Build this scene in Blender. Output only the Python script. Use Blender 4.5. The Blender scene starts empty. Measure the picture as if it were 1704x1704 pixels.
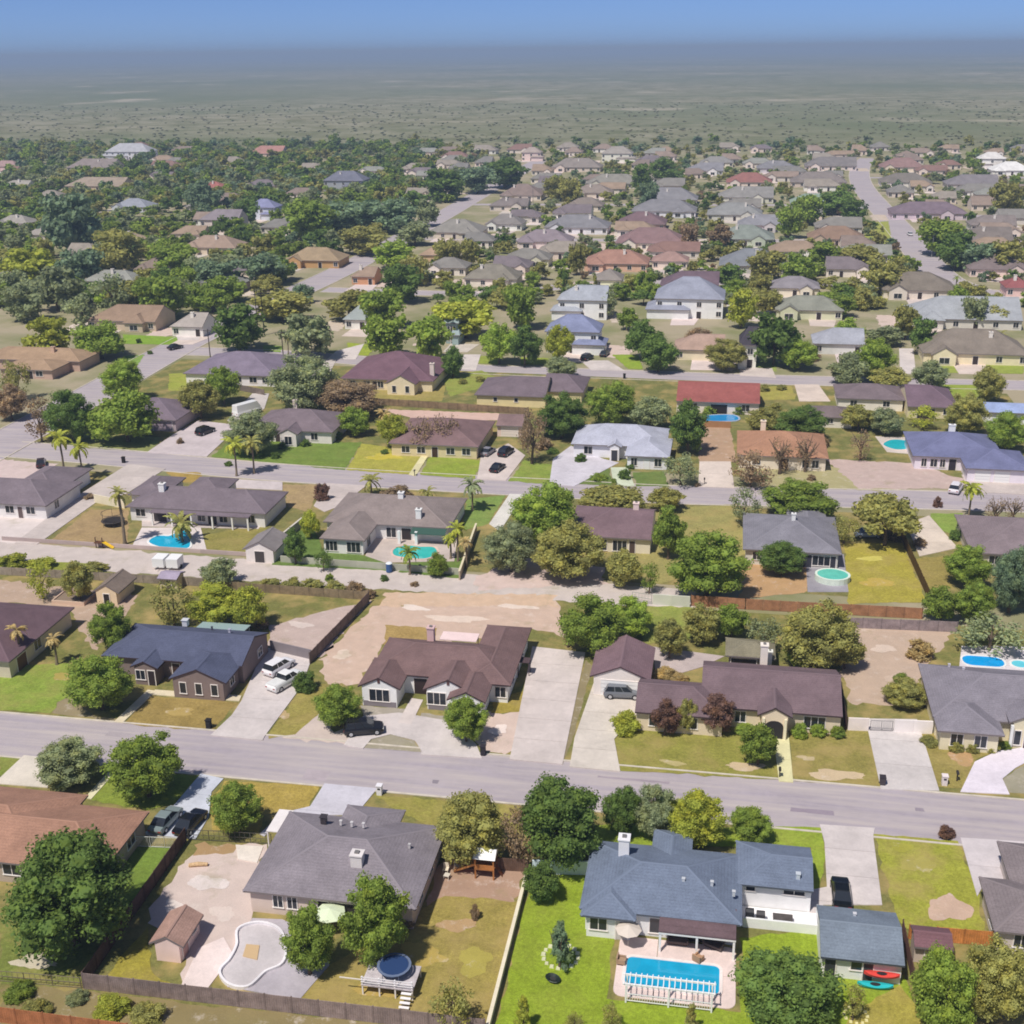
import bpy, math, random
import numpy as np

# ------------------------------------------------------------------ camera, sky, sun, exposure
scene = bpy.context.scene
COL = scene.collection
SRC = 1704.0                       # the photograph's side in pixels
F_PX, CAM_H = 2020.0, 76.0
PITCH, YAW, ROLL = math.atan(770 / F_PX), math.radians(10.4), math.radians(0.8)
_cy, _sy = math.cos(YAW), math.sin(YAW)
FWD = np.array([-_sy * math.cos(PITCH), _cy * math.cos(PITCH), -math.sin(PITCH)])
_r0 = np.array([_cy, _sy, 0.0]); _u0 = np.cross(_r0, FWD)
RGT = _r0 * math.cos(ROLL) - _u0 * math.sin(ROLL)
UPV = _u0 * math.cos(ROLL) + _r0 * math.sin(ROLL)
cam_data = bpy.data.cameras.new('camera')
cam = bpy.data.objects.new('camera', cam_data); COL.objects.link(cam)
cam_data.sensor_width = 36.0; cam_data.lens = 36.0 * F_PX / SRC
cam_data.clip_start = 1.0; cam_data.clip_end = 200000.0
from mathutils import Matrix, Vector
cam.matrix_world = Matrix(((RGT[0], UPV[0], -FWD[0], 0), (RGT[1], UPV[1], -FWD[1], 0), (RGT[2], UPV[2], -FWD[2], CAM_H), (0, 0, 0, 1)))
scene.camera = cam

SUN_ELEV = math.radians(60)
SUN_DIR = Vector((-0.47, -0.88, 0)).normalized()          # horizontal direction towards the sun
world = bpy.data.worlds.new('World'); scene.world = world; world.use_nodes = True
wn = world.node_tree
sky = wn.nodes.new('ShaderNodeTexSky'); sky.sky_type = 'NISHITA'; sky.sun_disc = False
sky.sun_elevation = SUN_ELEV
sky.sun_rotation = math.atan2(SUN_DIR.x, SUN_DIR.y)
sky.altitude = 300; sky.air_density = 0.25; sky.dust_density = 0.8; sky.ozone_density = 8.0
HAZE = 0.00024
wn.links.new(sky.outputs[0], wn.nodes['Background'].inputs[0])
wn.nodes['Background'].inputs[1].default_value = 0.132
sun_data = bpy.data.lights.new('sun', 'SUN'); sun_data.energy = 3.6; sun_data.angle = math.radians(2.0)
sun_data.color = (1.0, 0.94, 0.85)
sun = bpy.data.objects.new('sun', sun_data); COL.objects.link(sun)
_to_sun = Vector((SUN_DIR.x * math.cos(SUN_ELEV), SUN_DIR.y * math.cos(SUN_ELEV), math.sin(SUN_ELEV)))
sun.rotation_euler = _to_sun.to_track_quat('Z', 'Y').to_euler(); sun.location = (-60, -40, 140)
scene.view_settings.view_transform = 'Standard'; scene.view_settings.look = 'None'
scene.view_settings.exposure = 0.12; scene.view_settings.gamma = 1.0
scene.view_settings.use_curve_mapping = False
scene.render.engine = 'CYCLES'
scene.cycles.use_denoising = True; scene.cycles.filter_width = 1.8
scene.cycles.max_bounces = 8; scene.cycles.diffuse_bounces = 4; scene.cycles.glossy_bounces = 2
scene.cycles.transmission_bounces = 2; scene.cycles.volume_bounces = 0; scene.cycles.transparent_max_bounces = 8

# ------------------------------------------------------------------ helpers
rnd = random.Random(7)

def at(px, py, z=0.06):
    """the point of the place, at height z, that the photograph shows at (px, py)"""
    d = FWD * F_PX + RGT * (px - 852) - UPV * (py - 852)
    t = (z - CAM_H) / d[2]
    return (d[0] * t, d[1] * t, z)

def seen(x, y, z=0.0):
    v = np.array([x, y, z - CAM_H]); w = float(v @ FWD)
    return 852 + F_PX * float(v @ RGT) / w, 852 - F_PX * float(v @ UPV) / w, F_PX / w

def lin(h, k=1.0):
    c = [int(h[i:i + 2], 16) / 255 for i in (0, 2, 4)]
    c = [x / 12.92 if x <= 0.04045 else ((x + 0.055) / 1.055) ** 2.4 for x in c]
    return tuple(min(0.9, x * k * 1.22) for x in c)

class MB:
    """collects the faces of one mesh"""
    def __init__(s): s.v, s.f, s.m = [], [], []
    def poly(s, pts, m=0):
        n = len(s.v); s.v += [tuple(p) for p in pts]; s.f.append(tuple(range(n, n + len(pts)))); s.m.append(m)
    def solid(s, verts, faces, m=0):
        n = len(s.v); s.v += [tuple(p) for p in verts]
        for i, f in enumerate(faces):
            s.f.append(tuple(n + k for k in f)); s.m.append(m[i] if isinstance(m, (list, tuple)) else m)
    def box(s, x0, x1, y0, y1, z0, z1, m=0):
        s.solid([(x0, y0, z0), (x1, y0, z0), (x1, y1, z0), (x0, y1, z0), (x0, y0, z1), (x1, y0, z1), (x1, y1, z1), (x0, y1, z1)],
                [(3, 2, 1, 0), (4, 5, 6, 7), (0, 1, 5, 4), (1, 2, 6, 5), (2, 3, 7, 6), (3, 0, 4, 7)], m)
    def slab(s, pts, z0, z1, m=0):
        n = len(pts)
        a = sum(pts[i][0] * pts[(i + 1) % n][1] - pts[(i + 1) % n][0] * pts[i][1] for i in range(n))
        if a < 0: pts = pts[::-1]
        vs = [(p[0], p[1], z0) for p in pts] + [(p[0], p[1], z1) for p in pts]
        fs = [tuple(range(n, 2 * n))] + [(i, (i + 1) % n, n + (i + 1) % n, n + i) for i in range(n)]
        s.solid(vs, fs, m)
    def tube(s, p0, p1, r0, r1, n=8, m=0, cap=True):
        a, b = Vector(p0), Vector(p1); d = (b - a).normalized()
        u = d.orthogonal().normalized(); w = d.cross(u)
        vs = []
        for c, r in ((a, r0), (b, r1)):
            for i in range(n):
                t = 2 * math.pi * i / n; vs.append(c + u * (r * math.cos(t)) + w * (r * math.sin(t)))
        fs = [(i, (i + 1) % n, n + (i + 1) % n, n + i) for i in range(n)]
        if cap: fs += [tuple(range(n, 2 * n)), tuple(range(n - 1, -1, -1))]
        s.solid(vs, fs, m)
    def path(s, pts, rad, n=6, m=0):
        """one joined tube through pts with a radius for each"""
        base = len(s.v)
        for k, p in enumerate(pts):
            p = Vector(p); q = Vector(pts[min(k + 1, len(pts) - 1)]); o = Vector(pts[max(k - 1, 0)])
            d = (q - o).normalized(); ref = Vector((0.31, 0.95, 0.05)) if abs(d.z) > 0.5 else Vector((0, 0, 1))
            u = d.cross(ref).normalized(); w = d.cross(u)
            for i in range(n):
                t = 2 * math.pi * i / n; s.v.append(tuple(p + u * (rad[k] * math.cos(t)) + w * (rad[k] * math.sin(t))))
        for k in range(len(pts) - 1):
            for i in range(n):
                a, b = base + k * n + i, base + k * n + (i + 1) % n
                s.f.append((a, b, b + n, a + n)); s.m.append(m)
        s.f.append(tuple(base + (len(pts) - 1) * n + i for i in range(n))); s.m.append(m)
    def mesh(s, name, mats, org=(0, 0, 0), smooth=False):
        me = bpy.data.meshes.new(name)
        me.from_pydata([(p[0] - org[0], p[1] - org[1], p[2] - org[2]) for p in s.v], [], s.f)
        for mt in mats: me.materials.append(mt)
        if len(mats) > 1: me.polygons.foreach_set('material_index', s.m)
        if smooth: me.polygons.foreach_set('use_smooth', [True] * len(me.polygons))
        me.update(); return me

def new(name, me, parent=None, color=None, loc=None, rz=0.0):
    o = bpy.data.objects.new(name, me); COL.objects.link(o)
    if parent is not None: o.parent = parent
    if color is not None: o.color = tuple(color) if len(color) == 4 else tuple(color) + (1.0,)
    if loc is not None: o.location = loc
    if rz: o.rotation_euler = (0, 0, rz)
    return o

LABELS = []
def tag(o, label, cat, group=None):
    o['label'] = label; o['category'] = cat
    if group: o['group'] = group
    return o
def struct(o, kind='structure'): o['kind'] = kind; return o
def empty(name, loc, rz=0.0):
    o = new(name, None, loc=loc, rz=rz); o.empty_display_size = 0.3; return o
def part(name, mb, mats, parent, color=None, org=None, smooth=False):
    """a mesh written in world metres, hung under its thing"""
    org = org if org is not None else tuple(parent.location)
    return new(name, mb.mesh(name, mats if isinstance(mats, list) else [mats], org, smooth), parent, color)
def copy_tree(o, parent=None):
    c = o.copy(); COL.objects.link(c); c.parent = parent
    for ch in [k for k in o.children]: copy_tree(ch, c)
    return c

# ------------------------------------------------------------------ materials
def material(name, base=None, rough=0.8, use_obj=False, noise=(), spec=0.3, metal=0.0, build=None):
    """principled material; noise = (scale, low, high) factors multiplied into the colour; colour from the object when use_obj"""
    m = bpy.data.materials.new(name); m.use_nodes = True; t = m.node_tree; b = t.nodes['Principled BSDF']
    b.inputs['Roughness'].default_value = rough; b.inputs['Metallic'].default_value = metal
    b.inputs['Specular IOR Level'].default_value = spec
    geo = t.nodes.new('ShaderNodeNewGeometry')
    if use_obj:
        oi = t.nodes.new('ShaderNodeObjectInfo'); c = oi.outputs['Color']
    else:
        rgb = t.nodes.new('ShaderNodeRGB'); rgb.outputs[0].default_value = (*base, 1); c = rgb.outputs[0]
    for sc, lo, hi in noise:
        n = t.nodes.new('ShaderNodeTexNoise'); n.inputs['Scale'].default_value = sc; n.inputs['Detail'].default_value = 4
        t.links.new(geo.outputs['Position'], n.inputs['Vector'])
        r = t.nodes.new('ShaderNodeMapRange'); r.inputs[1].default_value = 0.3; r.inputs[2].default_value = 0.7
        r.inputs[3].default_value = lo; r.inputs[4].default_value = hi
        t.links.new(n.outputs['Fac'], r.inputs[0])
        x = t.nodes.new('ShaderNodeVectorMath'); x.operation = 'SCALE'
        t.links.new(c, x.inputs[0]); t.links.new(r.outputs[0], x.inputs['Scale']); c = x.outputs[0]
    if build: c = build(t, c, geo)
    t.links.new(c, b.inputs['Base Color'])
    return m

def _mix(t, fac, a, b):
    n = t.nodes.new('ShaderNodeMix'); n.data_type = 'RGBA'
    t.links.new(fac, n.inputs['Factor'])
    for s, k in ((a, 'A'), (b, 'B')):
        sock = [i for i in n.inputs if i.name == k and i.type == 'RGBA'][0]
        if isinstance(s, tuple): sock.default_value = (*s, 1)
        else: t.links.new(s, sock)
    return [o for o in n.outputs if o.type == 'RGBA'][0]
def _noise(t, vec, scale, lo, hi, detail=4, rough=0.55):
    n = t.nodes.new('ShaderNodeTexNoise'); n.inputs['Scale'].default_value = scale; n.inputs['Detail'].default_value = detail
    n.inputs['Roughness'].default_value = rough
    t.links.new(vec, n.inputs['Vector'])
    r = t.nodes.new('ShaderNodeMapRange'); r.inputs[1].default_value = lo; r.inputs[2].default_value = hi; r.clamp = True
    t.links.new(n.outputs['Fac'], r.inputs[0]); return r.outputs[0]

def lawn_build(t, c, geo):
    oi = t.nodes.new('ShaderNodeObjectInfo')
    f = _noise(t, geo.outputs['Position'], 0.22, 0.45, 0.68, 5, 0.6)
    mul = t.nodes.new('ShaderNodeMath'); mul.operation = 'MULTIPLY'
    t.links.new(f, mul.inputs[0]); t.links.new(oi.outputs['Alpha'], mul.inputs[1])
    return _mix(t, mul.outputs[0], c, lin('b09a66', 0.85))
def dirt_build(t, c, geo):
    f = _noise(t, geo.outputs['Position'], 0.22, 0.56, 0.95, 6, 0.7)
    g = _mix(t, f, c, lin('8f8a58', 0.8))
    f2 = _noise(t, geo.outputs['Position'], 0.6, 0.55, 0.85, 7, 0.75)
    return _mix(t, f2, g, lin('e4d8d0', 0.8))
def terrain_build(t, c, geo):
    p = geo.outputs['Position']
    f = _noise(t, p, 0.05, 0.4, 0.62, 6, 0.6)
    a = _mix(t, f, lin('b0a48a', 0.78), lin('8f9066', 0.74))
    far = _noise(t, p, 0.0035, 0.35, 0.65, 6, 0.62)
    b = _mix(t, far, lin('807c58', 0.78), lin('6c7048', 0.76))
    spots = _noise(t, p, 0.02, 0.44, 0.57, 9, 0.78)
    b1 = _mix(t, spots, lin('a09a80', 0.8), b)
    big = _noise(t, p, 0.0011, 0.42, 0.62, 5, 0.6)                  # wide tracts of greener and drier brush
    b1b = _mix(t, big, b1, lin('747a56', 0.8))
    pale = _noise(t, p, 0.004, 0.60, 0.70, 4, 0.6)                 # bare clearings
    b2 = _mix(t, pale, b1b, lin('b8ae98', 0.8))
    # the town's dry gardens end where the brush country begins
    sep = t.nodes.new('ShaderNodeSeparateXYZ'); t.links.new(p, sep.inputs[0])
    r = t.nodes.new('ShaderNodeMapRange'); r.inputs[1].default_value = 940; r.inputs[2].default_value = 1080
    t.links.new(sep.outputs['Y'], r.inputs[0])
    return _mix(t, r.outputs[0], a, b2)
def roof_build(t, c, geo):
    sep = t.nodes.new('ShaderNodeSeparateXYZ'); t.links.new(geo.outputs['Position'], sep.inputs[0])
    w = t.nodes.new('ShaderNodeMath'); w.operation = 'MULTIPLY'; w.inputs[1].default_value = 9.0
    t.links.new(sep.outputs['Z'], w.inputs[0])
    fr = t.nodes.new('ShaderNodeMath'); fr.operation = 'FRACT'; t.links.new(w.outputs[0], fr.inputs[0])
    r = t.nodes.new('ShaderNodeMapRange'); r.inputs[1].default_value = 0; r.inputs[2].default_value = 0.35
    r.inputs[3].default_value = 0.86; r.inputs[4].default_value = 1.02
    t.links.new(fr.outputs[0], r.inputs[0])
    x = t.nodes.new('ShaderNodeVectorMath'); x.operation = 'SCALE'
    t.links.new(c, x.inputs[0]); t.links.new(r.outputs[0], x.inputs['Scale']); return x.outputs[0]
def foliage_build(t, c, geo):
    r = t.nodes.new('ShaderNodeMapRange'); r.inputs[3].default_value = 0.7; r.inputs[4].default_value = 1.5
    t.links.new(geo.outputs['Random Per Island'], r.inputs[0])
    x = t.nodes.new('ShaderNodeVectorMath'); x.operation = 'SCALE'
    t.links.new(c, x.inputs[0]); t.links.new(r.outputs[0], x.inputs['Scale'])
    f = _noise(t, geo.outputs['Position'], 0.9, 0.45, 0.7, 3)
    warm = t.nodes.new('ShaderNodeVectorMath'); warm.operation = 'MULTIPLY'; warm.inputs[1].default_value = (1.22, 1.1, 0.78)
    t.links.new(x.outputs[0], warm.inputs[0])
    return _mix(t, f, x.outputs[0], warm.outputs[0])

M = {}
M['terrain'] = material('terrain', (0.2, 0.2, 0.1), 0.95, build=terrain_build, spec=0.1)
M['lawn'] = material('lawn', use_obj=True, rough=0.95, noise=((2.5, 0.82, 1.16), (0.5, 0.86, 1.12), (8.0, 0.8, 1.2)), spec=0.1, build=lawn_build)
M['dirt'] = material('dirt', use_obj=True, rough=0.95, noise=((0.5, 0.92, 1.06), (9.0, 0.92, 1.07)), spec=0.1, build=dirt_build)
M['concrete'] = material('concrete', use_obj=True, rough=0.85, noise=((0.25, 0.86, 1.07), (1.2, 0.94, 1.05), (5.0, 0.94, 1.05)), spec=0.2)
def asphalt_build(t, c, geo):
    mp = t.nodes.new('ShaderNodeMapping'); mp.inputs['Scale'].default_value = (0.06, 0.9, 1.0); t.links.new(geo.outputs['Position'], mp.inputs['Vector'])
    f = _noise(t, mp.outputs[0], 1.0, 0.35, 0.68, 5, 0.6)          # worn wheel tracks run along the street
    return _mix(t, f, c, lin('beb4b2', 0.84))
M['asphalt'] = material('asphalt', lin('a89fa8', 0.84), 0.9, noise=((0.12, 0.9, 1.08), (1.1, 0.95, 1.06), (9.0, 0.93, 1.07)), spec=0.2, build=asphalt_build)
M['kerb'] = material('kerb', lin('cfc6b8', 0.85), 0.9, noise=((1.0, 0.85, 1.1),))
M['roof'] = material('roof_shingle', use_obj=True, rough=0.9, noise=((0.35, 0.86, 1.12), (1.6, 0.93, 1.07), (6.0, 0.86, 1.14)), spec=0.15, build=roof_build)
M['wall'] = material('wall_render', use_obj=True, rough=0.85, noise=((0.8, 0.93, 1.04),), spec=0.2)
M['trim'] = material('trim_paint', use_obj=True, rough=0.6, spec=0.3)
M['glass'] = material('window_glass', (0.025, 0.03, 0.04), 0.08, spec=0.6)
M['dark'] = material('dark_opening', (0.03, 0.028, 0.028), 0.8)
M['white'] = material('white_paint', (0.78, 0.78, 0.77), 0.6, noise=((0.9, 0.93, 1.03),))
M['foliage'] = material('foliage', use_obj=True, rough=0.85, spec=0.15, build=foliage_build)
def leafy(m):
    t = m.node_tree; b = t.nodes['Principled BSDF']; o = t.nodes['Material Output']
    tr = t.nodes.new('ShaderNodeBsdfTranslucent'); mx = t.nodes.new('ShaderNodeMixShader'); mx.inputs[0].default_value = 0.45
    t.links.new(b.inputs['Base Color'].links[0].from_socket, tr.inputs['Color'])
    t.links.new(b.outputs[0], mx.inputs[1]); t.links.new(tr.outputs[0], mx.inputs[2]); t.links.new(mx.outputs[0], o.inputs['Surface'])
leafy(M['foliage'])
M['bark'] = material('bark', use_obj=True, rough=0.95, noise=((6.0, 0.7, 1.2),), spec=0.1)
M['wood'] = material('fence_wood', use_obj=True, rough=0.9, noise=((1.2, 0.75, 1.2), (7.0, 0.85, 1.15)), spec=0.1)
M['metal'] = material('metal', use_obj=True, rough=0.45, spec=0.5, metal=0.2)
M['paint'] = material('car_paint', use_obj=True, rough=0.22, spec=0.6)
M['tyre'] = material('tyre_rubber', (0.02, 0.02, 0.02), 0.9)
M['lamp'] = material('lamp_lens', (0.75, 0.75, 0.72), 0.15, spec=0.7)
M['taillamp'] = material('taillamp_lens', (0.35, 0.02, 0.02), 0.2, spec=0.6)
M['water'] = material('pool_water', use_obj=True, rough=0.06, noise=((0.8, 0.9, 1.08),), spec=0.5)
M['fabric'] = material('fabric', use_obj=True, rough=0.9)
# ------------------------------------------------------------------ terrain, streets, kerbs
mb = MB(); R = 60000.0
mb.poly([(-R, -2000, 0), (R, -2000, 0), (R, R, 0), (-R, R, 0)])
struct(new('terrain', mb.mesh('terrain', [M['terrain']])))

def offset_line(pts, d):
    out = []
    for i, p in enumerate(pts):
        a, b = Vector(pts[max(i - 1, 0)]), Vector(pts[min(i + 1, len(pts) - 1)])
        t = (b - a).normalized(); out.append((p[0] - t.y * d, p[1] + t.x * d))
    return out
def smooth_line(pts, n=6):
    if len(pts) < 3: return pts
    out = []
    for i in range(len(pts) - 1):
        p0, p1, p2, p3 = (np.array(pts[max(0, min(len(pts) - 1, i + k))], float) for k in (-1, 0, 1, 2))
        for s in range(n):
            t = s / n
            out.append(tuple(0.5 * (2 * p1 + (p2 - p0) * t + (2 * p0 - 5 * p1 + 4 * p2 - p3) * t * t + (3 * p1 - p0 - 3 * p2 + p3) * t ** 3)))
    out.append(tuple(pts[-1])); return out
STREETS = []
def street(name, pts, w, z, kerb=True):
    line = smooth_line(pts); a, b = offset_line(line, w / 2), offset_line(line, -w / 2)
    mb = MB()
    for i in range(len(line) - 1):
        mb.poly([(*b[i], z), (*b[i + 1], z), (*a[i + 1], z), (*a[i], z)])
    s = struct(new(name, mb.mesh(name, [M['asphalt']])))
    STREETS.append((line, w))
    if kerb:
        for side in (a, b):
            k = MB(); sgn = 1 if side is a else -1
            out = offset_line(line, sgn * (w / 2 + 0.28))
            for i in range(len(line) - 1):
                q = [side[i], side[i + 1], out[i + 1], out[i]]
                k.solid([(*p, z) for p in q] + [(*p, z + 0.085) for p in q], [(4, 5, 6, 7), (0, 1, 5, 4), (2, 3, 7, 6)])
            ko = new('kerb', k.mesh('kerb', [M['kerb']]), s); ko['kind'] = 'structure'
    return s
street('street', [(-175, 113.8), (70, 113.8)], 9.0, 0.010)
street('street', [(-146, 217.5), (-120, 215), (-95, 211.8), (-70, 210.0), (-30, 209.2), (-5, 209.1), (36, 212.5), (75, 214)], 9.4, 0.010)
street('street', [(-146, 305), (-120, 304.5), (-98, 301), (-67, 295.5), (-31, 294.6), (11, 294), (55, 295.6), (110, 297)], 8.8, 0.010)
street('road', [(-149, 190), (-149.5, 260), (-150, 330), (-143, 430), (-141.5, 560), (-142, 720), (-142, 900)], 12.0, 0.022)
street('street', [(-137, 397), (-78, 396), (-45, 419), (15, 425), (66, 420), (130, 404)], 8.4, 0.010)
street('road', [(88, 402), (76, 425), (71.3, 456), (71.3, 560), (71, 740), (80, 860), (92, 930)], 12.0, 0.022)
street('street', [(-136.5, 517), (-60, 519), (20, 524), (66, 528)], 8.0, 0.010)
street('street', [(-136.5, 640), (-40, 645), (66, 650)], 7.6, 0.010, False)
street('street', [(77, 610), (160, 612)], 8.0, 0.010, False)
street('street', [(77, 790), (200, 795)], 8.0, 0.010, False)

def pts_at(s, z=0.06):
    v = [float(x) for x in s.split()]
    return [at(v[i], v[i + 1], z)[:2] for i in range(0, len(v), 2)]
def rough_edge(pts, amp, step=0.9):
    """a natural border: the outline cut into short pieces and nudged"""
    out = []
    for i, p in enumerate(pts):
        q = pts[(i + 1) % len(pts)]; L = math.dist(p, q); n = max(1, int(L / step))
        for k in range(n):
            t = k / n
            out.append((p[0] + (q[0] - p[0]) * t + rnd.gauss(0, amp), p[1] + (q[1] - p[1]) * t + rnd.gauss(0, amp)))
    return out
def calm(c, mat):
    g = 0.3 * c[0] + 0.6 * c[1] + 0.1 * c[2]; s, v = (0.92, 0.85) if mat == 'lawn' else (0.95, 1.06)
    return tuple(v * (g + (x - g) * s) for x in c)
_lay = [0]
def patch(name, hexc, pts, mat='lawn', amp=0.12, k=0.85, dry=0.5, z=None):
    pts = pts_at(pts) if isinstance(pts, str) else pts
    if amp: pts = rough_edge(pts, amp)
    _lay[0] += 1
    base = {'dirt': 0.022, 'lawn': 0.034, 'concrete': 0.05}[mat] if z is None else z
    mb = MB(); zz = base + (_lay[0] % 11) * 0.0009
    n = len(pts); a = sum(pts[i][0] * pts[(i + 1) % n][1] - pts[(i + 1) % n][0] * pts[i][1] for i in range(n))
    if a < 0: pts = pts[::-1]
    mb.poly([(p[0], p[1], zz) for p in pts])
    return struct(new(name, mb.mesh(name, [M[mat]]), color=calm(lin(hexc, k), mat) + (dry,)))

def clip(poly, axis, v, keep_less):
    out = []
    for i, p in enumerate(poly):
        q = poly[(i + 1) % len(poly)]
        ip, iq = ((p[axis] <= v) == keep_less), ((q[axis] <= v) == keep_less)
        if ip: out.append(p)
        if ip != iq:
            t = (v - p[axis]) / (q[axis] - p[axis]); out.append((p[0] + (q[0] - p[0]) * t, p[1] + (q[1] - p[1]) * t))
    return out
def area(p): return 0.5 * abs(sum(p[i][0] * p[(i + 1) % len(p)][1] - p[(i + 1) % len(p)][0] * p[i][1] for i in range(len(p))))
def driveway(name, hexc, pts, step=4.6, k=0.88, axis=1, both=False, top=0.105):
    """poured concrete: slabs with open joints between them"""
    pts = pts_at(pts) if isinstance(pts, str) else pts
    e = struct(empty(name, (*pts[0], 0.0)))
    c = lin(hexc, k); _lay[0] += 1; ztop = top + (_lay[0] % 13) * 0.0011
    def cut(polys, ax):
        out = []
        for poly in polys:
            lo, hi = min(p[ax] for p in poly), max(p[ax] for p in poly)
            n = max(1, round((hi - lo) / step))
            for i in range(n):
                q = poly
                if i > 0: q = clip(q, ax, lo + (hi - lo) * i / n + 0.025, False)
                if q and i < n - 1: q = clip(q, ax, lo + (hi - lo) * (i + 1) / n - 0.025, True)
                if len(q) >= 3 and area(q) > 0.15: out.append(q)
        return out
    polys = cut([pts], axis)
    if both: polys = cut(polys, 1 - axis)
    for q in polys:
        mb = MB(); mb.slab(q, 0.0, ztop)
        g = rnd.uniform(0.96, 1.04)
        o = part('slab', mb, M['concrete'], e, tuple(x * g for x in c) + (1,), org=(*pts[0], 0.0))
    return e

# ---- ground cover of the near gardens (outlines taken off the ground as the photograph shows it)
P_ = patch
# south side of the near street
P_('lawn', '8c8a4a', [(-140, 40), (60, 40), (60, 109), (-140, 109)], 'lawn', 0, 0.75, 0.9, z=0.012)
P_('lawn', '8a8a48', [(-143, 118.6), (64, 118.6), (64, 161), (-143, 161)], 'lawn', 0, 0.75, 0.9, z=0.012)
P_('alley', 'c4b8b2', [(-143, 161.3), (-3, 160.8), (-3, 167.6), (-143, 170.6)], 'dirt', 0.25, 0.85)
P_('lawn', '8f8c50', [(-143, 171), (64, 168), (64, 204.2), (-40, 204.2), (-143, 207)], 'lawn', 0, 0.75, 0.9, z=0.012)
P_('lawn', '86884a', [(-143, 223), (64, 219.5), (64, 288), (-143, 296)], 'lawn', 0, 0.75, 0.8, z=0.012)
P_('lawn', '7f8a3c', '0 1510 140 1540 200 1520 150 1610 130 1640 0 1640', dry=0.8)
P_('lawn', '7c9636', '222 1408 294 1411 245 1485 205 1520 200 1450', dry=0.05)
P_('lawn', '8c9c34', '148 1330 190 1284 332 1290 290 1338 245 1348', dry=0.1)
P_('lawn', '86963a', '0 1258 40 1260 0 1300', dry=0.2)
driveway('driveway', 'd6cdc0', '40 1257 74 1261 80 1311 -10 1304')
driveway('path', 'd8d2b0', '186 1279 196 1281 152 1330 141 1328')
driveway('driveway', 'ccd0dc', '334 1288 372 1296 352 1318 347 1360 326 1396 238 1389 288 1342')
P_('lawn', 'b8a048', '376 1299 532 1307 514 1342 440 1356 428 1384 352 1382 350 1326', dry=0.4)
driveway('driveway', 'cbc8d2', '540 1304 628 1312 592 1356 478 1358 440 1392 432 1388 470 1353 516 1342')
P_('lawn', 'a09a44', '622 1322 862 1343 860 1400 725 1378 655 1346', dry=0.5)
P_('dirt_yard', 'ccbab2', '398 1404 442 1408 415 1482 425 1530 400 1560 345 1645 300 1645 318 1560 246 1535 266 1482 328 1418', 'dirt', 0.3)
driveway('path', 'e6dcd2', '392 1406 438 1409 428 1436 396 1430', step=9)
P_('dirt_yard', 'a88a62', '322 1404 400 1404 392 1420 320 1424', 'dirt', 0.2)
P_('lawn', 'a89c34', '246 1542 252 1622 305 1646 300 1654 160 1640 200 1596', dry=0.4)
driveway('path', 'e4d4d0', '330 1578 372 1560 388 1588 345 1646 300 1644', step=9)
driveway('patio', 'b9b2ba', '378 1642 498 1664 548 1606 530 1560 470 1530 420 1528 398 1560', step=30, top=0.08)
P_('lawn', 'a8984a', '556 1600 690 1520 740 1490 866 1500 822 1704 476 1676', dry=0.6)
P_('dirt_yard', 'aa8c78', '728 1436 868 1446 858 1520 800 1530 708 1522', 'dirt', 0.3)
P_('lawn', 'a2ba1c', '880 1478 974 1438 978 1520 1022 1560 1012 1662 1232 1684 1236 1560 1362 1545 1362 1612 1505 1622 1545 1720 822 1720', dry=0.12, k=0.7)
P_('lawn', 'b0a440', '1420 1680 1500 1640 1545 1704 1400 1720', dry=0.3)
P_('lawn', '98ae2a', '990 1372 1366 1376 1372 1440 1362 1482 1346 1482 1346 1410 985 1404', dry=0.2)
driveway('driveway', 'cfc6c4', '1364 1372 1456 1378 1453 1392 1468 1506 1370 1506 1362 1548 1344 1546 1346 1482 1376 1476 1372 1402')
driveway('patio', 'eceaf0', [(3.9, 93.35), (10.75, 93.35), (10.75, 96.1), (3.9, 96.1)], step=12)
P_('lawn', 'a6a834', '1456 1388 1594 1398 1628 1490 1640 1560 1506 1545 1484 1504', dry=0.6)

driveway('driveway', 'cac2c4', '1598 1394 1720 1402 1720 1470 1636 1474 1626 1492')
P_('dirt_yard', '8a7c54', '0 1640 140 1650 720 1712 720 1760 0 1760', 'dirt', 0.2)
# north side of the near street
P_('lawn', '90a63a', '-20 1108 112 1104 128 1150 96 1168 84 1186 -20 1180', dry=0.35)
P_('dirt_yard', '948668', '110 1150 150 1190 200 1200 84 1186 96 1168', 'dirt', 0.2)
driveway('path', 'ddd0b4', '246 1148 260 1150 204 1203 190 1201')
driveway('path', 'ddd0b4', '258 1148 402 1158 398 1167 252 1156', axis=0)
P_('lawn', 'a68e4c', '250 1158 396 1168 352 1216 206 1204', dry=0.25)
driveway('driveway', 'cfc6c4', '402 1166 440 1078 524 1082 502 1142 440 1226 437 1232 350 1224 386 1190')
P_('lawn', 'a69a4c', '504 1142 545 1138 535 1184 490 1222 442 1229', dry=0.5)
P_('dirt_yard', 'c6b6ae', '490 1196 528 1180 560 1215 600 1195 575 1236 470 1229', 'dirt', 0.25)
P_('dirt_yard', 'c8ae9c', '535 1096 622 1008 930 1000 940 1060 884 1046 800 1062 640 1072 606 1120 600 1140 542 1140', 'dirt', 0.3)
P_('lawn', 'b89a5a', '640 1040 730 1045 720 1068 640 1072', dry=0.4, z=0.036)
driveway('driveway', 'cdc4c2', '572 1240 604 1192 664 1186 700 1192 748 1200 792 1238 802 1262 700 1256 702 1250 690 1232 650 1222 618 1230 604 1246', step=60)
P_('planting_island', '9c9480', '606 1244 620 1230 650 1222 690 1232 702 1251', 'dirt', 0.05)
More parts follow.
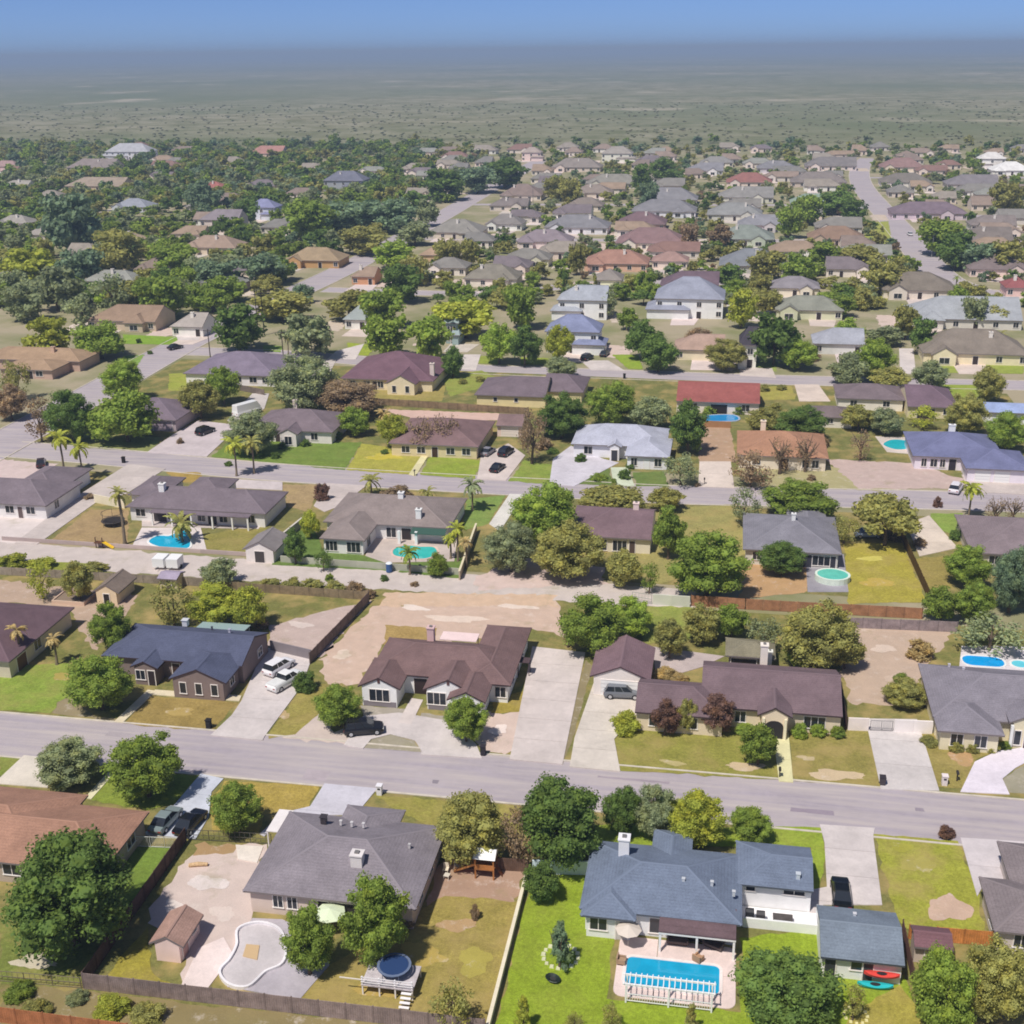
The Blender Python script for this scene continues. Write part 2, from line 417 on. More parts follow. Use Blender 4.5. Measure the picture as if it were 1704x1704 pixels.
driveway('path', 'cfc4c0', '684 1162 704 1165 684 1206 662 1203')
P_('planting_bed', '9f978a', '600 1174 680 1180 668 1200 608 1196', 'dirt', 0.1)
P_('planting_bed', '9f978a', '702 1186 760 1194 755 1206 700 1200', 'dirt', 0.1)
P_('dirt_yard', 'ceb8ac', '806 1182 852 1186 882 1150 848 1256 798 1246 788 1218', 'dirt', 0.25)
P_('lawn', 'a8963c', '824 1164 884 1146 876 1184 818 1186', dry=0.4, z=0.036)
driveway('driveway', 'cfc4c0', '886 1076 974 1086 936 1272 848 1264')
P_('dirt_yard', '8c8060', '975 1098 986 1108 952 1232 936 1272 942 1226', 'dirt', 0.05)
driveway('driveway', 'cfc6bc', '988 1136 1068 1136 1064 1184 1022 1230 1032 1284 948 1276 956 1228')
P_('lawn', '98963e', '1022 1230 1064 1194 1284 1194 1299 1297 1032 1282', dry=0.5)
driveway('path', 'dcd6a8', '1284 1198 1310 1198 1320 1302 1296 1300')
P_('lawn', '9c9248', '1312 1200 1440 1194 1466 1309 1322 1300', dry=0.75)
driveway('driveway', 'cfc8c6', '1440 1196 1526 1197 1563 1316 1466 1314')
P_('dirt_yard', 'bca592', '1404 1036 1588 1046 1540 1105 1530 1172 1416 1172 1396 1108', 'dirt', 0.3)
P_('lawn', 'a2944c', '1530 1222 1690 1216 1702 1240 1624 1262 1602 1312 1562 1310', dry=0.5)
driveway('driveway', 'e0d8e2', '1598 1318 1622 1268 1660 1250 1720 1242 1720 1262 1690 1278 1668 1296 1680 1322', step=40)
P_('planting_island', '9a9480', '1668 1298 1690 1280 1720 1264 1720 1322 1680 1318', 'dirt', 0.05)
driveway('patio', 'bcaeac', '1086 1076 1206 1092 1168 1110 1092 1132', step=30, top=0.08)
P_('lawn', '96a046', '1062 1008 1152 1010 1150 1062 1072 1072', dry=0.5)
P_('dirt_yard', 'bca8a0', '444 1042 616 998 536 1092 452 1078', 'dirt', 0.25)
P_('dirt_yard', 'b49c88', '-20 962 235 990 160 1082 112 1012 -20 1000', 'dirt', 0.3)
P_('lawn', '98a03a', '-20 930 180 938 160 962 -20 955', dry=0.3)
P_('dirt_yard', 'cdb096', '640 985 930 990 930 1010 630 1008', 'dirt', 0.3)
P_('dirt_yard', 'c2a67e', '1150 996 1536 1012 1530 1022 1240 1010 1150 1012', 'dirt', 0.2)
driveway('patio', 'd8d0d4', '1600 1075 1720 1075 1720 1118 1596 1112', step=30, top=0.07)
# between the alley and the second street
P_('dirt_yard', 'd4c8c4', '-20 850 122 830 62 905 -20 903', 'dirt', 0.25)
P_('dirt_yard', 'ccb8b4', '-20 762 96 772 66 798 -20 797', 'dirt', 0.2)
driveway('driveway', 'c4b9b4', '118 832 214 772 276 780 210 822 160 836 62 906 24 904', step=7)
P_('lawn', 'b4986c', '150 848 214 848 212 910 78 904', dry=0.3)
driveway('patio', 'd9cecb', '236 878 334 878 344 916 218 912', step=12, top=0.08)
driveway('patio', 'c8bcb8', '236 862 440 868 430 880 330 878 236 876', step=12, top=0.07)
P_('lawn', '9a9248', '342 890 452 868 404 926 334 916', dry=0.4)
P_('lawn', 'b89a4a', '276 785 334 786 342 802 296 802', dry=0.3)
driveway('driveway', 'cfc4c4', '360 796 470 802 470 816 388 812', step=6)
P_('lawn', 'b69c70', '470 806 534 806 514 852 478 842', dry=0.3)
driveway('driveway', 'c6bab6', '544 804 610 808 566 842 540 852 522 842', step=6)
P_('lawn', '70893e', '456 898 520 868 536 914 622 926 662 950 452 940', dry=0.05)
P_('lawn', '70893e', '690 930 775 928 766 962 660 952', dry=0.1)
driveway('patio', 'c6b8b0', '622 888 762 888 756 934 640 936 608 925', step=12, top=0.08)
P_('lawn', '86a04a', '776 830 842 824 812 872 770 882', dry=0.2)
driveway('path', 'd8d4cc', '848 822 872 823 832 884 814 872', step=6)
P_('dirt_yard', 'ccb6ae', '786 962 872 928 1004 944 1012 972 798 982', 'dirt', 0.3)
P_('lawn', 'a8a05c', '1072 848 1232 838 1242 922 1100 972 1000 962', dry=0.6)
P_('dirt_yard', 'b8946a', '1238 938 1352 938 1342 986 1232 996', 'dirt', 0.25)
driveway('patio', '9a969e', '1340 922 1404 922 1412 985 1344 985', step=12, top=0.07)
P_('lawn', 'b4a83a', '1404 904 1502 904 1542 1002 1412 1004', dry=0.35)
driveway('driveway', 'd6c8ba', '1508 872 1546 858 1594 912 1530 926', step=7)
P_('lawn', '8fa846', '1546 854 1602 854 1604 898 1566 882', dry=0.1)
P_('lawn', 'a4944c', '1508 930 1578 925 1584 978 1552 984', dry=0.4)
# between the second and third streets
P_('lawn', '929a58', '88 736 150 720 268 728 252 752 130 744', dry=0.3)
driveway('driveway', 'cabec0', '244 753 290 722 330 700 402 708 376 730 344 760', step=7)
P_('lawn', '7c943a', '352 760 382 734 602 736 574 782', dry=0.1)
P_('lawn', 'b4b040', '576 782 602 738 716 752 692 790', dry=0.25)
P_('lawn', '98aa34', '698 790 718 756 802 766 790 797', dry=0.2)
driveway('path', 'd8d0a4', '704 754 714 756 692 792 680 790', step=6)
driveway('driveway', 'cfc2bc', '800 760 846 738 874 758 842 800 794 797', step=7)
P_('lawn', '90a43e', '846 800 872 766 932 776 916 806', dry=0.3)
driveway('driveway', 'cfcad2', '920 764 950 742 1004 764 1030 770 956 809 914 806', step=8)
P_('lawn', '728840', '958 805 996 778 1014 780 1020 808', dry=0.1)
driveway('path', 'c8d0b8', '1016 778 1044 778 1056 809 1022 809', step=7)
P_('lawn', '728840', '1052 786 1106 784 1112 809 1060 809', dry=0.1)
P_('dirt_yard', 'b09278', '1158 704 1214 706 1226 768 1164 768', 'dirt', 0.1)
driveway('driveway', 'd6c8be', '1164 768 1216 768 1222 812 1162 810', step=7)
P_('dirt_yard', 'a8a074', '1226 776 1372 774 1502 800 1500 816 1252 812', 'dirt', 0.3)
P_('dirt_yard', 'bea8a0', '1372 764 1520 770 1604 798 1592 814 1430 812', 'dirt', 0.3)
driveway('driveway', 'c6bab4', '1600 790 1720 794 1720 824 1612 818', step=8)
driveway('patio', 'd0c4bc', '1456 726 1520 728 1520 756 1476 752', step=14, top=0.07)
P_('lawn', 'aa9c52', '590 642 742 640 736 668 602 662', dry=0.5)
P_('lawn', '98a444', '736 626 802 616 836 634 748 660', dry=0.3)
P_('dirt_yard', 'ceaea0', '628 680 832 688 872 700 690 697', 'dirt', 0.2)
driveway('driveway', 'c8c0bc', '378 700 420 655 448 655 440 680 404 708', step=8)
driveway('driveway', 'd6c6ba', '1322 640 1362 640 1382 668 1330 668', step=8)
P_('lawn', 'b0a84c', '1262 644 1318 642 1324 664 1266 666', dry=0.5)
driveway('driveway', 'c6bcb6', '460 595 560 598 540 640 480 640', step=9)
P_('lawn', 'a8b040', '282 622 352 618 340 652 280 650', dry=0.3)
P_('lawn', '9cae3a', '1540 640 1640 640 1650 660 1560 664', dry=0.3)
# beyond the third street
for s, c in (('204 556 318 562 300 574 206 572', '8ab02a'), ('578 570 628 574 612 592 578 590', 'a4b42c'), ('438 574 470 576 468 586 438 584', '86a838'),
             ('778 592 832 592 830 606 776 604', '9aa83c'), ('866 594 960 598 958 608 868 606', '9cac38'), ('1018 590 1062 590 1070 614 1046 614', '96b02c'),
             ('1242 604 1292 604 1292 618 1244 618', 'a0ae58'), ('1560 606 1704 606 1704 622 1562 620', '9eae40'), ('1000 486 1090 484 1088 492 998 494', 'a8b03c'),
             ('1420 484 1480 486 1476 500 1424 500', 'a8aa4a'), ('1440 370 1478 368 1486 408 1438 410', 'aab04c'), ('205 592 240 590 224 616 206 612', '8fb04c')):
    P_('lawn', c, s, dry=0.15, z=0.045)
for s in ('966 600 1012 600 1040 617 984 616', '760 590 800 590 792 616 768 614', '560 584 606 572 592 598 544 598', '1496 580 1520 580 1524 622 1498 622',
          '1208 500 1250 496 1250 530 1212 532', '290 552 340 552 330 566 296 566', '1296 470 1330 474 1330 482 1298 482'):
    driveway('driveway', 'd2c8c4', s, step=9)

# worn and bare spots in the lawns, softly shaped
def spot(px, py, w, h, hexc, mat='dirt', z=0.047):
    x, y, _ = at(px, py, 0.0); s = seen(x, y)[2]; th = math.atan2(CAM_H, math.hypot(x, y)); a, b = w / 2 / s, h / 2 / s / math.sin(th)
    ph = [rnd.uniform(0, 6.28) for _ in range(3)]; n = 40; pts = []
    for i in range(n):
        t = 2 * math.pi * i / n; r = 1 + 0.2 * math.sin(2 * t + ph[0]) + 0.14 * math.sin(3 * t + ph[1]) + 0.1 * math.sin(5 * t + ph[2]) + rnd.gauss(0, 0.05)
        pts.append((x + a * r * math.cos(t), y + b * r * math.sin(t)))
    patch('bare_patch', hexc, pts, mat, 0, 0.85, 0.3, z)
for q in ((1580, 1512, 62, 44, 'c2a692'), (1240, 1276, 70, 12, 'c4ae8c'), (1390, 1290, 90, 16, 'c8b290'), (1342, 1262, 26, 8, 'b8a680'), (1120, 1270, 40, 8, 'b4a670'), (1600, 1262, 46, 18, 'b89468'), (470, 1190, 22, 14, 'b49c70'),
          (300, 1185, 50, 12, 'ac9456'), (110, 1125, 40, 14, 'a8984e'), (60, 1530, 70, 22, 'a89a68'), (60, 1600, 80, 20, 'c2b8a0'), (700, 1590, 90, 30, 'b09a50'), (790, 1600, 60, 40, 'a89c4a'), (620, 1650, 80, 14, 'b09850'), (760, 1540, 60, 20, 'b0926a'),
          (345, 1470, 60, 24, 'd8ccc8'), (290, 1510, 40, 18, 'dccfc8'), (370, 1520, 46, 20, 'd4c4bc'), (760, 1030, 90, 12, 'dcc8b8'), (860, 1010, 60, 8, 'dccabc'), (690, 1012, 50, 8, 'e0d0c4'), (570, 1090, 30, 14, 'd8c4b4'), (830, 1215, 30, 16, 'e4d4cc'),
          (500, 1040, 40, 10, 'd2c2ba'), (1470, 1080, 40, 12, 'd0bcac'), (1490, 1130, 40, 14, 'c4ae9c'), (1450, 930, 40, 8, 'c4ba58'), (1460, 970, 60, 12, 'b8a04a'), (640, 760, 60, 10, 'bcae3c'), (1530, 1440, 50, 24, 'a89e50'), (1500, 1410, 40, 12, 'a09c3c')):
    spot(*q)
# repairs in the street surface
def road_patch(x0, x1, y0, y1, hexc):
    m = MB(); m.poly([(p[0], p[1], 0.0135) for p in rough_edge([(x0, y0), (x1, y0), (x1, y1), (x0, y1)], 0.04, 0.6)]); struct(new('street_patch', m.mesh('street_patch', [M['concrete']]), color=lin(hexc, 0.82)))
for q in ((-44.6, -41.8, 110.2, 112.2, 'bcb0b6'), (9, 13.5, 112.4, 113.2, 'a094a0'), (-12, -4, 115.6, 116.0, 'a89ca4'), (22, 22.9, 114.5, 115.2, '9a909a'), (-71, -66, 115.3, 116.3, 'b6acb0'), (-30, -29.3, 111.6, 112.3, '8f878f')): road_patch(*q)
# ------------------------------------------------------------------ houses
HOUSES = []      # (short phrase, x, y, half width, half depth)
OH = 0.5         # eaves overhang
ZB = 0.02
def roof_wing(mb, walls, x0, x1, y0, y1, axis, ends, eave, pitch, th=0.2, oh=OH):
    """one roof over one wing, hipped ('h') or gabled ('g') at each end, and the walls under it"""
    if axis == 'y':
        T = lambda x, y, z: (y, x, z)
        a0, a1, b0, b1 = y0, y1, x0, x1
    else:
        T = lambda x, y, z: (x, y, z)
        a0, a1, b0, b1 = x0, x1, y0, y1
    half = (b1 - b0) / 2; mid = (b0 + b1) / 2
    hip = min(half, (a1 - a0) / 2 - 0.01)
    r0 = a0 + (hip if ends[0] == 'h' else 0); r1 = a1 - (hip if ends[1] == 'h' else 0)
    zr = eave + half * pitch
    top = [T(a0, b0, eave), T(a1, b0, eave), T(a1, b1, eave), T(a0, b1, eave), T(r0, mid, zr), T(r1, mid, zr)]
    bot = [(p[0], p[1], p[2] - th) for p in top]
    faces = [(0, 1, 5, 4), (2, 3, 4, 5)]
    ring = [0, 1] + ([5] if ends[1] == 'g' else []) + [2, 3] + ([4] if ends[0] == 'g' else [])
    if ends[1] == 'h': faces.append((1, 2, 5))
    if ends[0] == 'h': faces.append((3, 0, 4))
    if axis == 'y': faces = [f[::-1] for f in faces]
    fs = list(faces); ms = [0] * len(fs)
    for f in faces: fs.append(tuple(k + 6 for k in f[::-1])); ms.append(1)
    for i, k in enumerate(ring):
        n = ring[(i + 1) % len(ring)]
        q = (k + 6, n + 6, n, k); fs.append(q if axis == 'x' else q[::-1]); ms.append(1)
    mb.solid(top + bot, fs, ms)
    # ridge cap
    def cap(p, q, w=0.17, h=0.045):
        p, q = Vector(p), Vector(q); d = (q - p)
        if d.length < 0.6: return
        s = Vector((-d.y, d.x, 0)).normalized() * w
        up = Vector((0, 0, h))
        mb.solid([p - s - up * 0.6, p + up, p + s - up * 0.6, q - s - up * 0.6, q + up, q + s - up * 0.6], [(0, 1, 4, 3), (1, 2, 5, 4)], 2)
    cap(top[4], top[5])
    if ends[0] == 'h': cap(top[0], top[4]); cap(top[3], top[4])
    if ends[1] == 'h': cap(top[1], top[5]); cap(top[2], top[5])
    # walls
    zt = eave - th + oh * pitch - 0.03
    e0 = oh if ends[0] == 'h' else 0.14; e1 = oh if ends[1] == 'h' else 0.14
    wa0, wa1, wb0, wb1 = a0 + e0, a1 - e1, b0 + oh, b1 - oh
    if axis == 'y': walls.box(wb0, wb1, wa0, wa1, ZB, zt)
    else: walls.box(wa0, wa1, wb0, wb1, ZB, zt)
    for end, a, s in ((ends[0], wa0, -1), (ends[1], wa1, 1)):
        if end == 'g':
            zg = zt + (wb1 - wb0) / 2 * pitch - 0.02
            walls.solid([T(a, wb0, zt), T(a, wb1, zt), T(a, mid, zg), T(a - s * 0.2, wb0, zt), T(a - s * 0.2, wb1, zt), T(a - s * 0.2, mid, zg)],
                        [(0, 1, 2), (3, 5, 4), (0, 2, 5, 3), (1, 4, 5, 2)])
    return (wb0, wb1, wa0, wa1) if axis == 'y' else (wa0, wa1, wb0, wb1)

def wall_frame(W, side, u, zs, proud):
    """local axes of a spot on a wall: origin, along, out"""
    x0, x1, y0, y1 = W
    return {'s': (Vector((u, y0 - proud, zs)), Vector((1, 0, 0)), Vector((0, -1, 0))), 'n': (Vector((u, y1 + proud, zs)), Vector((1, 0, 0)), Vector((0, 1, 0))),
            'e': (Vector((x1 + proud, u, zs)), Vector((0, 1, 0)), Vector((1, 0, 0))), 'w': (Vector((x0 - proud, u, zs)), Vector((0, 1, 0)), Vector((-1, 0, 0)))}[side]
def obox(mb, o, a, n, u0, u1, z0, z1, d0, d1, m=0):
    up = Vector((0, 0, 1)); P = [o + a * u + up * z + n * d for d in (d0, d1) for u, z in ((u0, z0), (u1, z0), (u1, z1), (u0, z1))]
    mb.solid(P, [(0, 3, 2, 1), (4, 5, 6, 7), (0, 1, 5, 4), (1, 2, 6, 5), (2, 3, 7, 6), (3, 0, 4, 7)], m)
def add_window(root, W, side, u, w, h, zs, trim, panes=2):
    o, a, n = wall_frame(W, side, u, zs, 0.0)
    f = MB(); t = 0.09
    obox(f, o, a, n, -w / 2 - t, w / 2 + t, h, h + t, 0.003, 0.075); obox(f, o, a, n, -w / 2 - t - 0.05, w / 2 + t + 0.05, -t, 0, 0.003, 0.12)
    obox(f, o, a, n, -w / 2 - t, -w / 2, 0, h, 0.003, 0.07); obox(f, o, a, n, w / 2, w / 2 + t, 0, h, 0.003, 0.07)
    for i in range(1, panes):
        c = -w / 2 + w * i / panes; obox(f, o, a, n, c - 0.035, c + 0.035, 0, h, 0.004, 0.06)
    fo = part('window', f, M['trim'], root, trim)
    g = MB(); obox(g, o, a, n, -w / 2, w / 2, 0, h, 0.002, 0.03)
    part('pane', g, M['glass'], fo, org=tuple(root.location))
def add_panel(root, name, W, side, u, w, h, color, zs=0.03, grooves=0, mat='trim', frame=None):
    o, a, n = wall_frame(W, side, u, zs, 0.0)
    f = MB()
    if grooves:
        for i in range(grooves):
            z0 = h * i / grooves; z1 = h * (i + 1) / grooves
            P = [o + a * s * w / 2 + Vector((0, 0, z)) + n * d for z, d in ((z0, 0.012), (z0 + 0.05, 0.05), (z1, 0.05)) for s in (-1, 1)]
            f.solid(P, [(0, 1, 3, 2), (2, 3, 5, 4)])
    else: obox(f, o, a, n, -w / 2, w / 2, 0, h, 0.002, 0.05)
    d = part(name, f, M[mat], root, color)
    if frame is not None:
        g = MB(); t = 0.1
        obox(g, o, a, n, -w / 2 - t, -w / 2, 0, h + t, 0.003, 0.08); obox(g, o, a, n, w / 2, w / 2 + t, 0, h + t, 0.003, 0.08); obox(g, o, a, n, -w / 2, w / 2, h, h + t, 0.003, 0.08)
        part('door_frame', g, M['trim'], d, frame, org=tuple(root.location))
    return d
WHITE = lin('f0ece8', 0.85)
def house(name, label, short, roof, wall, wings, wins=(), doors=(), garages=(), chims=(), vents=(), trim='efe8e4', fascia='8a8080', cat='house', group=None, kr=0.85, kw=0.85):
    xs = [w[0] for w in wings] + [w[1] for w in wings]; ys = [w[2] for w in wings] + [w[3] for w in wings]
    root = empty(name, ((wings[0][0] + wings[0][1]) / 2, (wings[0][2] + wings[0][3]) / 2, 0.0))
    rb, wb = MB(), MB(); Ws = []
    for w in wings:
        x0, x1, y0, y1, axis, ends = w[:6]
        eave = w[6] if len(w) > 6 else 2.75; pitch = w[7] if len(w) > 7 else 0.40
        Ws.append(roof_wing(rb, wb, x0, x1, y0, y1, axis, ends, eave, pitch))
    roof = mute(roof, 0.95); rc = lin(roof, kr); wc = lin(wall, kw); tc = lin(trim, 0.85); fc = lin(fascia, 0.7)
    fm = FASCIA.setdefault(fascia, material('fascia_' + fascia, fc, 0.7))
    cm = RIDGE.setdefault(roof, material('ridge_' + roof, tuple(x * 1.05 for x in rc), 0.9))
    part('wall', wb, M['wall'], root, wc)
    ro = part('roof', rb, [M['roof'], fm, cm], root, rc)
    for wi, side, u, w, h, zs, *pn in wins: add_window(root, Ws[wi], side, u, w, h, zs, tc, pn[0] if pn else 2)
    for wi, side, u, w, h, col in doors: add_panel(root, 'door', Ws[wi], side, u, w, h, lin(col, 0.8), frame=tc)
    for wi, side, u, w, col in garages: add_panel(root, 'garage_door', Ws[wi], side, u, w, 2.2, lin(col, 0.9), grooves=4, frame=tc)
    for x, y, w, d, z0, z1, col in chims:
        c = MB(); c.box(x - w / 2, x + w / 2, y - d / 2, y + d / 2, z0, z1); c.box(x - w / 2 - 0.08, x + w / 2 + 0.08, y - d / 2 - 0.08, y + d / 2 + 0.08, z1 + 0.001, z1 + 0.14)
        ch = part('chimney', c, M['wall'], root, lin(col, 0.85))
        c = MB(); c.box(x - w * 0.2, x + w * 0.2, y - d * 0.2, y + d * 0.2, z1 + 0.142, z1 + 0.3)
        part('flue', c, M['metal'], ch, lin('8a8684', 0.8), org=tuple(root.location))
    for x, y, z, s, col in vents:
        c = MB(); c.box(x - s / 2, x + s / 2, y - s / 2, y + s / 2, z - 0.3, z + s * 0.8); c.box(x - s * 0.65, x + s * 0.65, y - s * 0.65, y + s * 0.65, z + s * 0.8 + 0.001, z + s * 0.8 + 0.06)
        part('roof_vent', c, M['metal'], root, lin(col, 0.8))
    tag(root, label, cat, group)
    HOUSES.append((short, (min(xs) + max(xs)) / 2, (min(ys) + max(ys)) / 2, (max(xs) - min(xs)) / 2, (max(ys) - min(ys)) / 2))
    return root, Ws
def mute(h, s=0.72):
    v = [int(h[k:k + 2], 16) for k in (0, 2, 4)]; g = sum(v) / 3
    return ''.join('%02x' % int(g + (c - g) * s) for c in v)
FASCIA, RIDGE = {}, {}
def extra(root, name, mb, mat, hexc, k=0.85, parent=None):
    return part(name, mb, M[mat] if isinstance(mat, str) else mat, parent or root, lin(hexc, k), org=tuple(root.location))

# ---- south side of the near street
house('bungalow', 'bungalow with a plain orange-brown roof behind the big dark oak', 'the orange-brown roofed bungalow', 'a67e6a', 'b8a898',
      [(-92, -64.4, 88.6, 99.8, 'x', 'hh', 2.75, 0.34), (-72, -56.6, 87.8, 98.0, 'x', 'gh', 2.75, 0.34)],
      wins=[(1, 'e', 90.5, 1.4, 1.2, 1.0), (1, 'e', 94.5, 1.6, 1.2, 1.0), (1, 's', -62, 1.8, 1.2, 1.0), (1, 's', -66.5, 1.8, 1.2, 1.0)], doors=[(1, 's', -69.5, 1.0, 2.1, 'e8e0d8')])
r, Ws = house('bungalow', 'bungalow with a grey hipped roof and square white chimney beside the emptied pool', 'the grey-roofed bungalow with the square chimney', '8a828a', 'd8c6bc',
      [(-42.2, -25.5, 87.5, 100.3, 'x', 'hh', 2.75, 0.36), (-36.6, -30.4, 95.0, 102.4, 'y', 'hh', 2.75, 0.36)],
      wins=[(0, 's', -39.0, 0.9, 1.3, 0.9), (0, 's', -37.6, 0.9, 1.3, 0.9), (0, 's', -28, 1.6, 1.3, 0.9), (0, 'e', 91, 1.4, 1.2, 1.0), (0, 'e', 95, 1.4, 1.2, 1.0)],
      doors=[(0, 's', -32.5, 2.4, 2.1, '3a3634'), (0, 's', -34.6, 1.0, 2.1, '2c2a28')],
      chims=[(-32.1, 91.4, 1.1, 1.0, 3.0, 5.2, 'e2dcdc')], vents=[(-37.4, 97.3, 4.3, 0.55, '4a4448'), (-35.6, 97.2, 4.3, 0.22, 'e8e4e4'), (-34.4, 97.0, 4.4, 0.22, 'e8e4e4'), (-33.2, 97.0, 4.4, 0.22, 'e8e4e4'), (-28.0, 95.0, 4.0, 0.2, 'd8d4d4')])
m = MB(); m.box(-43.6, -42.0, 97.2, 101.0, 2.3, 2.4)
for x in (-43.5, -42.1):
    for y in (97.3, 100.9): m.box(x - 0.06, x + 0.06, y - 0.06, y + 0.06, 0.02, 2.3)
extra(r, 'side_canopy', m, 'wall', 'e8e2e2')
r, Ws = house('pool_house', 'blue-grey roofed house with white walls and covered patio behind the rectangular pool', 'the blue-grey roofed pool house', '727d92', 'ecebec',
      [(-10.8, 3.8, 90.1, 100.4, 'x', 'hh', 2.75, 0.36), (-4.9, -1.0, 95.5, 103.2, 'y', 'gh', 2.75, 0.42), (3.2, 10.3, 95.7, 102.4, 'x', 'hg', 2.85, 0.36), (-10.6, -5.6, 89.2, 96.0, 'y', 'hh', 2.7, 0.36)],
      wins=[(3, 's', -9.0, 1.5, 1.3, 0.9), (2, 's', 4.6, 0.8, 0.5, 1.9, 1), (2, 's', 8.6, 1.9, 0.5, 1.9), (0, 's', -3.9, 1.0, 1.6, 0.5, 1)],
      doors=[(3, 's', -6.9, 1.0, 2.1, 'c9c4c0'), (0, 's', 0.2, 2.6, 2.15, '3c3432')],
      chims=[(-7.4, 97.3, 1.0, 1.0, 3.2, 5.6, 'ecebee')], vents=[(-1.6, 93.8, 4.1, 0.25, 'dfe2e6'), (1.0, 93.9, 4.0, 0.25, 'dfe2e6'), (3.0, 93.2, 3.7, 0.25, 'dfe2e6'), (8.9, 96.9, 3.5, 0.35, 'dfe6ee')], fascia='5f6570')
m = MB(); m.solid([(-3.5, 88.5, 2.45), (3.3, 88.5, 2.45), (3.3, 91.9, 2.98), (-3.5, 91.9, 2.98), (-3.5, 88.5, 2.3), (3.3, 88.5, 2.3), (3.3, 91.9, 2.83), (-3.5, 91.9, 2.83)],
                  [(0, 1, 2, 3), (7, 6, 5, 4), (4, 5, 1, 0), (5, 6, 2, 1), (6, 7, 3, 2), (7, 4, 0, 3)])
extra(r, 'patio_roof', m, 'roof', '6d5a5e')
for x in (-3.35, -0.1, 3.15):
    m = MB(); m.box(x - 0.1, x + 0.1, 88.55, 88.75, 0.02, 2.3); extra(r, 'patio_post', m, 'trim', 'f0ece8')
m = MB(); m.box(-3.5, 3.3, 88.5, 88.8, 2.12, 2.298); extra(r, 'patio_beam', m, 'trim', 'f0ece8')
m = MB(); m.box(4.0, 10.9, 93.2, 93.4, 0.02, 1.05); m.box(10.7, 10.9, 93.402, 96.2, 0.02, 1.05); extra(r, 'patio_wall', m, 'wall', 'f2f0f2')
r, Ws = house('garage', 'detached garage with a blue-grey roof where the kayaks lie along the wall', 'the detached blue-grey garage', '7a8594', 'ecebec',
      [(10.5, 17.5, 87.4, 94.3, 'x', 'gg', 2.5, 0.34)], wins=[(0, 's', 13.6, 0.9, 1.0, 1.1, 1)], doors=[(0, 's', 11.4, 0.9, 2.0, '3a3c40'), (0, 's', 14.6, 0.8, 1.9, '4a4a4a')], garages=[(0, 'n', 14.0, 4.6, 'f0f0f0')],
      vents=[(13.7, 92.6, 3.1, 0.25, 'e8e8ec')], fascia='50565e', cat='garage')
house('bungalow', 'grey-brown roofed house cut by the frame edge beside the dry corner lawn', 'the grey-brown roofed house at the dry lawn', '857a7c', 'd4c8c0',
      [(25.7, 46, 92.9, 100.5, 'x', 'hh', 2.75, 0.38), (28.4, 40, 97.0, 106.5, 'y', 'hh', 2.75, 0.36)], wins=[(0, 's', 28.2, 1.2, 1.3, 0.9), (0, 'w', 96.0, 1.2, 1.2, 1.0)], doors=[(0, 's', 30.4, 1.0, 2.1, '6a5a50')])
house('shed', 'small shed with a maroon roof between the garage and the orange fence', 'the maroon garden shed', '7c5a60', 'c8b8ac', [(18.7, 22.0, 90.5, 93.4, 'x', 'gg', 2.1, 0.4)], doors=[(0, 's', 20.2, 0.9, 1.7, 'b8a898')], cat='shed')
house('shed', 'small pink-walled shed with a brown gambrel-like roof on the pale dirt yard', 'the pink garden shed', 'ac8a7e', 'f0d4cc', [(-48.2, -44.9, 80.2, 84.6, 'y', 'gg', 2.0, 0.55)],
      doors=[(0, 'e', 81.4, 1.1, 1.7, 'c8a098')], wins=[(0, 'e', 83.4, 0.7, 0.6, 1.0, 1)], cat='shed')
# ---- north side of the near street
house('bungalow', 'dark maroon roofed house at the frame edge with two palms in front', 'the dark maroon roofed house', '715b62', 'd8ccb8',
      [(-104, -89.6, 126.2, 142.8, 'y', 'hh', 2.75, 0.4), (-112, -98, 131, 141, 'x', 'hh', 2.7, 0.4)], wins=[(0, 'e', 133.5, 1.6, 1.3, 0.9), (0, 's', -93, 1.8, 1.3, 0.9)], garages=[(0, 's', -98.5, 4.4, 'f0ece8')], doors=[(0, 'e', 129.5, 2.2, 2.0, '6a4a2c')])
r, Ws = house('ranch_house', 'low ranch house with a navy roof and brown brick front gable', 'the navy-roofed ranch house', '575c74', '8a7a76',
      [(-78.6, -59.2, 129.6, 139.3, 'x', 'hg', 2.75, 0.38), (-67.2, -59.5, 125.2, 133.5, 'y', 'gh', 2.65, 0.42), (-73.6, -69.8, 127.6, 133, 'y', 'gh', 2.6, 0.45), (-78.2, -72.5, 130.2, 136, 'y', 'hh', 2.6, 0.36)],
      wins=[(1, 's', -65.4, 0.8, 1.5, 0.7, 1), (1, 's', -63.3, 0.8, 1.5, 0.7, 1), (1, 's', -61.2, 0.8, 1.5, 0.7, 1), (2, 's', -72.3, 1.2, 1.3, 0.8), (1, 'e', 128.0, 1.2, 1.1, 1.0), (0, 'e', 136, 1.4, 1.1, 1.0)],
      doors=[(0, 's', -68.5, 1.0, 2.1, '4a3630'), (2, 's', -70.8, 0.9, 2.1, '3a3032')], vents=[(-63.4, 136.2, 4.2, 0.3, 'c8c8d8'), (-66.2, 136.9, 4.1, 0.2, '5a5a68'), (-71.0, 139.0, 3.4, 0.7, 'e8eaf0')], fascia='4a3a3e')
m = MB(); m.solid([(-70.0, 139.2, 2.5), (-63.0, 139.2, 2.5), (-63.0, 142.2, 2.2), (-70.0, 142.2, 2.2), (-70.0, 139.2, 2.38), (-63.0, 139.2, 2.38), (-63.0, 142.2, 2.08), (-70.0, 142.2, 2.08)], [(0, 1, 2, 3), (7, 6, 5, 4), (4, 5, 1, 0), (5, 6, 2, 1), (6, 7, 3, 2), (7, 4, 0, 3)])
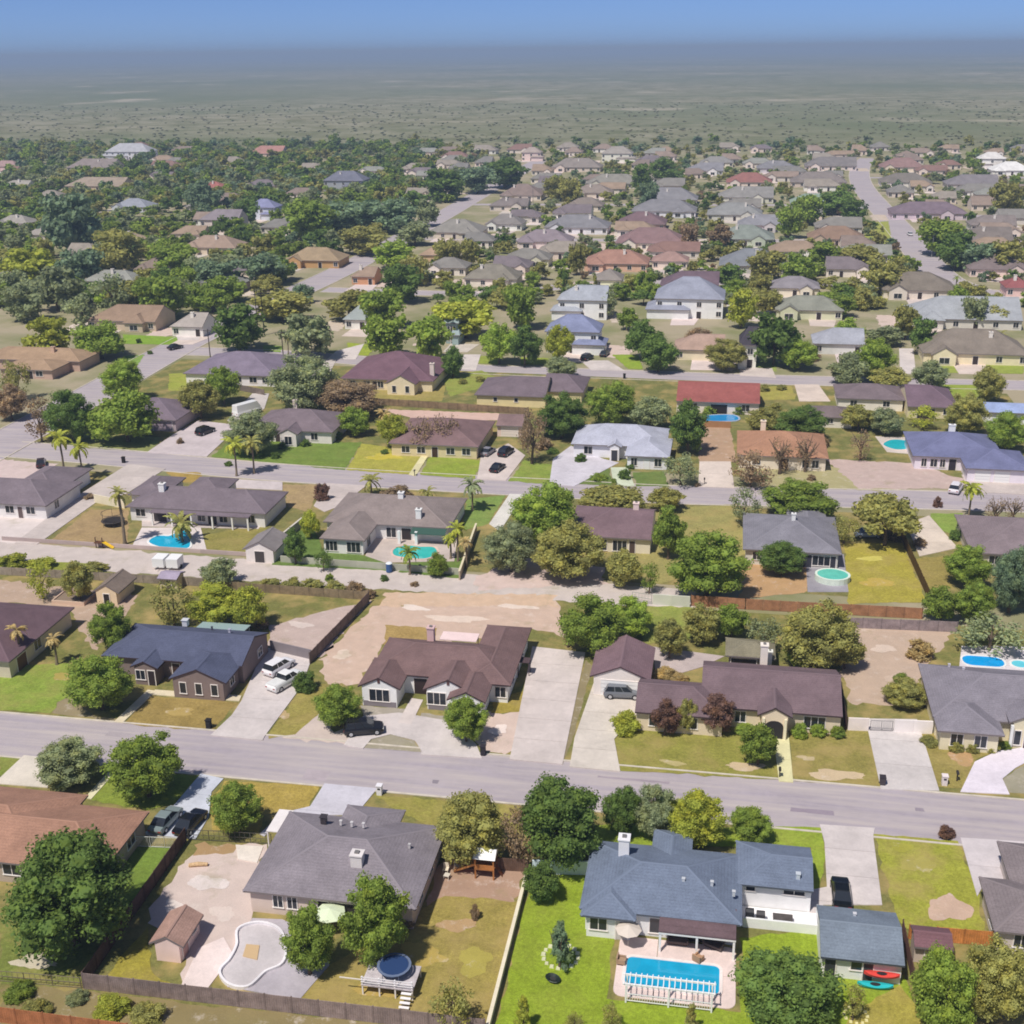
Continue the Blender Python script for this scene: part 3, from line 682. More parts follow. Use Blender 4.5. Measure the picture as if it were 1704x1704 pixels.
for x in (-69.8, -66.5, -63.2): m.box(x - 0.05, x + 0.05, 141.9, 142.0, 0.02, 2.12)
extra(r, 'back_canopy', m, 'metal', 'a8c0c4')
r, Ws = house('gabled_house', 'maroon-brown roofed house with three white front gables and dark windows', 'the house with three white gables', '7b6362', 'ffffff',
      [(-42.6, -24.6, 130.4, 140.2, 'x', 'hh', 2.85, 0.42), (-43.0, -37.6, 126.9, 134.5, 'y', 'gh', 2.75, 0.5), (-34.8, -28.4, 127.2, 135.5, 'y', 'gh', 2.8, 0.5), (-31.4, -26.6, 125.4, 133.0, 'y', 'gh', 2.7, 0.5), (-30.4, -24.3, 129.8, 146.0, 'y', 'hh', 2.8, 0.42)],
      wins=[(1, 's', -40.3, 2.5, 1.6, 0.8, 3), (2, 's', -33.1, 2.3, 1.6, 0.8, 3), (3, 's', -29.0, 1.8, 1.3, 0.9, 2), (4, 's', -25.7, 1.3, 1.4, 0.8, 2), (4, 'e', 134.0, 1.4, 1.2, 1.0), (4, 'e', 141.0, 1.4, 1.2, 1.0)],
      doors=[(0, 's', -36.0, 1.7, 2.2, '3a2c2c'), (4, 'e', 137.5, 1.0, 2.1, '4a3c3c')],
      chims=[(-36.6, 139.2, 0.9, 0.9, 3.2, 5.2, 'd8b8b8')], vents=[(-40.3, 127.1, 3.6, 0.3, '6a4a4a'), (-31.6, 127.4, 3.9, 0.3, '6a4a4a')], fascia='4c3c3e')
m = MB(); m.box(-36.0, -31.0, 141.2, 143.6, 2.45, 2.58)
for x in (-35.8, -31.2): m.box(x - 0.07, x + 0.07, 143.3, 143.44, 0.02, 2.45)
extra(r, 'back_porch', m, 'wall', 'eed6d4')
m = MB(); m.box(-24.8, -23.2, 137.3, 138.7, 2.0, 2.1); m.box(-23.35, -23.25, 137.4, 137.5, 0.02, 2.0); m.box(-23.35, -23.25, 138.5, 138.6, 0.02, 2.0)
extra(r, 'door_canopy', m, 'roof', '5a4a4e')
for x0, x1, y in ((-42.4, -38.2, 126.9), (-34.2, -31.6, 127.2)):
    m = MB(); m.box(x0, x1, y + 0.1, y + 0.28, 0.02, 0.75); extra(r, 'stone_plinth', m, 'wall', '8a8288')
house('garage', 'detached garage with brown roof and white gable facing the drive', 'the white-gabled garage', '80686e', 'e8e0dc', [(-15.0, -7.4, 133.9, 142.8, 'y', 'gg', 2.7, 0.42)],
      garages=[(0, 's', -11.2, 4.8, 'f4f2f0')], fascia='5a484e', cat='garage')
r, Ws = house('ranch_house', 'long brown-roofed ranch house with a cream arched entrance and hedges in front', 'the long house with the arched entrance', '78656a', 'ead9c0',
      [(-8.7, 2.0, 125.9, 134.2, 'x', 'gh', 2.75, 0.4), (-1.1, 15.3, 128.4, 140.0, 'x', 'gg', 2.8, 0.4), (5.5, 9.5, 126.7, 133.5, 'y', 'gh', 3.15, 0.55)],
      wins=[(0, 's', -6.2, 1.6, 1.4, 0.8), (0, 's', -2.2, 1.6, 1.4, 0.8), (1, 's', 3.6, 1.2, 1.4, 0.8), (1, 's', 12.2, 2.4, 1.5, 0.7, 3), (1, 'e', 132.5, 1.4, 1.2, 1.0)],
      chims=[(6.4, 140.3, 0.9, 0.9, 2.6, 5.4, 'f0e6dc')], fascia='4e4042')
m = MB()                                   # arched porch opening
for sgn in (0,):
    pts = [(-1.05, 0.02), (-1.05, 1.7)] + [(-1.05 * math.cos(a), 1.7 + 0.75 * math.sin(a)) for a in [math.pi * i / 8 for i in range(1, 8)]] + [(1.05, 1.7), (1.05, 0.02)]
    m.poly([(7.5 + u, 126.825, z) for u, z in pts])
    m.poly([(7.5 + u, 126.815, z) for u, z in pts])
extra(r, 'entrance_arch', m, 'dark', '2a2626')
for s in (-1, 1):
    m = MB(); m.box(7.5 + s * 1.25 - 0.14, 7.5 + s * 1.25 + 0.14, 126.58, 126.81, 0.02, 2.8); extra(r, 'porch_column', m, 'trim', 'f2e8cc')
house('pavilion', 'low olive-grey roofed pavilion behind the long ranch house under the trees', 'the olive-grey pavilion', '86806c', 'a89c90', [(1.6, 8.0, 142.4, 147.6, 'x', 'hh', 2.5, 0.36)], doors=[(0, 's', 4.0, 3.2, 1.9, '3a3430')], chims=[(7.2, 142.2, 0.6, 0.6, 1.5, 3.6, 'f4efe8')], cat='pavilion')
r, Ws = house('villa', 'grey-roofed villa with white entrance portal and curved drive at the frame edge', 'the grey villa with the curved drive', '88828c', 'e6dcc0',
      [(25.6, 46.0, 130.0, 143.2, 'x', 'hh', 2.85, 0.4), (25.7, 33.0, 127.0, 135.0, 'y', 'hh', 2.75, 0.4), (33.8, 38.5, 129.0, 135.0, 'y', 'gh', 3.4, 0.5)],
      wins=[(1, 's', 28.0, 1.3, 1.5, 0.7, 2), (1, 's', 30.6, 1.3, 1.5, 0.7, 2), (2, 's', 34.9, 0.7, 1.8, 0.5, 1)], doors=[(2, 's', 36.4, 1.5, 2.4, '3c3030')], vents=[(30.2, 139.0, 4.6, 0.25, 'e0dce4'), (29.0, 141.5, 3.7, 0.25, 'e0dce4')])
for x in (34.15, 38.1):
    m = MB(); m.box(x - 0.16, x + 0.16, 128.7, 129.02, 0.02, 3.1); extra(r, 'portal_column', m, 'trim', 'f4f0ee')
# ---- between the alley and the second street
house('bungalow', 'grey-mauve roofed house with white walls on the pale gravel lot at the frame edge', 'the house on the pale gravel lot', '80747c', 'eae6e4', [(-141, -115.6, 180.4, 193.2, 'x', 'hh', 2.75, 0.38), (-127.4, -117.6, 187, 200.6, 'y', 'hh', 2.75, 0.38)],
      wins=[(0, 's', -119, 1.6, 1.3, 0.9), (0, 's', -123, 1.6, 1.3, 0.9), (0, 's', -127, 1.6, 1.3, 0.9), (0, 'e', 184.5, 1.4, 1.3, 0.9)], doors=[(0, 's', -121, 0.9, 2.1, '6a5a58')])
r, Ws = house('ranch_house', 'mauve-grey roofed ranch house with colonnaded porch behind the blue pool', 'the porch house behind the blue pool', '7c7078', 'ece8e4',
      [(-101.6, -76.0, 182.2, 193.4, 'x', 'hh', 2.75, 0.38), (-104.2, -97.6, 188, 198.2, 'y', 'hh', 2.75, 0.38), (-95.2, -87.6, 190.5, 199.0, 'y', 'hh', 2.7, 0.38)],
      wins=[(0, 's', -99.2, 1.7, 1.3, 0.9), (0, 's', -93.6, 1.2, 1.5, 0.6), (0, 's', -88, 1.4, 1.5, 0.6), (0, 's', -84, 1.4, 1.5, 0.6), (0, 's', -79.0, 1.4, 1.3, 0.8)], doors=[(0, 's', -95.6, 2.4, 2.1, '3c3638'), (0, 's', -90.8, 1.8, 2.1, '3c3638'), (0, 's', -86, 1.6, 2.1, '3c3638')],
      chims=[(-96.6, 186.6, 1.0, 1.0, 3.6, 5.6, 'f2eeee')])
m = MB(); m.box(-96.5, -78.5, 180.6, 182.4, 2.42, 2.54); extra(r, 'porch_roof', m, 'roof', '7c7078')
for x in (-96.2, -92.6, -89, -85.2, -81.6, -78.8):
    m = MB(); m.box(x - 0.13, x + 0.13, 180.7, 180.96, 0.02, 2.42); extra(r, 'porch_column', m, 'trim', 'f2ede8')
r, Ws = house('villa', 'taupe-roofed L-shaped villa with two white chimneys behind the teal pool', 'the villa behind the teal pool', '8f827f', 'f0ecea',
      [(-65.2, -43.6, 180.2, 194.6, 'x', 'hh', 2.75, 0.36), (-63.4, -55.8, 173.0, 186.0, 'y', 'hh', 2.75, 0.36)],
      wins=[(1, 's', -61.6, 1.9, 1.6, 0.5, 3), (1, 's', -57.9, 2.2, 1.7, 0.4, 3), (0, 's', -53.6, 1.6, 1.7, 0.4), (1, 'e', 176.5, 1.8, 1.7, 0.4)], doors=[(0, 's', -51.0, 1.6, 2.1, '3c3434')],
      chims=[(-53.4, 187.0, 0.9, 0.9, 4.4, 6.0, 'f6f2f0'), (-49.2, 182.4, 0.9, 0.9, 3.2, 4.9, 'f6f2f0')])
m = MB(); m.solid([(-49.8, 178.6, 2.1), (-44.0, 178.6, 2.1), (-44.0, 180.3, 2.6), (-49.8, 180.3, 2.6), (-49.8, 178.6, 2.0), (-44.0, 178.6, 2.0), (-44.0, 180.3, 2.5), (-49.8, 180.3, 2.5)], [(0, 1, 2, 3), (7, 6, 5, 4), (4, 5, 1, 0), (5, 6, 2, 1), (6, 7, 3, 2), (7, 4, 0, 3)])
extra(r, 'green_awning', m, 'fabric', '3c5a50')
for x in (-51.8, -48.9):
    m = MB(); m.box(x - 0.22, x + 0.22, 178.8, 179.2, 0.02, 2.3); extra(r, 'patio_column', m, 'trim', 'f4f0ee')
house('bungalow', 'brown-roofed house with a tall pinkish chimney among trees by the bare lot', 'the brown house with the pinkish chimney', '7c666c', 'e6dcc8', [(-24.2, -10.6, 180.0, 193.8, 'x', 'hg', 2.75, 0.34)],
      wins=[(0, 's', -18.6, 1.8, 1.8, 0.3), (0, 's', -15.6, 2.2, 1.8, 0.3, 3)], doors=[(0, 's', -13.6, 0.9, 2.1, '5a4a44')], chims=[(-13.6, 187.2, 0.9, 0.9, 3.4, 6.1, 'f0d8d4')])
house('bungalow', 'blue-grey hipped house with a round above-ground pool behind it', 'the blue-grey house with the round pool', '84828c', 'dcd8d0', [(3.8, 18.8, 178.2, 194.2, 'x', 'hh', 2.75, 0.34), (11.0, 17.4, 188, 196.8, 'y', 'hh', 2.75, 0.34)],
      wins=[(0, 's', 6.0, 1.2, 1.3, 0.9), (0, 's', 15.8, 2.6, 1.6, 0.5, 3)], doors=[(0, 's', 13.6, 1.6, 2.1, '40404a'), (0, 's', 17.6, 0.8, 2.1, '40404a')], chims=[(11.6, 185.6, 0.6, 0.6, 4.6, 6.2, 'f4f2f2')])
house('bungalow', 'mauve-brown roofed house at the frame edge behind the two-trunked palm', 'the mauve-brown house by the tall palm', '86787c', 'd8d0c0', [(38.4, 62, 181.8, 198.4, 'x', 'hh', 2.75, 0.34)], wins=[(0, 's', 42.0, 1.6, 1.3, 0.9), (0, 's', 46.0, 1.6, 1.3, 0.9)])
# ---- between the second and third streets
house('bungalow', 'mauve roof half hidden behind two dome-shaped trees beside the black car drive', 'the mauve house behind the dome tree', '7c6e7a', 'b8a8ac', [(-131, -115.5, 233.0, 247.6, 'x', 'hh', 2.75, 0.38)], garages=[(0, 's', -119, 4.4, 'a898a4')], wins=[(0, 's', -125, 1.6, 1.3, 0.9)])
r, Ws = house('bungalow', 'taupe-roofed house with small white entrance gable and big green lawn', 'the house with the big green lawn', '7e7076', 'e8e0dc', [(-98.0, -79.4, 229.2, 243.2, 'x', 'hh', 2.75, 0.38), (-90.4, -86.0, 226.6, 234, 'y', 'gh', 2.8, 0.5)],
      wins=[(1, 's', -88.2, 1.5, 1.7, 0.5, 2), (0, 's', -94.4, 1.6, 1.4, 0.8), (0, 's', -83.6, 1.4, 1.4, 0.8)], doors=[(0, 's', -91.6, 1.0, 2.1, '4a3c3c')], chims=[(-92.6, 244.0, 0.9, 0.9, 3, 5, 'e8d8d0')])
house('bungalow', 'rust-brown roofed house behind bare brown trees and the yellow-green lawn', 'the rust-brown house with the yellow lawn', '836a6a', 'e0cfa8', [(-66.0, -47.6, 223.6, 241.4, 'x', 'hh', 2.75, 0.34)],
      wins=[(0, 's', -62.6, 1.6, 1.3, 0.8), (0, 's', -59.4, 1.6, 1.3, 0.8), (0, 's', -53.4, 1.6, 1.3, 0.8), (0, 's', -50.2, 1.6, 1.3, 0.8)], doors=[(0, 's', -56.6, 1.2, 2.1, '4a3628')])
house('garage', 'small pink-walled garage with brown roof behind the three parked cars', 'the pink garage behind the parked cars', '87706f', 'e8cfc4', [(-47.0, -41.4, 239.0, 246.4, 'x', 'gg', 2.6, 0.4)], garages=[(0, 's', -44.2, 3.4, 'e8dcd4')], cat='garage')
r, Ws = house('villa', 'pale lilac-grey roofed villa with white entrance columns ringed by dark trees', 'the pale lilac-roofed villa', 'b4b6c6', 'eceaf0', [(-29.8, -11.0, 228.0, 240.8, 'x', 'hh', 2.75, 0.4), (-18.6, -10.0, 222.0, 234, 'y', 'hh', 2.75, 0.38), (-22.4, -19.6, 226.6, 232, 'y', 'gh', 2.9, 0.5)],
      wins=[(0, 's', -26.4, 1.6, 1.5, 0.7), (1, 's', -16.8, 1.1, 1.5, 0.7), (1, 's', -12.2, 1.3, 1.5, 0.7)], doors=[(2, 's', -21.0, 1.2, 2.2, '404048'), (1, 's', -14.4, 1.0, 2.1, 'f4f4f8')])
house('bungalow', 'orange-brown tiled house behind spindly trees beside the bare brown lot', 'the orange-tiled house by the brown lot', 'ae8268', 'ece0d0', [(2.6, 19.8, 225.4, 241.4, 'x', 'hh', 2.75, 0.34)], wins=[(0, 's', 15.6, 1.2, 1.5, 0.6), (0, 's', 17.4, 1.2, 1.5, 0.6), (0, 's', 6.4, 1.5, 1.3, 0.8)], doors=[(0, 's', 11.6, 1.6, 2.2, '40302a')],
      chims=[(7.6, 237.2, 1.0, 1.0, 3.6, 6.2, 'f0ddc8')])
house('villa', 'indigo-blue roofed villa with white walls beside a small cyan pool', 'the indigo-roofed villa', '74779a', 'ece4ee', [(35.6, 52.4, 229.4, 245.2, 'x', 'hh', 2.75, 0.34), (44.2, 56.0, 223.2, 235, 'x', 'hh', 2.75, 0.36)],
      wins=[(0, 's', 37.8, 0.9, 1.5, 0.6), (0, 's', 39.6, 1.2, 1.5, 0.6), (0, 's', 41.2, 0.9, 1.5, 0.6)], doors=[(0, 's', 43.0, 1.3, 2.2, '3a3440')], garages=[(1, 's', 47.4, 2.6, 'f4f2f4'), (1, 's', 50.8, 2.6, 'f4f2f4')], chims=[(44.0, 240.0, 1.2, 0.8, 4.2, 6.0, 'f4f2f2')])
house('bungalow', 'lilac-grey roofed corner house beside the street junction with white rear walls', 'the lilac-grey corner house', '85798a', 'f0eaee', [(-131.5, -107.6, 271.6, 292, 'x', 'hh', 2.75, 0.34)], wins=[(0, 's', -113.6, 1.8, 1.3, 0.9), (0, 's', -117.5, 1.8, 1.3, 0.9), (0, 's', -110.4, 1.6, 1.3, 0.9)])
r, Ws = house('villa', 'plum-roofed house with steep hips and one cream rear gable beside the street', 'the plum-roofed house', '785c66', 'eedfc0', [(-91.4, -68.4, 272.0, 294.0, 'x', 'hh', 2.75, 0.4), (-79.4, -71.8, 268.6, 282, 'y', 'gh', 2.75, 0.55)],
      wins=[(1, 's', -77.2, 0.9, 1.6, 0.6, 1), (1, 's', -74.0, 0.9, 1.6, 0.6, 1), (0, 's', -85, 1.6, 1.5, 0.6), (0, 's', -88.6, 1.6, 1.5, 0.6), (0, 's', -81.6, 1.4, 1.5, 0.6)], doors=[(0, 's', -83, 1.1, 2.1, '3a302c')], chims=[(-69.6, 276, 1.0, 1.0, 2.6, 6.0, 'e8d8d0')])
house('bungalow', 'long brown-grey roofed house with plain cream rear wall and two small windows', 'the long house with the plain cream rear wall', '786a72', 'e8d8a8', [(-56.4, -40.0, 261.6, 277, 'x', 'hg', 2.75, 0.34), (-41.5, -32.0, 266.5, 280.5, 'x', 'gh', 2.8, 0.34)], wins=[(0, 's', -51.6, 0.8, 0.9, 1.2, 1), (0, 's', -46.8, 0.8, 0.9, 1.2, 1), (1, 's', -36.5, 1.4, 1.2, 1.0)])
house('bungalow', 'bright red roofed house facing the street above the blue covered pool', 'the bright red roofed house', '9c5c56', 'f0e2d8', [(-10.8, 7.4, 262.2, 277, 'x', 'gg', 2.75, 0.36)], wins=[(0, 's', -7.0, 1.6, 1.4, 0.8), (0, 's', 4.4, 1.6, 1.4, 0.8)], doors=[(0, 's', -1.4, 3.6, 2.1, '2e2626')])
house('bungalow', 'dark taupe roofed house with a white rear wall behind the indigo villa', 'the dark taupe house with the white rear wall', '7c6e72', 'f0e8dc', [(24.2, 39.0, 269.2, 281, 'x', 'hh', 2.75, 0.34)], wins=[(0, 's', 35, 1.4, 1.2, 1.0), (0, 's', 28, 1.4, 1.2, 1.0)])
house('bungalow', 'aubergine roofed house with an open dark rear porch under street trees', 'the aubergine-roofed porch house', '786470', 'eadcb8', [(38.8, 49.6, 264.4, 280.6, 'x', 'gh', 2.75, 0.34)], wins=[(0, 's', 47.0, 1.2, 1.2, 1.0)], doors=[(0, 's', 42.8, 3.6, 2.1, '2e2626')])
house('outbuilding', 'low brown outbuilding between green trees behind the dark taupe house', 'the low brown outbuilding', '7a6c6c', 'e8e0d4', [(17.4, 27.0, 254.6, 262.6, 'x', 'hh', 2.5, 0.34)], wins=[(0, 's', 22, 1.2, 1.0, 1.0)], cat='outbuilding')
house('outbuilding', 'pale blue metal-roofed outbuilding at the frame edge behind a green tree', 'the pale blue metal outbuilding', '9aaad2', 'f2f2f4', [(54.6, 63.5, 262.4, 270, 'x', 'gg', 2.6, 0.3)], wins=[(0, 's', 58, 1.2, 1.0, 1.0)], cat='outbuilding')
house('bungalow', 'tan-roofed rambling house on the street corner with a low porch roof', 'the tan corner house', 'a88c72', 'c8ac9c', [(-192, -163.2, 279.6, 291, 'x', 'hh', 2.75, 0.36), (-181, -166, 271.0, 281.5, 'x', 'hh', 2.5, 0.3)], wins=[(1, 's', -176, 1.8, 1.3, 0.8), (1, 's', -170, 1.8, 1.3, 0.8)], doors=[(1, 's', -173, 2.4, 2.0, '3a2e2a')], chims=[(-172.5, 283.5, 0.9, 0.9, 3, 5.4, 'd8b8a0')])

# ---- beyond the third street: front wall foot in the photograph, width in pixels, roof, wall, storeys, label, short phrase
FAR = [
 (203, 550, 124, 'a58266', 'cdbba4', 1, 'long tan-orange roofed house behind the bright green corner lawn', 'the tan-orange house by the corner lawn'),
 (312, 560, 58, 'b0a298', 'f0eae4', 1, 'white-walled garage wing at the end of the corner lawn', 'the white garage wing at the corner lawn'),
 (592, 548, 42, '9aa6a4', 'eceae4', 1, 'small pale house with a green-grey roof between round street trees', 'the small green-grey roofed house'),
 (752, 572, 26, '8fa4a6', '9fb2b2', 2, 'tall narrow teal-grey house wing beside a white drive', 'the tall teal-grey wing'),
 (968, 532, 84, 'a2a8b6', 'f4f6fc', 2, 'two-storey pale grey house with a tall dark arched window', 'the two-storey grey house with tall windows'),
 (952, 588, 92, '8088b4', 'fafaff', 2, 'blue-roofed house with a white garage gable and two cars on its drive', 'the blue-roofed house with the white drive'),
 (1146, 530, 116, '9498ae', 'ffffff', 2, 'large white two-storey house with rows of windows and blue-grey roof', 'the large white two-storey house'),
 (1146, 491, 98, '755c68', 'e2d8ee', 1, 'plum-brown roofed house with lilac-white walls behind the white two-storey house', 'the plum house with lilac walls'),
 (1162, 600, 84, 'ba9480', 'e8dcc0', 1, 'tan-pink roofed house with cream walls beside the two dark round trees', 'the tan-pink house by the round trees'),
 (1243, 612, 30, '4c4450', 'eceade', 2, 'narrow cream gabled entrance house with one dark window by the street', 'the narrow cream gabled house'),
 (1394, 590, 84, 'a2a6b4', 'd8d8d4', 1, 'pale grey roofed house between two bright green street trees', 'the pale grey house between bright trees'),
 (1622, 607, 172, '8c7c6e', 'f0e2c0', 1, 'wide brown-roofed house with a tall cream entrance arch and palms', 'the wide house with the tall arch'),
 (1606, 548, 178, 'a2a6ae', 'dcd6cc', 1, 'wide plain grey roofed building behind the arched entrance house', 'the wide plain grey building'),
 (1346, 532, 112, '8f9080', 'd8d8b8', 1, 'olive-grey roofed house with a rear porch among green trees', 'the olive-grey porch house'),
 (1530, 498, 122, '857668', 'e8dcd0', 1, 'brown-roofed house with several small front gables below the wide road', 'the brown gabled house below the road'),
 (1322, 494, 82, '928890', 'f0e4d0', 1, 'taupe-roofed house with a tall white entrance beside palms', 'the taupe house with the white entrance'),
 (1252, 456, 112, '80848e', 'b8b8b0', 1, 'dark slate-blue roofed house fronted by low palms', 'the slate-blue house behind low palms'),
 (1664, 462, 102, '857270', 'f0d8d0', 1, 'brown-roofed house with a long pinkish wall beside the wide road', 'the brown house with the pinkish wall'),
 (1694, 494, 44, 'a85656', 'e4c4bc', 1, 'small red-roofed building at the frame edge below the wide road', 'the small red roof by the wide road'),
 (1546, 366, 124, '826c7a', 'dccad4', 1, 'large purple-brown roofed house at the bend of the wide road', 'the purple-brown house at the road bend'),
 (1024, 452, 108, 'b27c66', 'e0b8a0', 1, 'large bright orange hipped roof in the middle of the far quarter', 'the large orange hipped roof'),
 (1114, 448, 62, 'ad8278', 'ecdcd0', 1, 'small terracotta-pink house right beside the large orange roof', 'the small terracotta-pink house'),
 (1082, 417, 118, '967070', 'f2e4d4', 1, 'wide rusty maroon roofed house with cream walls behind the orange roof', 'the wide rusty maroon house'),
 (1066, 384, 82, '84646a', 'c8a8a4', 1, 'dark maroon roofed house in front of the pale arched house', 'the dark maroon far house'),
 (958, 390, 108, '86848a', 'eceaf0', 1, 'slate roofed white house with a row of four dark arches', 'the white house with four arches'),
 (904, 414, 92, '917f88', 'e8d8d4', 1, 'mauve roofed house with three small pale gables', 'the mauve house with three small gables'),
 (876, 444, 78, '8c867c', 'e0dcc0', 1, 'khaki-grey roofed house behind scattered white garden walls', 'the khaki-grey far house'),
 (816, 478, 92, '8c8474', 'f0e4d8', 1, 'khaki-brown roofed house with a white side wall among olive trees', 'the khaki-brown house with the white side'),
 (1011, 480, 48, '948880', 'eeeecc', 1, 'small taupe cottage between two conical trees and a green lawn', 'the small taupe cottage between conical trees'),
 (1104, 362, 108, '86828a', 'e6e6ee', 1, 'pale-walled house with one round dark window and arched front', 'the pale arched far house'),
 (1112, 342, 96, '8a868c', 'd8d0cc', 1, 'grey roofed house with a thin white chimney behind the arched house', 'the grey far house with the thin chimney'),
 (866, 334, 72, '927a72', 'e4d8c8', 1, 'reddish-brown roofed house near the upper diagonal road', 'the reddish-brown house by the diagonal road'),
 (846, 352, 66, '867876', 'dcd0c4', 1, 'grey-brown roofed house with white side walls by the diagonal road', 'the grey-brown house by the diagonal road'),
 (838, 384, 64, '8c827e', 'f4efe8', 1, 'taupe roofed house with a bright white chimney wall', 'the taupe house with the bright white chimney'),
 (756, 398, 92, '928c82', 'cfc6b4', 1, 'pale taupe roofed house behind three rounded bushes', 'the pale taupe house behind round bushes'),
 (720, 437, 46, 'b69070', 'dcbc98', 1, 'small bright tan-orange hipped roof beside olive trees', 'the small tan-orange hipped roof'),
 (520, 446, 96, 'ae9068', 'c8a070', 1, 'long amber-roofed house with timber walls beside the diagonal road', 'the amber timber house'),
 (604, 474, 42, 'a88870', 'd09c78', 1, 'small rust-brown gabled house by the curve of the diagonal road', 'the rust-brown gabled house at the curve'),
 (985, 330, 66, '97857a', 'ddd0c0', 1, 'pinkish-taupe hipped house in the upper far quarter', 'the pinkish-taupe far house'),
 (972, 352, 62, '8f7e74', 'e8dccc', 1, 'brown roofed house with two pale front walls in the far quarter', 'the brown far house with pale walls'),
 (1020, 314, 94, '928c80', 'd8d2c4', 1, 'wide khaki roofed house near the brushland edge', 'the wide khaki house near the brush'),
 (1026, 270, 52, 'a49a90', 'f2eee0', 2, 'cream two-storey house on the brushland edge', 'the cream house on the brush edge'),
 (958, 286, 84, '94867e', 'e4d4c8', 1, 'wide dusty brown roofed house near the brushland edge', 'the dusty brown house near the brush'),
 (884, 268, 34, 'b09a90', 'f0d8d0', 2, 'pink-white two-storey house standing out at the brushland edge', 'the pink-white house at the brush edge'),
 (1172, 292, 62, '8c8a92', 'f0ecec', 1, 'grey roofed house with a sharp white front gable', 'the grey house with the sharp white gable'),
 (1192, 278, 56, '94908a', 'e8e0d0', 1, 'pale khaki roofed house with a white strip wall near the brush', 'the pale khaki house near the brush'),
 (1246, 312, 76, 'a8665e', 'e8d8cc', 1, 'faded red roofed house in the upper far quarter', 'the faded red far house'),
 (1240, 338, 92, '928e88', 'e0dccc', 1, 'pale greenish-grey roofed house with a white chimney wall', 'the pale greenish-grey far house'),
 (1292, 288, 66, '88848c', 'd0ccd0', 1, 'slate-mauve roofed house near the brushland edge', 'the slate-mauve far house'),
 (1382, 284, 84, '857c7a', 'ecdcd4', 1, 'brown-grey roofed house with a row of small dark arches', 'the far house with small arches'),
 (1362, 312, 92, '8c7e78', 'd4c4b8', 1, 'wide brown roofed house above the green hedge trees by the wide road', 'the wide brown house above the hedge trees'),
 (1508, 312, 84, '84786f', 'f2e8e0', 1, 'dark brown roofed house with white arches beyond the road bend', 'the dark brown house with white arches'),
 (1502, 286, 72, 'a07670', 'e8d8c4', 1, 'red-brown roofed house above the arched house beyond the bend', 'the red-brown house beyond the bend'),
 (1618, 316, 84, '887e82', 'e4dad4', 1, 'mauve-taupe roofed house among dark shrubs beyond the bend', 'the mauve-taupe far house'),
 (1684, 292, 66, 'e4e0dc', 'f0eeea', 1, 'large white flat-topped building at the frame edge near the brush', 'the large white far building'),
 (1650, 280, 44, 'dcd6d0', 'eeeae6', 2, 'white house with small dark windows next to the white building', 'the white far house with dark windows'),
 (1222, 368, 92, '92908f', 'd8d4cc', 1, 'pale grey roofed house behind two rounded trees', 'the pale grey far house behind round trees'),
 (1264, 386, 74, '8e8c96', 'd4ccd0', 1, 'lilac-grey roofed house with a small white chimney', 'the lilac-grey far house'),
 (1240, 410, 96, '879286', 'c4ccb8', 1, 'green-grey roofed house above the slate-blue house', 'the green-grey far house'),
 (1352, 348, 74, '8fa892', 'd8e4d0', 1, 'mint-green roofed house inside a clump of green trees', 'the mint-green roofed house'),
 (1392, 410, 94, '9c7862', 'cdb8a0', 1, 'copper-brown roofed house behind brown bushes by the wide road', 'the copper-brown house by the wide road'),
 (1652, 386, 74, '8c7c78', 'ece4e0', 1, 'taupe roofed house with a white front wall under dark trees', 'the taupe house with the white front wall'),
 (1640, 412, 86, '84766f', 'd0c8bc', 1, 'brown roofed house behind the big green road trees', 'the brown house behind the road trees'),
 (349, 322, 48, 'bc645a', 'f0e8dc', 1, 'small bright red hipped roof in the wooded quarter', 'the bright red roof in the woods'),
 (436, 366, 50, '868ab8', 'd8dce8', 2, 'steep blue roofed house among the dark woods', 'the steep blue roof in the woods'),
 (366, 388, 70, '90828a', 'ded0c8', 2, 'tall mauve-grey roofed house in front of the steep blue roof', 'the tall mauve-grey house'),
 (348, 424, 96, 'ad8c78', 'e0d0bc', 1, 'long pinkish-brown roof with a low front in the woods', 'the long pinkish-brown roof in the woods'),
 (572, 318, 70, '74768a', 'a8acb4', 2, 'broad slate-blue roof rising out of the dark woods', 'the broad slate-blue roof in the woods'),
 (440, 262, 62, 'bc7e70', 'e0c8bc', 1, 'faded red roof near the brushland above the woods', 'the faded red roof above the woods'),
 (212, 266, 78, 'b0b0b8', 'dcdce2', 2, 'large pale grey house near the brushland above the woods', 'the large pale grey house above the woods'),
 (150, 286, 84, '94847e', 'c8bcb4', 1, 'brown roofed house below the large pale grey house', 'the brown house in the far woods'),
 (6, 284, 50, 'b08a84', 'e4c8c4', 1, 'pink roofed house at the frame edge of the woods', 'the pink roofed house at the woods'),
 (216, 354, 64, '969aaa', 'd0d4dc', 1, 'blue-grey roofed house under grey-green trees in the woods', 'the blue-grey house in the woods'),
 (156, 318, 104, 'a8927e', 'd8c0a8', 1, 'long sandy roofed house with open arches in the woods', 'the long sandy house in the woods'),
 (214, 412, 40, 'b89c78', 'cdb890', 1, 'small sandy tan roof beneath a green tree in the woods', 'the small sandy roof in the woods'),
 (182, 482, 94, '98998e', 'c4c0b4', 1, 'long pale grey-green roof behind the tan-orange house', 'the long pale grey-green roof'),
 (362, 488, 82, '949490', 'b4aca4', 1, 'flat-looking grey roof by the twin utility poles', 'the grey roof by the utility poles'),
 (76, 402, 70, 'a2988e', 'd4ccc0', 1, 'pale taupe roof between grey-green trees at the wood edge', 'the pale taupe roof in the woods'),
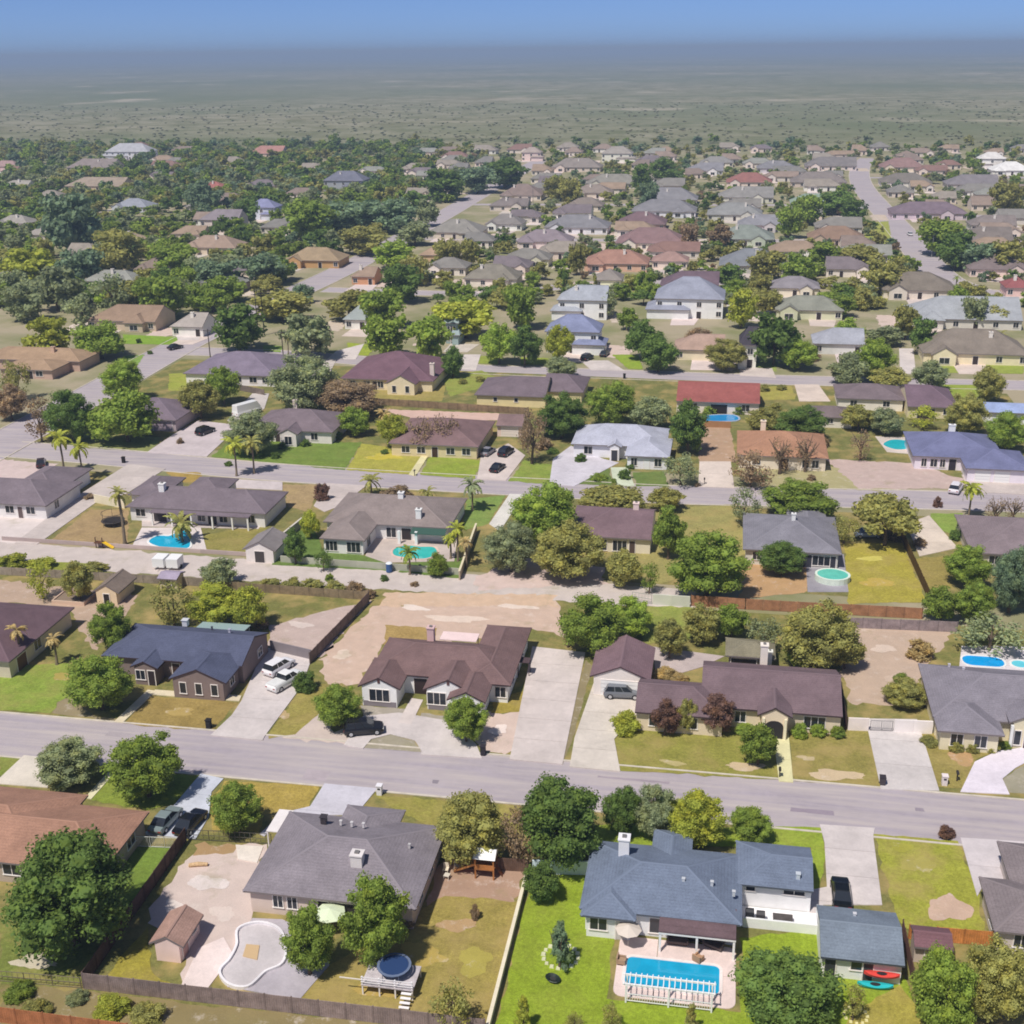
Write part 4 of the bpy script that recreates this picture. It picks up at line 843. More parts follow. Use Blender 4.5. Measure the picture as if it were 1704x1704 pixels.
 (20, 382, 60, 'a59d92', 'd8d0c4', 1, 'washed-out taupe roof at the frame edge of the woods', 'the washed-out taupe roof'),
 (24, 318, 50, 'a8a092', 'e8e4d8', 1, 'cream-walled low house at the frame edge in the far woods', 'the cream low house in the far woods'),
]
for i, (px, py, wpx, roof, wall, st, label, short) in enumerate(FAR):
    roof = mute(roof)
    x, y, _ = at(px, py, 0.0); s = seen(x, y)[2]; w = wpx / s; rr = random.Random(i * 17 + 3)
    d = min(max(11, w * rr.uniform(0.6, 0.8)), 18); ev = 2.9 if st == 1 else 5.9
    y0 = y - OH; x0, x1 = x - w / 2, x + w / 2
    wings = [(x0, x1, y0, y0 + d, 'x', rr.choice(('hh', 'hh', 'hg')), ev, rr.uniform(0.48, 0.6) if st == 1 else 0.66)]
    wins, doors = [], []
    if w > 15 and st == 1:
        gx = x0 + w * rr.choice((0.2, 0.72)); gw = min(6.5, w * 0.3)
        wings.append((gx - gw / 2, gx + gw / 2, y0 - 2.0, y0 + d * 0.55, 'y', rr.choice(('gh', 'gh', 'hh')), ev - 0.08, 0.6))
        wins.append((1, 's', gx, min(2.4, gw * 0.4), 1.5, 0.6))
    if st == 2:
        sx = rr.choice((-1, 1)); wings.append((x + sx * w * 0.3 - w * 0.32, x + sx * w * 0.3 + w * 0.32, y0 - 1.6, y0 + d * 0.6, 'x', 'hh', 2.9, 0.5)); gx, gw = x + sx * w * 0.3, 0.0
    if st == 1 and rr.random() < 0.55:
        bx = x + w * rr.uniform(-0.25, 0.25); wings.append((bx - w * 0.2, bx + w * 0.2, y0 + d * 0.4, y0 + d + 3.0, 'y', 'hh', ev - 0.05, 0.5))
    nwin = max(2, int(w / 4.5))
    for k in range(nwin):
        u = x0 + OH + 1.2 + (w - 2 * OH - 2.4) * (k / max(1, nwin - 1))
        if len(wings) > 1 and abs(u - gx) < gw / 2 + 0.8: continue
        if k == nwin // 2: doors.append((0, 's', u, 1.3, 2.1, '3c3230'))
        else: wins.append((0, 's', u, 1.4, 1.4, 0.8))
        if st == 2: wins.append((0, 's', u, 1.3, 1.4, 3.5))
    ch = [(x0 + w * rr.uniform(0.3, 0.7), y0 + d * 0.35, 0.9, 0.9, ev, ev + d * 0.2 + 1.2, 'eee6de')] if rr.random() < 0.5 or 'chimney' in label else []
    house('house', label, short, roof, wall, wings, wins, doors, chims=ch)
    pc = rr.choice(('d6c6bc', 'cfc2bc', 'd8c8c4', 'c8beb4')); px0 = x0 + w * rr.uniform(0.0, 0.5)
    driveway('driveway', pc, [(px0, y0 - rr.uniform(7, 12)), (px0 + rr.uniform(6, 9), y0 - 9), (px0 + 8, y0 + 0.6), (px0, y0 + 0.6)], step=30, top=0.07)
    if rr.random() < 0.7:
        sx = x1 + 1 if rr.random() < 0.5 else x0 - 8
        patch('dirt_yard', rr.choice(('cdb8ac', 'd2c2b6', 'c4b4a4')), [(sx, y0 - 3), (sx + 7, y0 - 3), (sx + 7, y0 + d), (sx, y0 + d)], 'dirt', 0.4)
N_NEAR = len(HOUSES) - len(FAR)
# the rest of the far quarters, house beside house along the same grid
gh = random.Random(5); MORE = []
def free_lot(x, y, w, d, m=3.5):
    for q in HOUSES + MORE:
        if abs(x - q[1]) < w / 2 + q[3] + m and abs(y - q[2]) < d / 2 + q[4] + m: return False
    for line, sw in STREETS:
        for i in range(len(line) - 1):
            a, b = np.array(line[i]), np.array(line[i + 1]); pt = np.array([x, y]); t = max(0, min(1, float((pt - a) @ (b - a) / ((b - a) @ (b - a)))))
            if np.linalg.norm(a + (b - a) * t - pt) < sw / 2 + max(w, d) / 2 + 1.5: return False
    return True
PALETTE = [('8c7c74', 'brown'), ('97857a', 'pinkish-brown'), ('8a8680', 'grey'), ('9a9086', 'taupe'), ('7f7478', 'mauve'), ('a08a78', 'tan'), ('84807c', 'ash-grey'), ('8f7068', 'reddish-brown'), ('94948c', 'pale grey')]
for _ in range(2600):
    woods = gh.random() < 0.3
    px, py = (gh.uniform(0, 640), gh.uniform(248, 470)) if woods else (gh.uniform(660, 1704), gh.uniform(250, 480))
    if len(MORE) >= 110: break
    if woods and sum(1 for q in MORE if q[7]) >= 26: continue
    x, y, _z = at(px, py, 0.0); w, d = gh.uniform(12, 21), gh.uniform(9.5, 14)
    if -136 < x < -116 and 380 < y < 800: continue                # keeps the road's edge open
    if free_lot(x, y, w, d, 7.0 if woods else 3.0): MORE.append(('', x, y, w / 2, d / 2, gh.choice(PALETTE), gh.choice(('efe4da', 'e8dcd0', 'f2ece6', 'e4d4c8', 'dcd4cc')), woods))
lab_count = {}
MORE.sort(key=lambda q: seen(q[1], q[2])[0])
for _s, x, y, hw, hd, (roof, word), wall, woods in MORE:
    near = min(HOUSES[N_NEAR:N_NEAR + len(FAR)], key=lambda q: (q[1] - x) ** 2 + (q[2] - y) ** 2)
    dx, dy = x - near[1], y - near[2]; rel = ('right of' if dx > 0 else 'left of') if abs(dx) > abs(dy) else ('behind' if dy > 0 else 'in front of')
    label = f'small {word} roofed house {rel} {near[0]}'
    n = lab_count[label] = lab_count.get(label, 0) + 1
    if n > 1: label = f'small {word} roofed house further {rel} {near[0]}' if n == 2 else f'small {word} roofed house furthest {rel} {near[0]}'
    wings = [(x - hw, x + hw, y - hd, y + hd, 'x', gh.choice(('hh', 'hg', 'gh')), 2.9, gh.uniform(0.48, 0.58))]; wins = []; doors = []
    gx = x + hw * gh.choice((-0.55, 0.55)); gw = min(6.0, hw * 0.7); wings.append((gx - gw / 2, gx + gw / 2, y - hd - 2.0, y + 1, 'y', gh.choice(('gh', 'hh')), 2.82, 0.58))
    wins.append((1, 's', gx, 1.8, 1.5, 0.6))
    for u in (-0.8, -0.35, 0.3, 0.75):
        if abs(x + hw * u - gx) > gw / 2 + 0.8: (doors.append((0, 's', x + hw * u, 1.2, 2.1, '3c3230')) if not doors and u > -0.5 else wins.append((0, 's', x + hw * u, 1.4, 1.4, 0.8)))
    house('house', label, f'the {word} house {rel} {near[0][4:]}', roof, wall, wings, wins, doors)
    driveway('driveway', gh.choice(('d8c8be', 'd2c4bc', 'dccec8')), [(gx - 3, y - hd - gh.uniform(7, 11)), (gx + 4, y - hd - 9), (gx + 3.5, y - hd - 1.2), (gx - 3, y - hd - 1.2)], step=30, top=0.07)
    if gh.random() < 0.8:
        sx = x + hw * gh.uniform(-1, 0.4); patch('dirt_yard', gh.choice(('d2beb2', 'd6c8bc', 'cdbcae')), [(sx, y + hd), (sx + 9, y + hd), (sx + 9, y + hd + 6), (sx, y + hd + 6)], 'dirt', 0.4)
# ------------------------------------------------------------------ trees
def ico():
    t = (1 + 5 ** 0.5) / 2
    v = np.array([(-1, t, 0), (1, t, 0), (-1, -t, 0), (1, -t, 0), (0, -1, t), (0, 1, t), (0, -1, -t), (0, 1, -t), (t, 0, -1), (t, 0, 1), (-t, 0, -1), (-t, 0, 1)], float)
    v /= np.linalg.norm(v[0])
    f = [(0, 11, 5), (0, 5, 1), (0, 1, 7), (0, 7, 10), (0, 10, 11), (1, 5, 9), (5, 11, 4), (11, 10, 2), (10, 7, 6), (7, 1, 8), (3, 9, 4), (3, 4, 2), (3, 2, 6), (3, 6, 8), (3, 8, 9), (4, 9, 5), (2, 4, 11), (6, 2, 10), (8, 6, 7), (9, 8, 1)]
    return v, f
ICO_V, ICO_F = ico()
def crown_arrays(seed, blobs, leaves, leaf, form='round', core=0.72, lo=0.22, hi=0.4):
    """leaf clumps spread through a unit crown: verts and faces"""
    g = np.random.default_rng(seed); V, Fc = [], []; nv = 0
    cs = []
    for i in range(blobs):
        for _ in range(30):
            d = g.normal(size=3); d /= np.linalg.norm(d)
            r = g.uniform(0.25, 0.86) ** 0.55
            p = d * r
            if form == 'cone':
                h = g.uniform(-0.85, 0.8); k = (1.0 - (h + 1) / 2) * 0.85 + 0.08; a = g.uniform(0, 6.28); q = k * g.uniform(0.3, 0.9)
                p = np.array([q * math.cos(a), q * math.sin(a), h])
            elif form == 'flat': p[2] = abs(p[2]) * 0.9 - 0.3
            elif form == 'dome': p[2] = p[2] if p[2] > -0.45 else -0.45 * g.uniform(0.5, 1)
            if all(np.linalg.norm(p - c) > 0.13 for c, _ in cs): break
        rb = g.uniform(lo, hi) if form != 'cone' else g.uniform(0.16, 0.26)
        cs.append((p, rb))
    if core > 0.5 and form in ('round', 'dome'): cs.append((np.array([0, 0, -0.05]), 0.52)); cs.append((np.array([0.1, 0.05, 0.2]), 0.42))
    for p, rb in cs:
        sq = np.array([1.0, 1.0, g.uniform(0.72, 0.95)])
        v = ICO_V * rb * core * sq * g.uniform(0.8, 1.15, (12, 1)) + p
        V.append(v); Fc += [tuple(k + nv for k in f) for f in ICO_F]; nv += 12
        n = int(leaves * min(2.4, (rb / 0.3) ** 2))
        d = g.normal(size=(n, 3)); d /= np.linalg.norm(d, axis=1)[:, None]
        c = p + d * sq * rb * g.uniform(0.68, 1.16, (n, 1))
        nrm = d + g.normal(size=(n, 3)) * 0.75; nrm[:, 2] += 0.35; nrm /= np.linalg.norm(nrm, axis=1)[:, None]
        u = np.cross(nrm, g.normal(size=(n, 3))); u /= np.linalg.norm(u, axis=1)[:, None]; w = np.cross(nrm, u)
        s = leaf * g.uniform(0.6, 1.4, (n, 1))
        q = np.stack([c - u * s, c - w * s * 0.75, c + u * s, c + w * s * 0.75], 1).reshape(-1, 3)
        V.append(q); Fc += [(nv + 4 * i, nv + 4 * i + 1, nv + 4 * i + 2, nv + 4 * i + 3) for i in range(n)]; nv += 4 * n
    return np.concatenate(V), Fc
def crown_mesh(name, *a, **k):
    v, f = crown_arrays(*a, **k)
    me = bpy.data.meshes.new(name); me.from_pydata(v.tolist(), [], f); me.materials.append(M['foliage']); me.update(); return me
BIG_CROWN = [crown_mesh('crown', s, 84, 260, 0.031, lo=0.16, hi=0.29) for s in (41, 42, 43)]
NEAR_CROWN = {'round': [crown_mesh('crown', s, 60, 130, 0.048, lo=0.2, hi=0.34) for s in (1, 2, 3, 4)], 'flat': [crown_mesh('crown', s, 36, 120, 0.062, form='flat') for s in (5, 6)],
              'dome': [crown_mesh('crown', s, 44, 120, 0.06, form='dome') for s in (7, 8)], 'cone': [crown_mesh('crown', s, 46, 80, 0.05, form='cone') for s in (9, 10)],
              'thin': [crown_mesh('crown', s, 26, 60, 0.055, core=0.3) for s in (11, 12)], 'bare': [crown_mesh('crown', s, 30, 26, 0.05, core=0.0) for s in (13, 14)]}
MID_CROWN = {'round': [crown_mesh('crown', s, 34, 48, 0.085) for s in (21, 22, 23, 24)], 'flat': [crown_mesh('crown', s, 26, 48, 0.085, form='flat') for s in (25,)],
             'dome': [crown_mesh('crown', s, 30, 48, 0.085, form='dome') for s in (26, 27)], 'cone': [crown_mesh('crown', s, 30, 36, 0.07, form='cone') for s in (28,)],
             'thin': [crown_mesh('crown', s, 22, 34, 0.08, core=0.3) for s in (29,)], 'bare': [crown_mesh('crown', s, 24, 18, 0.07, core=0.0) for s in (30,)]}
def trunk_mesh(seed, n_limb, reach):
    """tapered trunk to unit height with limbs that spread into the crown"""
    g = random.Random(seed); mb = MB()
    mid = (g.uniform(-0.05, 0.05), g.uniform(-0.05, 0.05), 0.45)
    mb.path([(0, 0, -0.03), (0.01, 0, 0.12), mid, (mid[0] * 1.5, mid[1] * 1.5, 0.8)], [0.075, 0.055, 0.042, 0.02], 7)
    for i in range(n_limb):
        a = 6.283 * (i + g.uniform(-0.3, 0.3)) / n_limb; z0 = g.uniform(0.3, 0.55); r = reach * g.uniform(0.6, 1.0)
        p = Vector((mid[0], mid[1], z0)); q = Vector((math.cos(a) * r * 0.5, math.sin(a) * r * 0.5, z0 + 0.22)); e = Vector((math.cos(a) * r, math.sin(a) * r, g.uniform(0.75, 1.05)))
        mb.path([p, q, e], [0.032, 0.022, 0.008], 5)
    return mb.mesh('trunk', [M['bark']], smooth=True)
TRUNKS = [trunk_mesh(s, 5, 0.42) for s in (1, 2, 3)]
BARE_TRUNK = trunk_mesh(9, 9, 0.6)
TREE_COL = {'g': '7f9244', 'd': '667d42', 'o': '96965a', 'y': '9fa648', 'k': '8a9470', 'b': '98866e', 'p': '7c6258', 'l': '8ea24a', 'e': '74886c', 't': 'b4a274'}
COL_WORD = {'g': 'mid-green', 'd': 'dark green', 'o': 'olive', 'y': 'yellow-green', 'k': 'grey-green', 'b': 'brownish', 'p': 'purple-brown', 'l': 'bright green', 'e': 'blue-green', 't': 'tan'}
FORM = {'r': 'round', 'f': 'flat', 'D': 'dome', 'c': 'cone', 'n': 'thin', 'B': 'bare'}
TREES = []     # [object, descriptor, x, y, size, px]
BARKC = lin('6f6052', 0.8)
def plant_tree(x, y, a, b, clear, colr, form, near, name='tree', seed=0, yratio=1.0):
    g = random.Random(seed)
    root = empty(name, (x, y, 0.0), 0.0)
    src = BIG_CROWN if near and form == 'round' and a * seen(x, y)[2] > 34 else (NEAR_CROWN if near else MID_CROWN)[form]
    c = lin(TREE_COL[colr], 1.05); j = g.uniform(0.88, 1.14)
    cr = new('crown', g.choice(src), root, tuple(v * j for v in c))
    zc = clear + b * (0.92 if form != 'dome' else 0.7)
    cr.location = (0, 0, zc); cr.scale = (a * g.uniform(0.98, 1.05), a * yratio * g.uniform(0.9, 1.05), b); cr.rotation_euler = (0, 0, g.uniform(0, 6.28) if abs(yratio - 1) < 0.3 else 0)
    tr = new('trunk', BARE_TRUNK if form == 'bare' else g.choice(TRUNKS), root, BARKC)
    hh = zc + b * (0.5 if form != 'bare' else 0.9); wd = max(a, 0.55 * hh) * (1.25 if form == 'bare' else 1.0)
    tr.scale = (wd, wd, hh); tr.rotation_euler = (0, 0, g.uniform(0, 6.28))
    return root
def describe(colr, form, a, b, name):
    f = {'round': 'round', 'flat': 'spreading', 'dome': 'dome-shaped', 'cone': 'conical', 'thin': 'sparse', 'bare': 'nearly bare'}[form]
    if form == 'round' and b > 1.25 * a: f = 'tall'
    if form == 'round' and a > 1.5 * b: f = 'broad'
    return f'{f} {COL_WORD[colr]} {name}'
# crown boxes in the photograph: x0 x1 y0 y1, colour, form (r round, f flat, D dome, c cone, n thin, B bare)
BOXES = '''
0 50 598 660 o n;-14 44 640 694 b r;5 218 1384 1580 d r;180 302 1215 1326 g r;58 166 1228 1308 k r;108 220 1084 1180 g r;145 222 1000 1082 g r;350 438 1298 1384 g r;560 682 1458 1598 g r;467 554 1504 1616 g r
720 842 1318 1432 o r;828 892 1348 1436 b n;860 1002 1292 1436 d r;1003 1072 1308 1386 d r;1056 1132 1302 1396 k r;1112 1212 1312 1412 y r;1211 1286 1341 1402 g r;869 931 1434 1497 d r
905 958 1524 1604 e c;1228 1394 1576 1716 d r;1513 1628 1578 1720 l r;1600 1716 1562 1694 o r;1403 1441 1640 1694 o n;718 792 1630 1712 o n;852 890 1648 1712 y c;1000 1034 1668 1716 o n;1134 1166 1668 1716 o c;940 972 1684 1716 o n
524 602 1136 1208 g r;738 811 1158 1232 g r;1234 1293 1203 1270 g r;1082 1132 1164 1221 p r;1126 1160 1163 1216 o r;1168 1222 1154 1217 p r;1469 1542 1127 1176 o r
934 1042 988 1088 g r;1010 1088 992 1056 l r;930 962 1006 1080 b B;1088 1142 1030 1092 o r;1138 1198 1006 1068 o r;1188 1248 1006 1062 g r;1296 1428 998 1108 o r;1240 1300 1024 1084 k n;1376 1440 1050 1110 o r;1306 1360 1060 1110 g r
104 152 934 998 o r;44 92 942 994 y n;334 396 928 974 k r;250 322 970 1042 o n;310 402 968 1040 y r;380 444 975 1044 y r
472 508 880 934 d r;522 552 912 948 d n;498 534 848 892 y r;711 746 922 960 g D
852 964 802 902 g r;802 898 868 948 k r;886 1004 866 958 o r;968 1068 803 848 o f;1080 1140 810 848 o r;1084 1142 843 924 g r;1008 1070 914 972 o r;1064 1098 938 984 g n;1112 1244 884 988 g r
1212 1266 814 872 k n;1272 1392 794 862 g r;1265 1342 899 956 d r;1423 1532 806 902 o f;1380 1432 856 902 o n;1573 1648 904 972 g r;1652 1722 908 1012 e r;1538 1600 976 1036 g r;1588 1660 968 1032 g r
1596 1704 1030 1076 k n;1640 1676 826 872 b B;1672 1704 826 870 b B
152 264 652 738 g D;74 158 646 728 d r;38 90 664 730 b n;168 238 598 662 l r;370 458 684 752 k r;298 364 633 692 o r;340 400 610 668 g r;444 562 590 682 k r;520 636 636 684 b r
564 614 678 722 g r;628 676 690 742 y r;668 728 692 748 b B;716 768 688 744 b B;862 908 678 764 b n;892 978 654 724 d r;978 1062 634 704 g r;1050 1116 660 712 k r;1114 1178 668 748 d r;1102 1164 752 804 k n
1212 1288 752 808 b n;1280 1318 728 784 b B;1322 1362 724 780 b B;1288 1378 674 732 d r;1242 1300 678 722 o r;1400 1458 674 714 o r;1448 1504 678 720 k r;1512 1562 676 712 y n;1572 1644 654 718 o r;1642 1712 684 748 g r;1414 1452 716 762 b B
1378 1442 590 642 k D;1418 1492 563 628 l r;1300 1362 566 612 l r;1448 1514 610 648 o r;1516 1578 600 648 k r;1622 1670 608 664 o r;1248 1332 518 602 d r;1172 1242 563 612 o r
1038 1102 533 594 d r;1064 1128 554 614 d r;908 956 542 600 y r;844 902 543 604 d r;802 858 538 600 l r;678 748 523 597 l r;603 684 518 592 l r;463 554 518 590 k r;350 440 506 580 d r;734 772 578 624 d r
722 828 496 558 y r;836 902 468 542 g r;43 122 526 592 y r;124 208 538 598 g D;908 960 592 626 k r
0 92 410 470 y r;60 170 320 420 e r;226 314 452 524 g r;326 402 428 478 e r;398 472 420 472 e r;456 492 426 462 d r;620 694 400 444 l r;630 700 438 498 d r;0 70 470 530 k r;50 130 440 512 k r;100 170 486 542 k n;150 220 452 520 k n
246 330 404 450 g r;150 240 380 452 o r;96 170 410 470 e r;420 520 480 530 o r;540 620 480 530 o r;600 676 478 540 g r;660 722 420 470 o n;310 372 300 350 e r;384 430 330 372 d r;470 560 330 396 g r;540 640 330 384 e r;620 700 330 384 e r;560 640 376 420 o r
690 728 330 372 k r;720 762 396 442 o r;764 800 396 440 o r;744 772 400 440 o r;660 720 366 408 k D;700 770 280 330 d r;760 830 276 318 e r;800 880 262 310 d r
1130 1168 368 412 b r;1176 1216 372 408 b r;944 976 402 452 o r;1246 1310 412 460 o r;1338 1400 402 446 g r;1300 1364 420 468 g r;1390 1470 406 448 o r;1432 1500 430 484 o r;1462 1520 424 470 o n;1524 1600 364 420 g r;1560 1626 384 444 d r
1600 1660 400 448 e r;1640 1704 400 450 o r;1650 1704 300 356 o r;1320 1372 320 370 g r;1356 1420 316 352 d r;1290 1340 340 392 g r;1400 1440 330 368 d r;1210 1260 480 540 y r;1250 1300 480 520 o r;1380 1424 490 524 g r
1488 1530 506 560 o r;1512 1560 528 584 d r;1560 1620 548 580 k r;1600 1650 490 540 k r;1636 1686 506 540 o r;1390 1440 530 572 l r;1440 1500 540 572 k r;990 1034 480 524 k n;1026 1060 510 546 g r;1140 1190 546 584 b r;1190 1240 440 476 d r
1050 1086 272 316 d r;1080 1130 262 300 d r;930 970 296 344 o r;900 944 292 330 o r;1060 1096 300 348 e r;960 1000 470 500 d c;926 952 450 498 d c;980 1000 456 496 o c
'''
tid = 0
for row in BOXES.replace('\n', ';').split(';'):
    if not row.strip(): continue
    q = row.split(); x0, x1, y0, y1 = map(float, q[:4]); colr, form = q[4], FORM[q[5]]
    tid += 1; g = random.Random(tid)
    xc, yc = (x0 + x1) / 2, (y0 + y1) / 2
    a = b = 2.0; clear = 0.6
    for _ in range(4):
        zc = clear + b * (0.92 if form != 'dome' else 0.7); X, Y, _z = at(xc, yc, zc); s = seen(X, Y, zc)[2]
        a = (x1 - x0) / 2 / s; half = (y1 - y0) / 2 / s
        th = math.atan2(CAM_H - zc, math.hypot(X, Y))
        b = math.sqrt(max(half ** 2 - (a * math.sin(th)) ** 2, (0.45 * a) ** 2)) / math.cos(th); b = min(b, 1.9 * a)
        clear = min(1.6, 0.3 * b)
    near = yc > 560
    nm = 'tree' if a > 1.25 else 'sapling'
    root = plant_tree(X, Y, a, b, clear, colr, form, near, nm, tid)
    TREES.append([root, describe(colr, form, a, b, nm), X, Y, a * b, seen(X, Y, zc)])
# shrubs: centre x, foot y, width px, height px, colour
SHRUBS = '''508 1153 38 40 d;1040 1220 50 42 y;1240 1222 36 22 l;1330 1230 26 30 l;1362 1226 30 26 l;1394 1228 28 24 g;1530 1098 46 40 t;1545 1240 30 20 o;1590 1252 24 22 o;1618 1253 24 22 o;1648 1250 28 22 o;1672 1248 20 18 g
1574 1396 28 26 p;34 1660 50 34 g;130 1668 36 24 k;186 1690 60 30 y;246 1700 60 24 o;60 1690 50 20 o;430 1508 18 14 b;446 1510 16 12 b;790 1532 16 28 b;676 1545 32 30 b;990 1552 26 30 g;1255 1218 20 12 l;1500 1140 26 24 g
20 946 50 30 y;70 948 46 26 y;160 952 40 22 o;640 968 14 14 d;690 976 14 10 b;450 978 34 20 o;486 980 36 24 o;520 984 40 26 o;556 986 40 24 o;590 990 34 26 b;616 996 22 20 b;548 968 14 16 g
436 1046 26 22 b;1105 1128 40 24 t;1130 1134 30 14 t;996 800 30 12 g;1040 800 22 24 d;1050 780 20 14 d;1022 808 10 14 g;1272 652 20 14 o;1300 650 18 12 o;536 836 26 36 p;1560 846 16 22 p;920 756 20 12 d
508 744 18 16 d;560 732 20 16 d;470 748 14 14 d;432 764 16 14 d;458 764 16 14 d;720 754 16 12 d;300 740 12 14 b;760 742 14 10 d;790 746 14 10 d;1160 810 12 8 b;150 830 22 8 b;380 776 14 10 d;660 828 50 8 b
1590 900 24 22 d;1600 890 20 26 d;1530 910 22 18 b;966 770 20 18 d;1350 800 16 12 b;1230 690 26 20 g;1180 690 24 18 l;1262 800 30 16 k;640 756 14 10 d;1478 896 40 10 b;250 590 10 8 d;232 572 8 10 d
930 622 30 18 k;770 640 16 12 o;800 636 18 12 o;1340 600 44 12 p;1290 684 20 16 o;1085 730 22 12 d;1010 744 26 22 d;1062 760 30 26 d;972 742 24 26 d;905 750 30 26 b;1240 596 24 16 b;1310 748 18 24 k;1370 746 20 22 b'''
SHRUB_LIST = []
for i, row in enumerate(SHRUBS.replace('\n', ';').split(';')):
    q = row.split(); px, py, w, h = map(float, q[:4]); colr = q[4]
    X, Y, _ = at(px, py - 0.12 * h, 0.0); s = seen(X, Y)[2]; a = w / 2 / s
    th = math.atan2(CAM_H, math.hypot(X, Y))
    b = max(0.35, math.sqrt(max((h / 2 / s) ** 2 - (a * math.sin(th)) ** 2, (0.4 * a) ** 2)) / math.cos(th))
    g = random.Random(900 + i)
    root = empty('shrub', (X, Y, 0.0))
    cr = new('crown', g.choice(MID_CROWN['dome'] if py < 1100 else NEAR_CROWN['dome']), root, lin(TREE_COL[colr], 0.95 * g.uniform(0.9, 1.12)))
    cr.location = (0, 0, b * 0.62); cr.scale = (a, a, b * 0.95); cr.rotation_euler = (0, 0, g.uniform(0, 6.28))
    st = new('stem', TRUNKS[i % 3], root, BARKC); st.scale = (a * 0.9, a * 0.9, b)
    TREES.append([root, f'{"low spreading" if a > 1.3 * b else "rounded"} {COL_WORD[colr]} shrub', X, Y, a * b, seen(X, Y)])
# ---- palms
def frond_mesh():
    mb = MB(); n = 7; L = 1.0
    rib = [(L * (i / n), 0.0, 0.28 * math.sin(2.2 * i / n) - 0.42 * (i / n) ** 2.2) for i in range(n + 1)]
    for s in (-1, 1):
        for i in range(n):
            p, q = rib[i], rib[i + 1]; w = 0.19 * math.sin(math.pi * (i + 0.8) / (n + 1.2)); w2 = 0.19 * math.sin(math.pi * (i + 1.6) / (n + 1.2)) * 0.55
            mb.solid([p, q, (q[0] + 0.05, s * w2, q[2] - w2 * 0.55), (p[0] + 0.08, s * w, p[2] - w * 0.5)], [(0, 1, 2, 3) if s > 0 else (3, 2, 1, 0)])
    me = mb.mesh('frond', [M['foliage']]); return me
FROND = frond_mesh()
def palm_trunk_mesh():
    mb = MB(); mb.path([(0, 0, -0.02), (0.004, 0, 0.08), (0.012, 0.004, 0.5), (0.0, 0.0, 0.94), (0, 0, 1.0)], [0.05, 0.032, 0.024, 0.027, 0.018], 9); return mb.mesh('trunk', [M['bark']], smooth=True)
PALM_TRUNK = palm_trunk_mesh()
# foot x, foot y, top y of the trunk, frond length px, colour
PALMS = '''37 1106 1048 20 t;95 1106 1062 18 t;208 906 822 20 o;304 902 872 30 o;682 956 920 22 g;762 934 880 18 y;776 944 902 16 t;750 930 896 16 y;618 826 800 22 o;712 838 818 18 o;786 850 806 24 k;394 792 738 22 y;423 788 736 22 o;107 788 728 24 y;138 798 744 22 y
1611 862 812 24 y;640 720 690 18 t;480 590 560 12 o;1300 450 430 12 o;1292 452 428 12 g;1660 586 556 14 o;1600 592 560 16 k;1640 590 562 14 k;500 372 346 12 y;520 378 352 12 y;545 380 354 12 y;576 384 358 10 y;1310 472 440 10 o;1395 446 420 9 g;1590 480 462 8 g'''
for i, row in enumerate(PALMS.replace('\n', ';').split(';')):
    q = row.split(); px, py, ty, fl = map(float, q[:4]); colr = q[4]; g = random.Random(40 + i)
    X, Y, _ = at(px, py, 0.0); s = seen(X, Y)[2]; th = math.atan2(CAM_H, math.hypot(X, Y))
    hgt = (py - ty) / s / math.cos(th); L = fl / s * 0.95
    root = empty('palm_tree', (X, Y, 0.0))
    tr = new('trunk', PALM_TRUNK, root, lin('8a7c6a', 0.8)); tr.scale = (max(6, hgt), max(6, hgt), hgt)
    n = 18 if py > 700 else 13
    for k in range(n):
        f = new('frond', FROND, root, lin(TREE_COL[colr], 0.95 * g.uniform(0.8, 1.2)))
        f.location = (0, 0, hgt); f.scale = (L * g.uniform(0.85, 1.1), L * 1.1, L)
        f.rotation_euler = (g.uniform(-0.3, 0.3), g.uniform(-0.75, 0.55) if k < n * 0.65 else g.uniform(0.5, 1.1), 6.283 * k * 0.381966)
    TREES.append([root, f'{"tall" if hgt > 5 else "short"} {COL_WORD[colr]} palm', X, Y, hgt * L, seen(X, Y)])
# ---- the wooded quarter and the far gardens: single trees with clear ground between them
def fronting(x, y):
    """the strip just before a far house, which its garden keeps open"""
    return bool(((np.abs(x - HB[:, 0]) < HB[:, 2] * 0.85) & (y < HB[:, 1] - HB[:, 3]) & (y > HB[:, 1] - HB[:, 3] - np.where(HB[:, 1] > 560, 24, 15)) & (HB[:, 1] > 330)).any())
HB = np.array([h[1:] for h in HOUSES])
_sa, _sb, _sw = [], [], []
for line, w in STREETS:
    for i in range(len(line) - 1): _sa.append(line[i]); _sb.append(line[i + 1]); _sw.append(w)
_sa, _sb, _sw = np.array(_sa), np.array(_sb), np.array(_sw); _sd = _sb - _sa; _sl = (_sd ** 2).sum(1)
def clear_of(x, y, m):
    """no house and no street within m"""
    if -136 < x < -112 and 360 < y < 820: return False
    if ((np.abs(x - HB[:, 0]) < HB[:, 2] + m) & (np.abs(y - HB[:, 1]) < HB[:, 3] + m)).any(): return False
    p = np.array([x, y]); t = np.clip(((p - _sa) * _sd).sum(1) / _sl, 0, 1)
    return not fronting(x, y) and not (np.hypot(*(_sa + _sd * t[:, None] - p).T) < _sw / 2 + m).any()
gf = random.Random(77); spots = [(t[2], t[3], math.sqrt(t[4])) for t in TREES]; FAR_SPOTS = []
def try_spot(px, py, r):
    x, y, _ = at(px, py, 0.0)
    if not clear_of(x, y, r * 0.75): return None
    A = np.array(spots)
    if ((A[:, 0] - x) ** 2 + (A[:, 1] - y) ** 2 < (0.7 * (A[:, 2] + r)) ** 2).any(): return None
    spots.append((x, y, r)); return x, y
count = 0
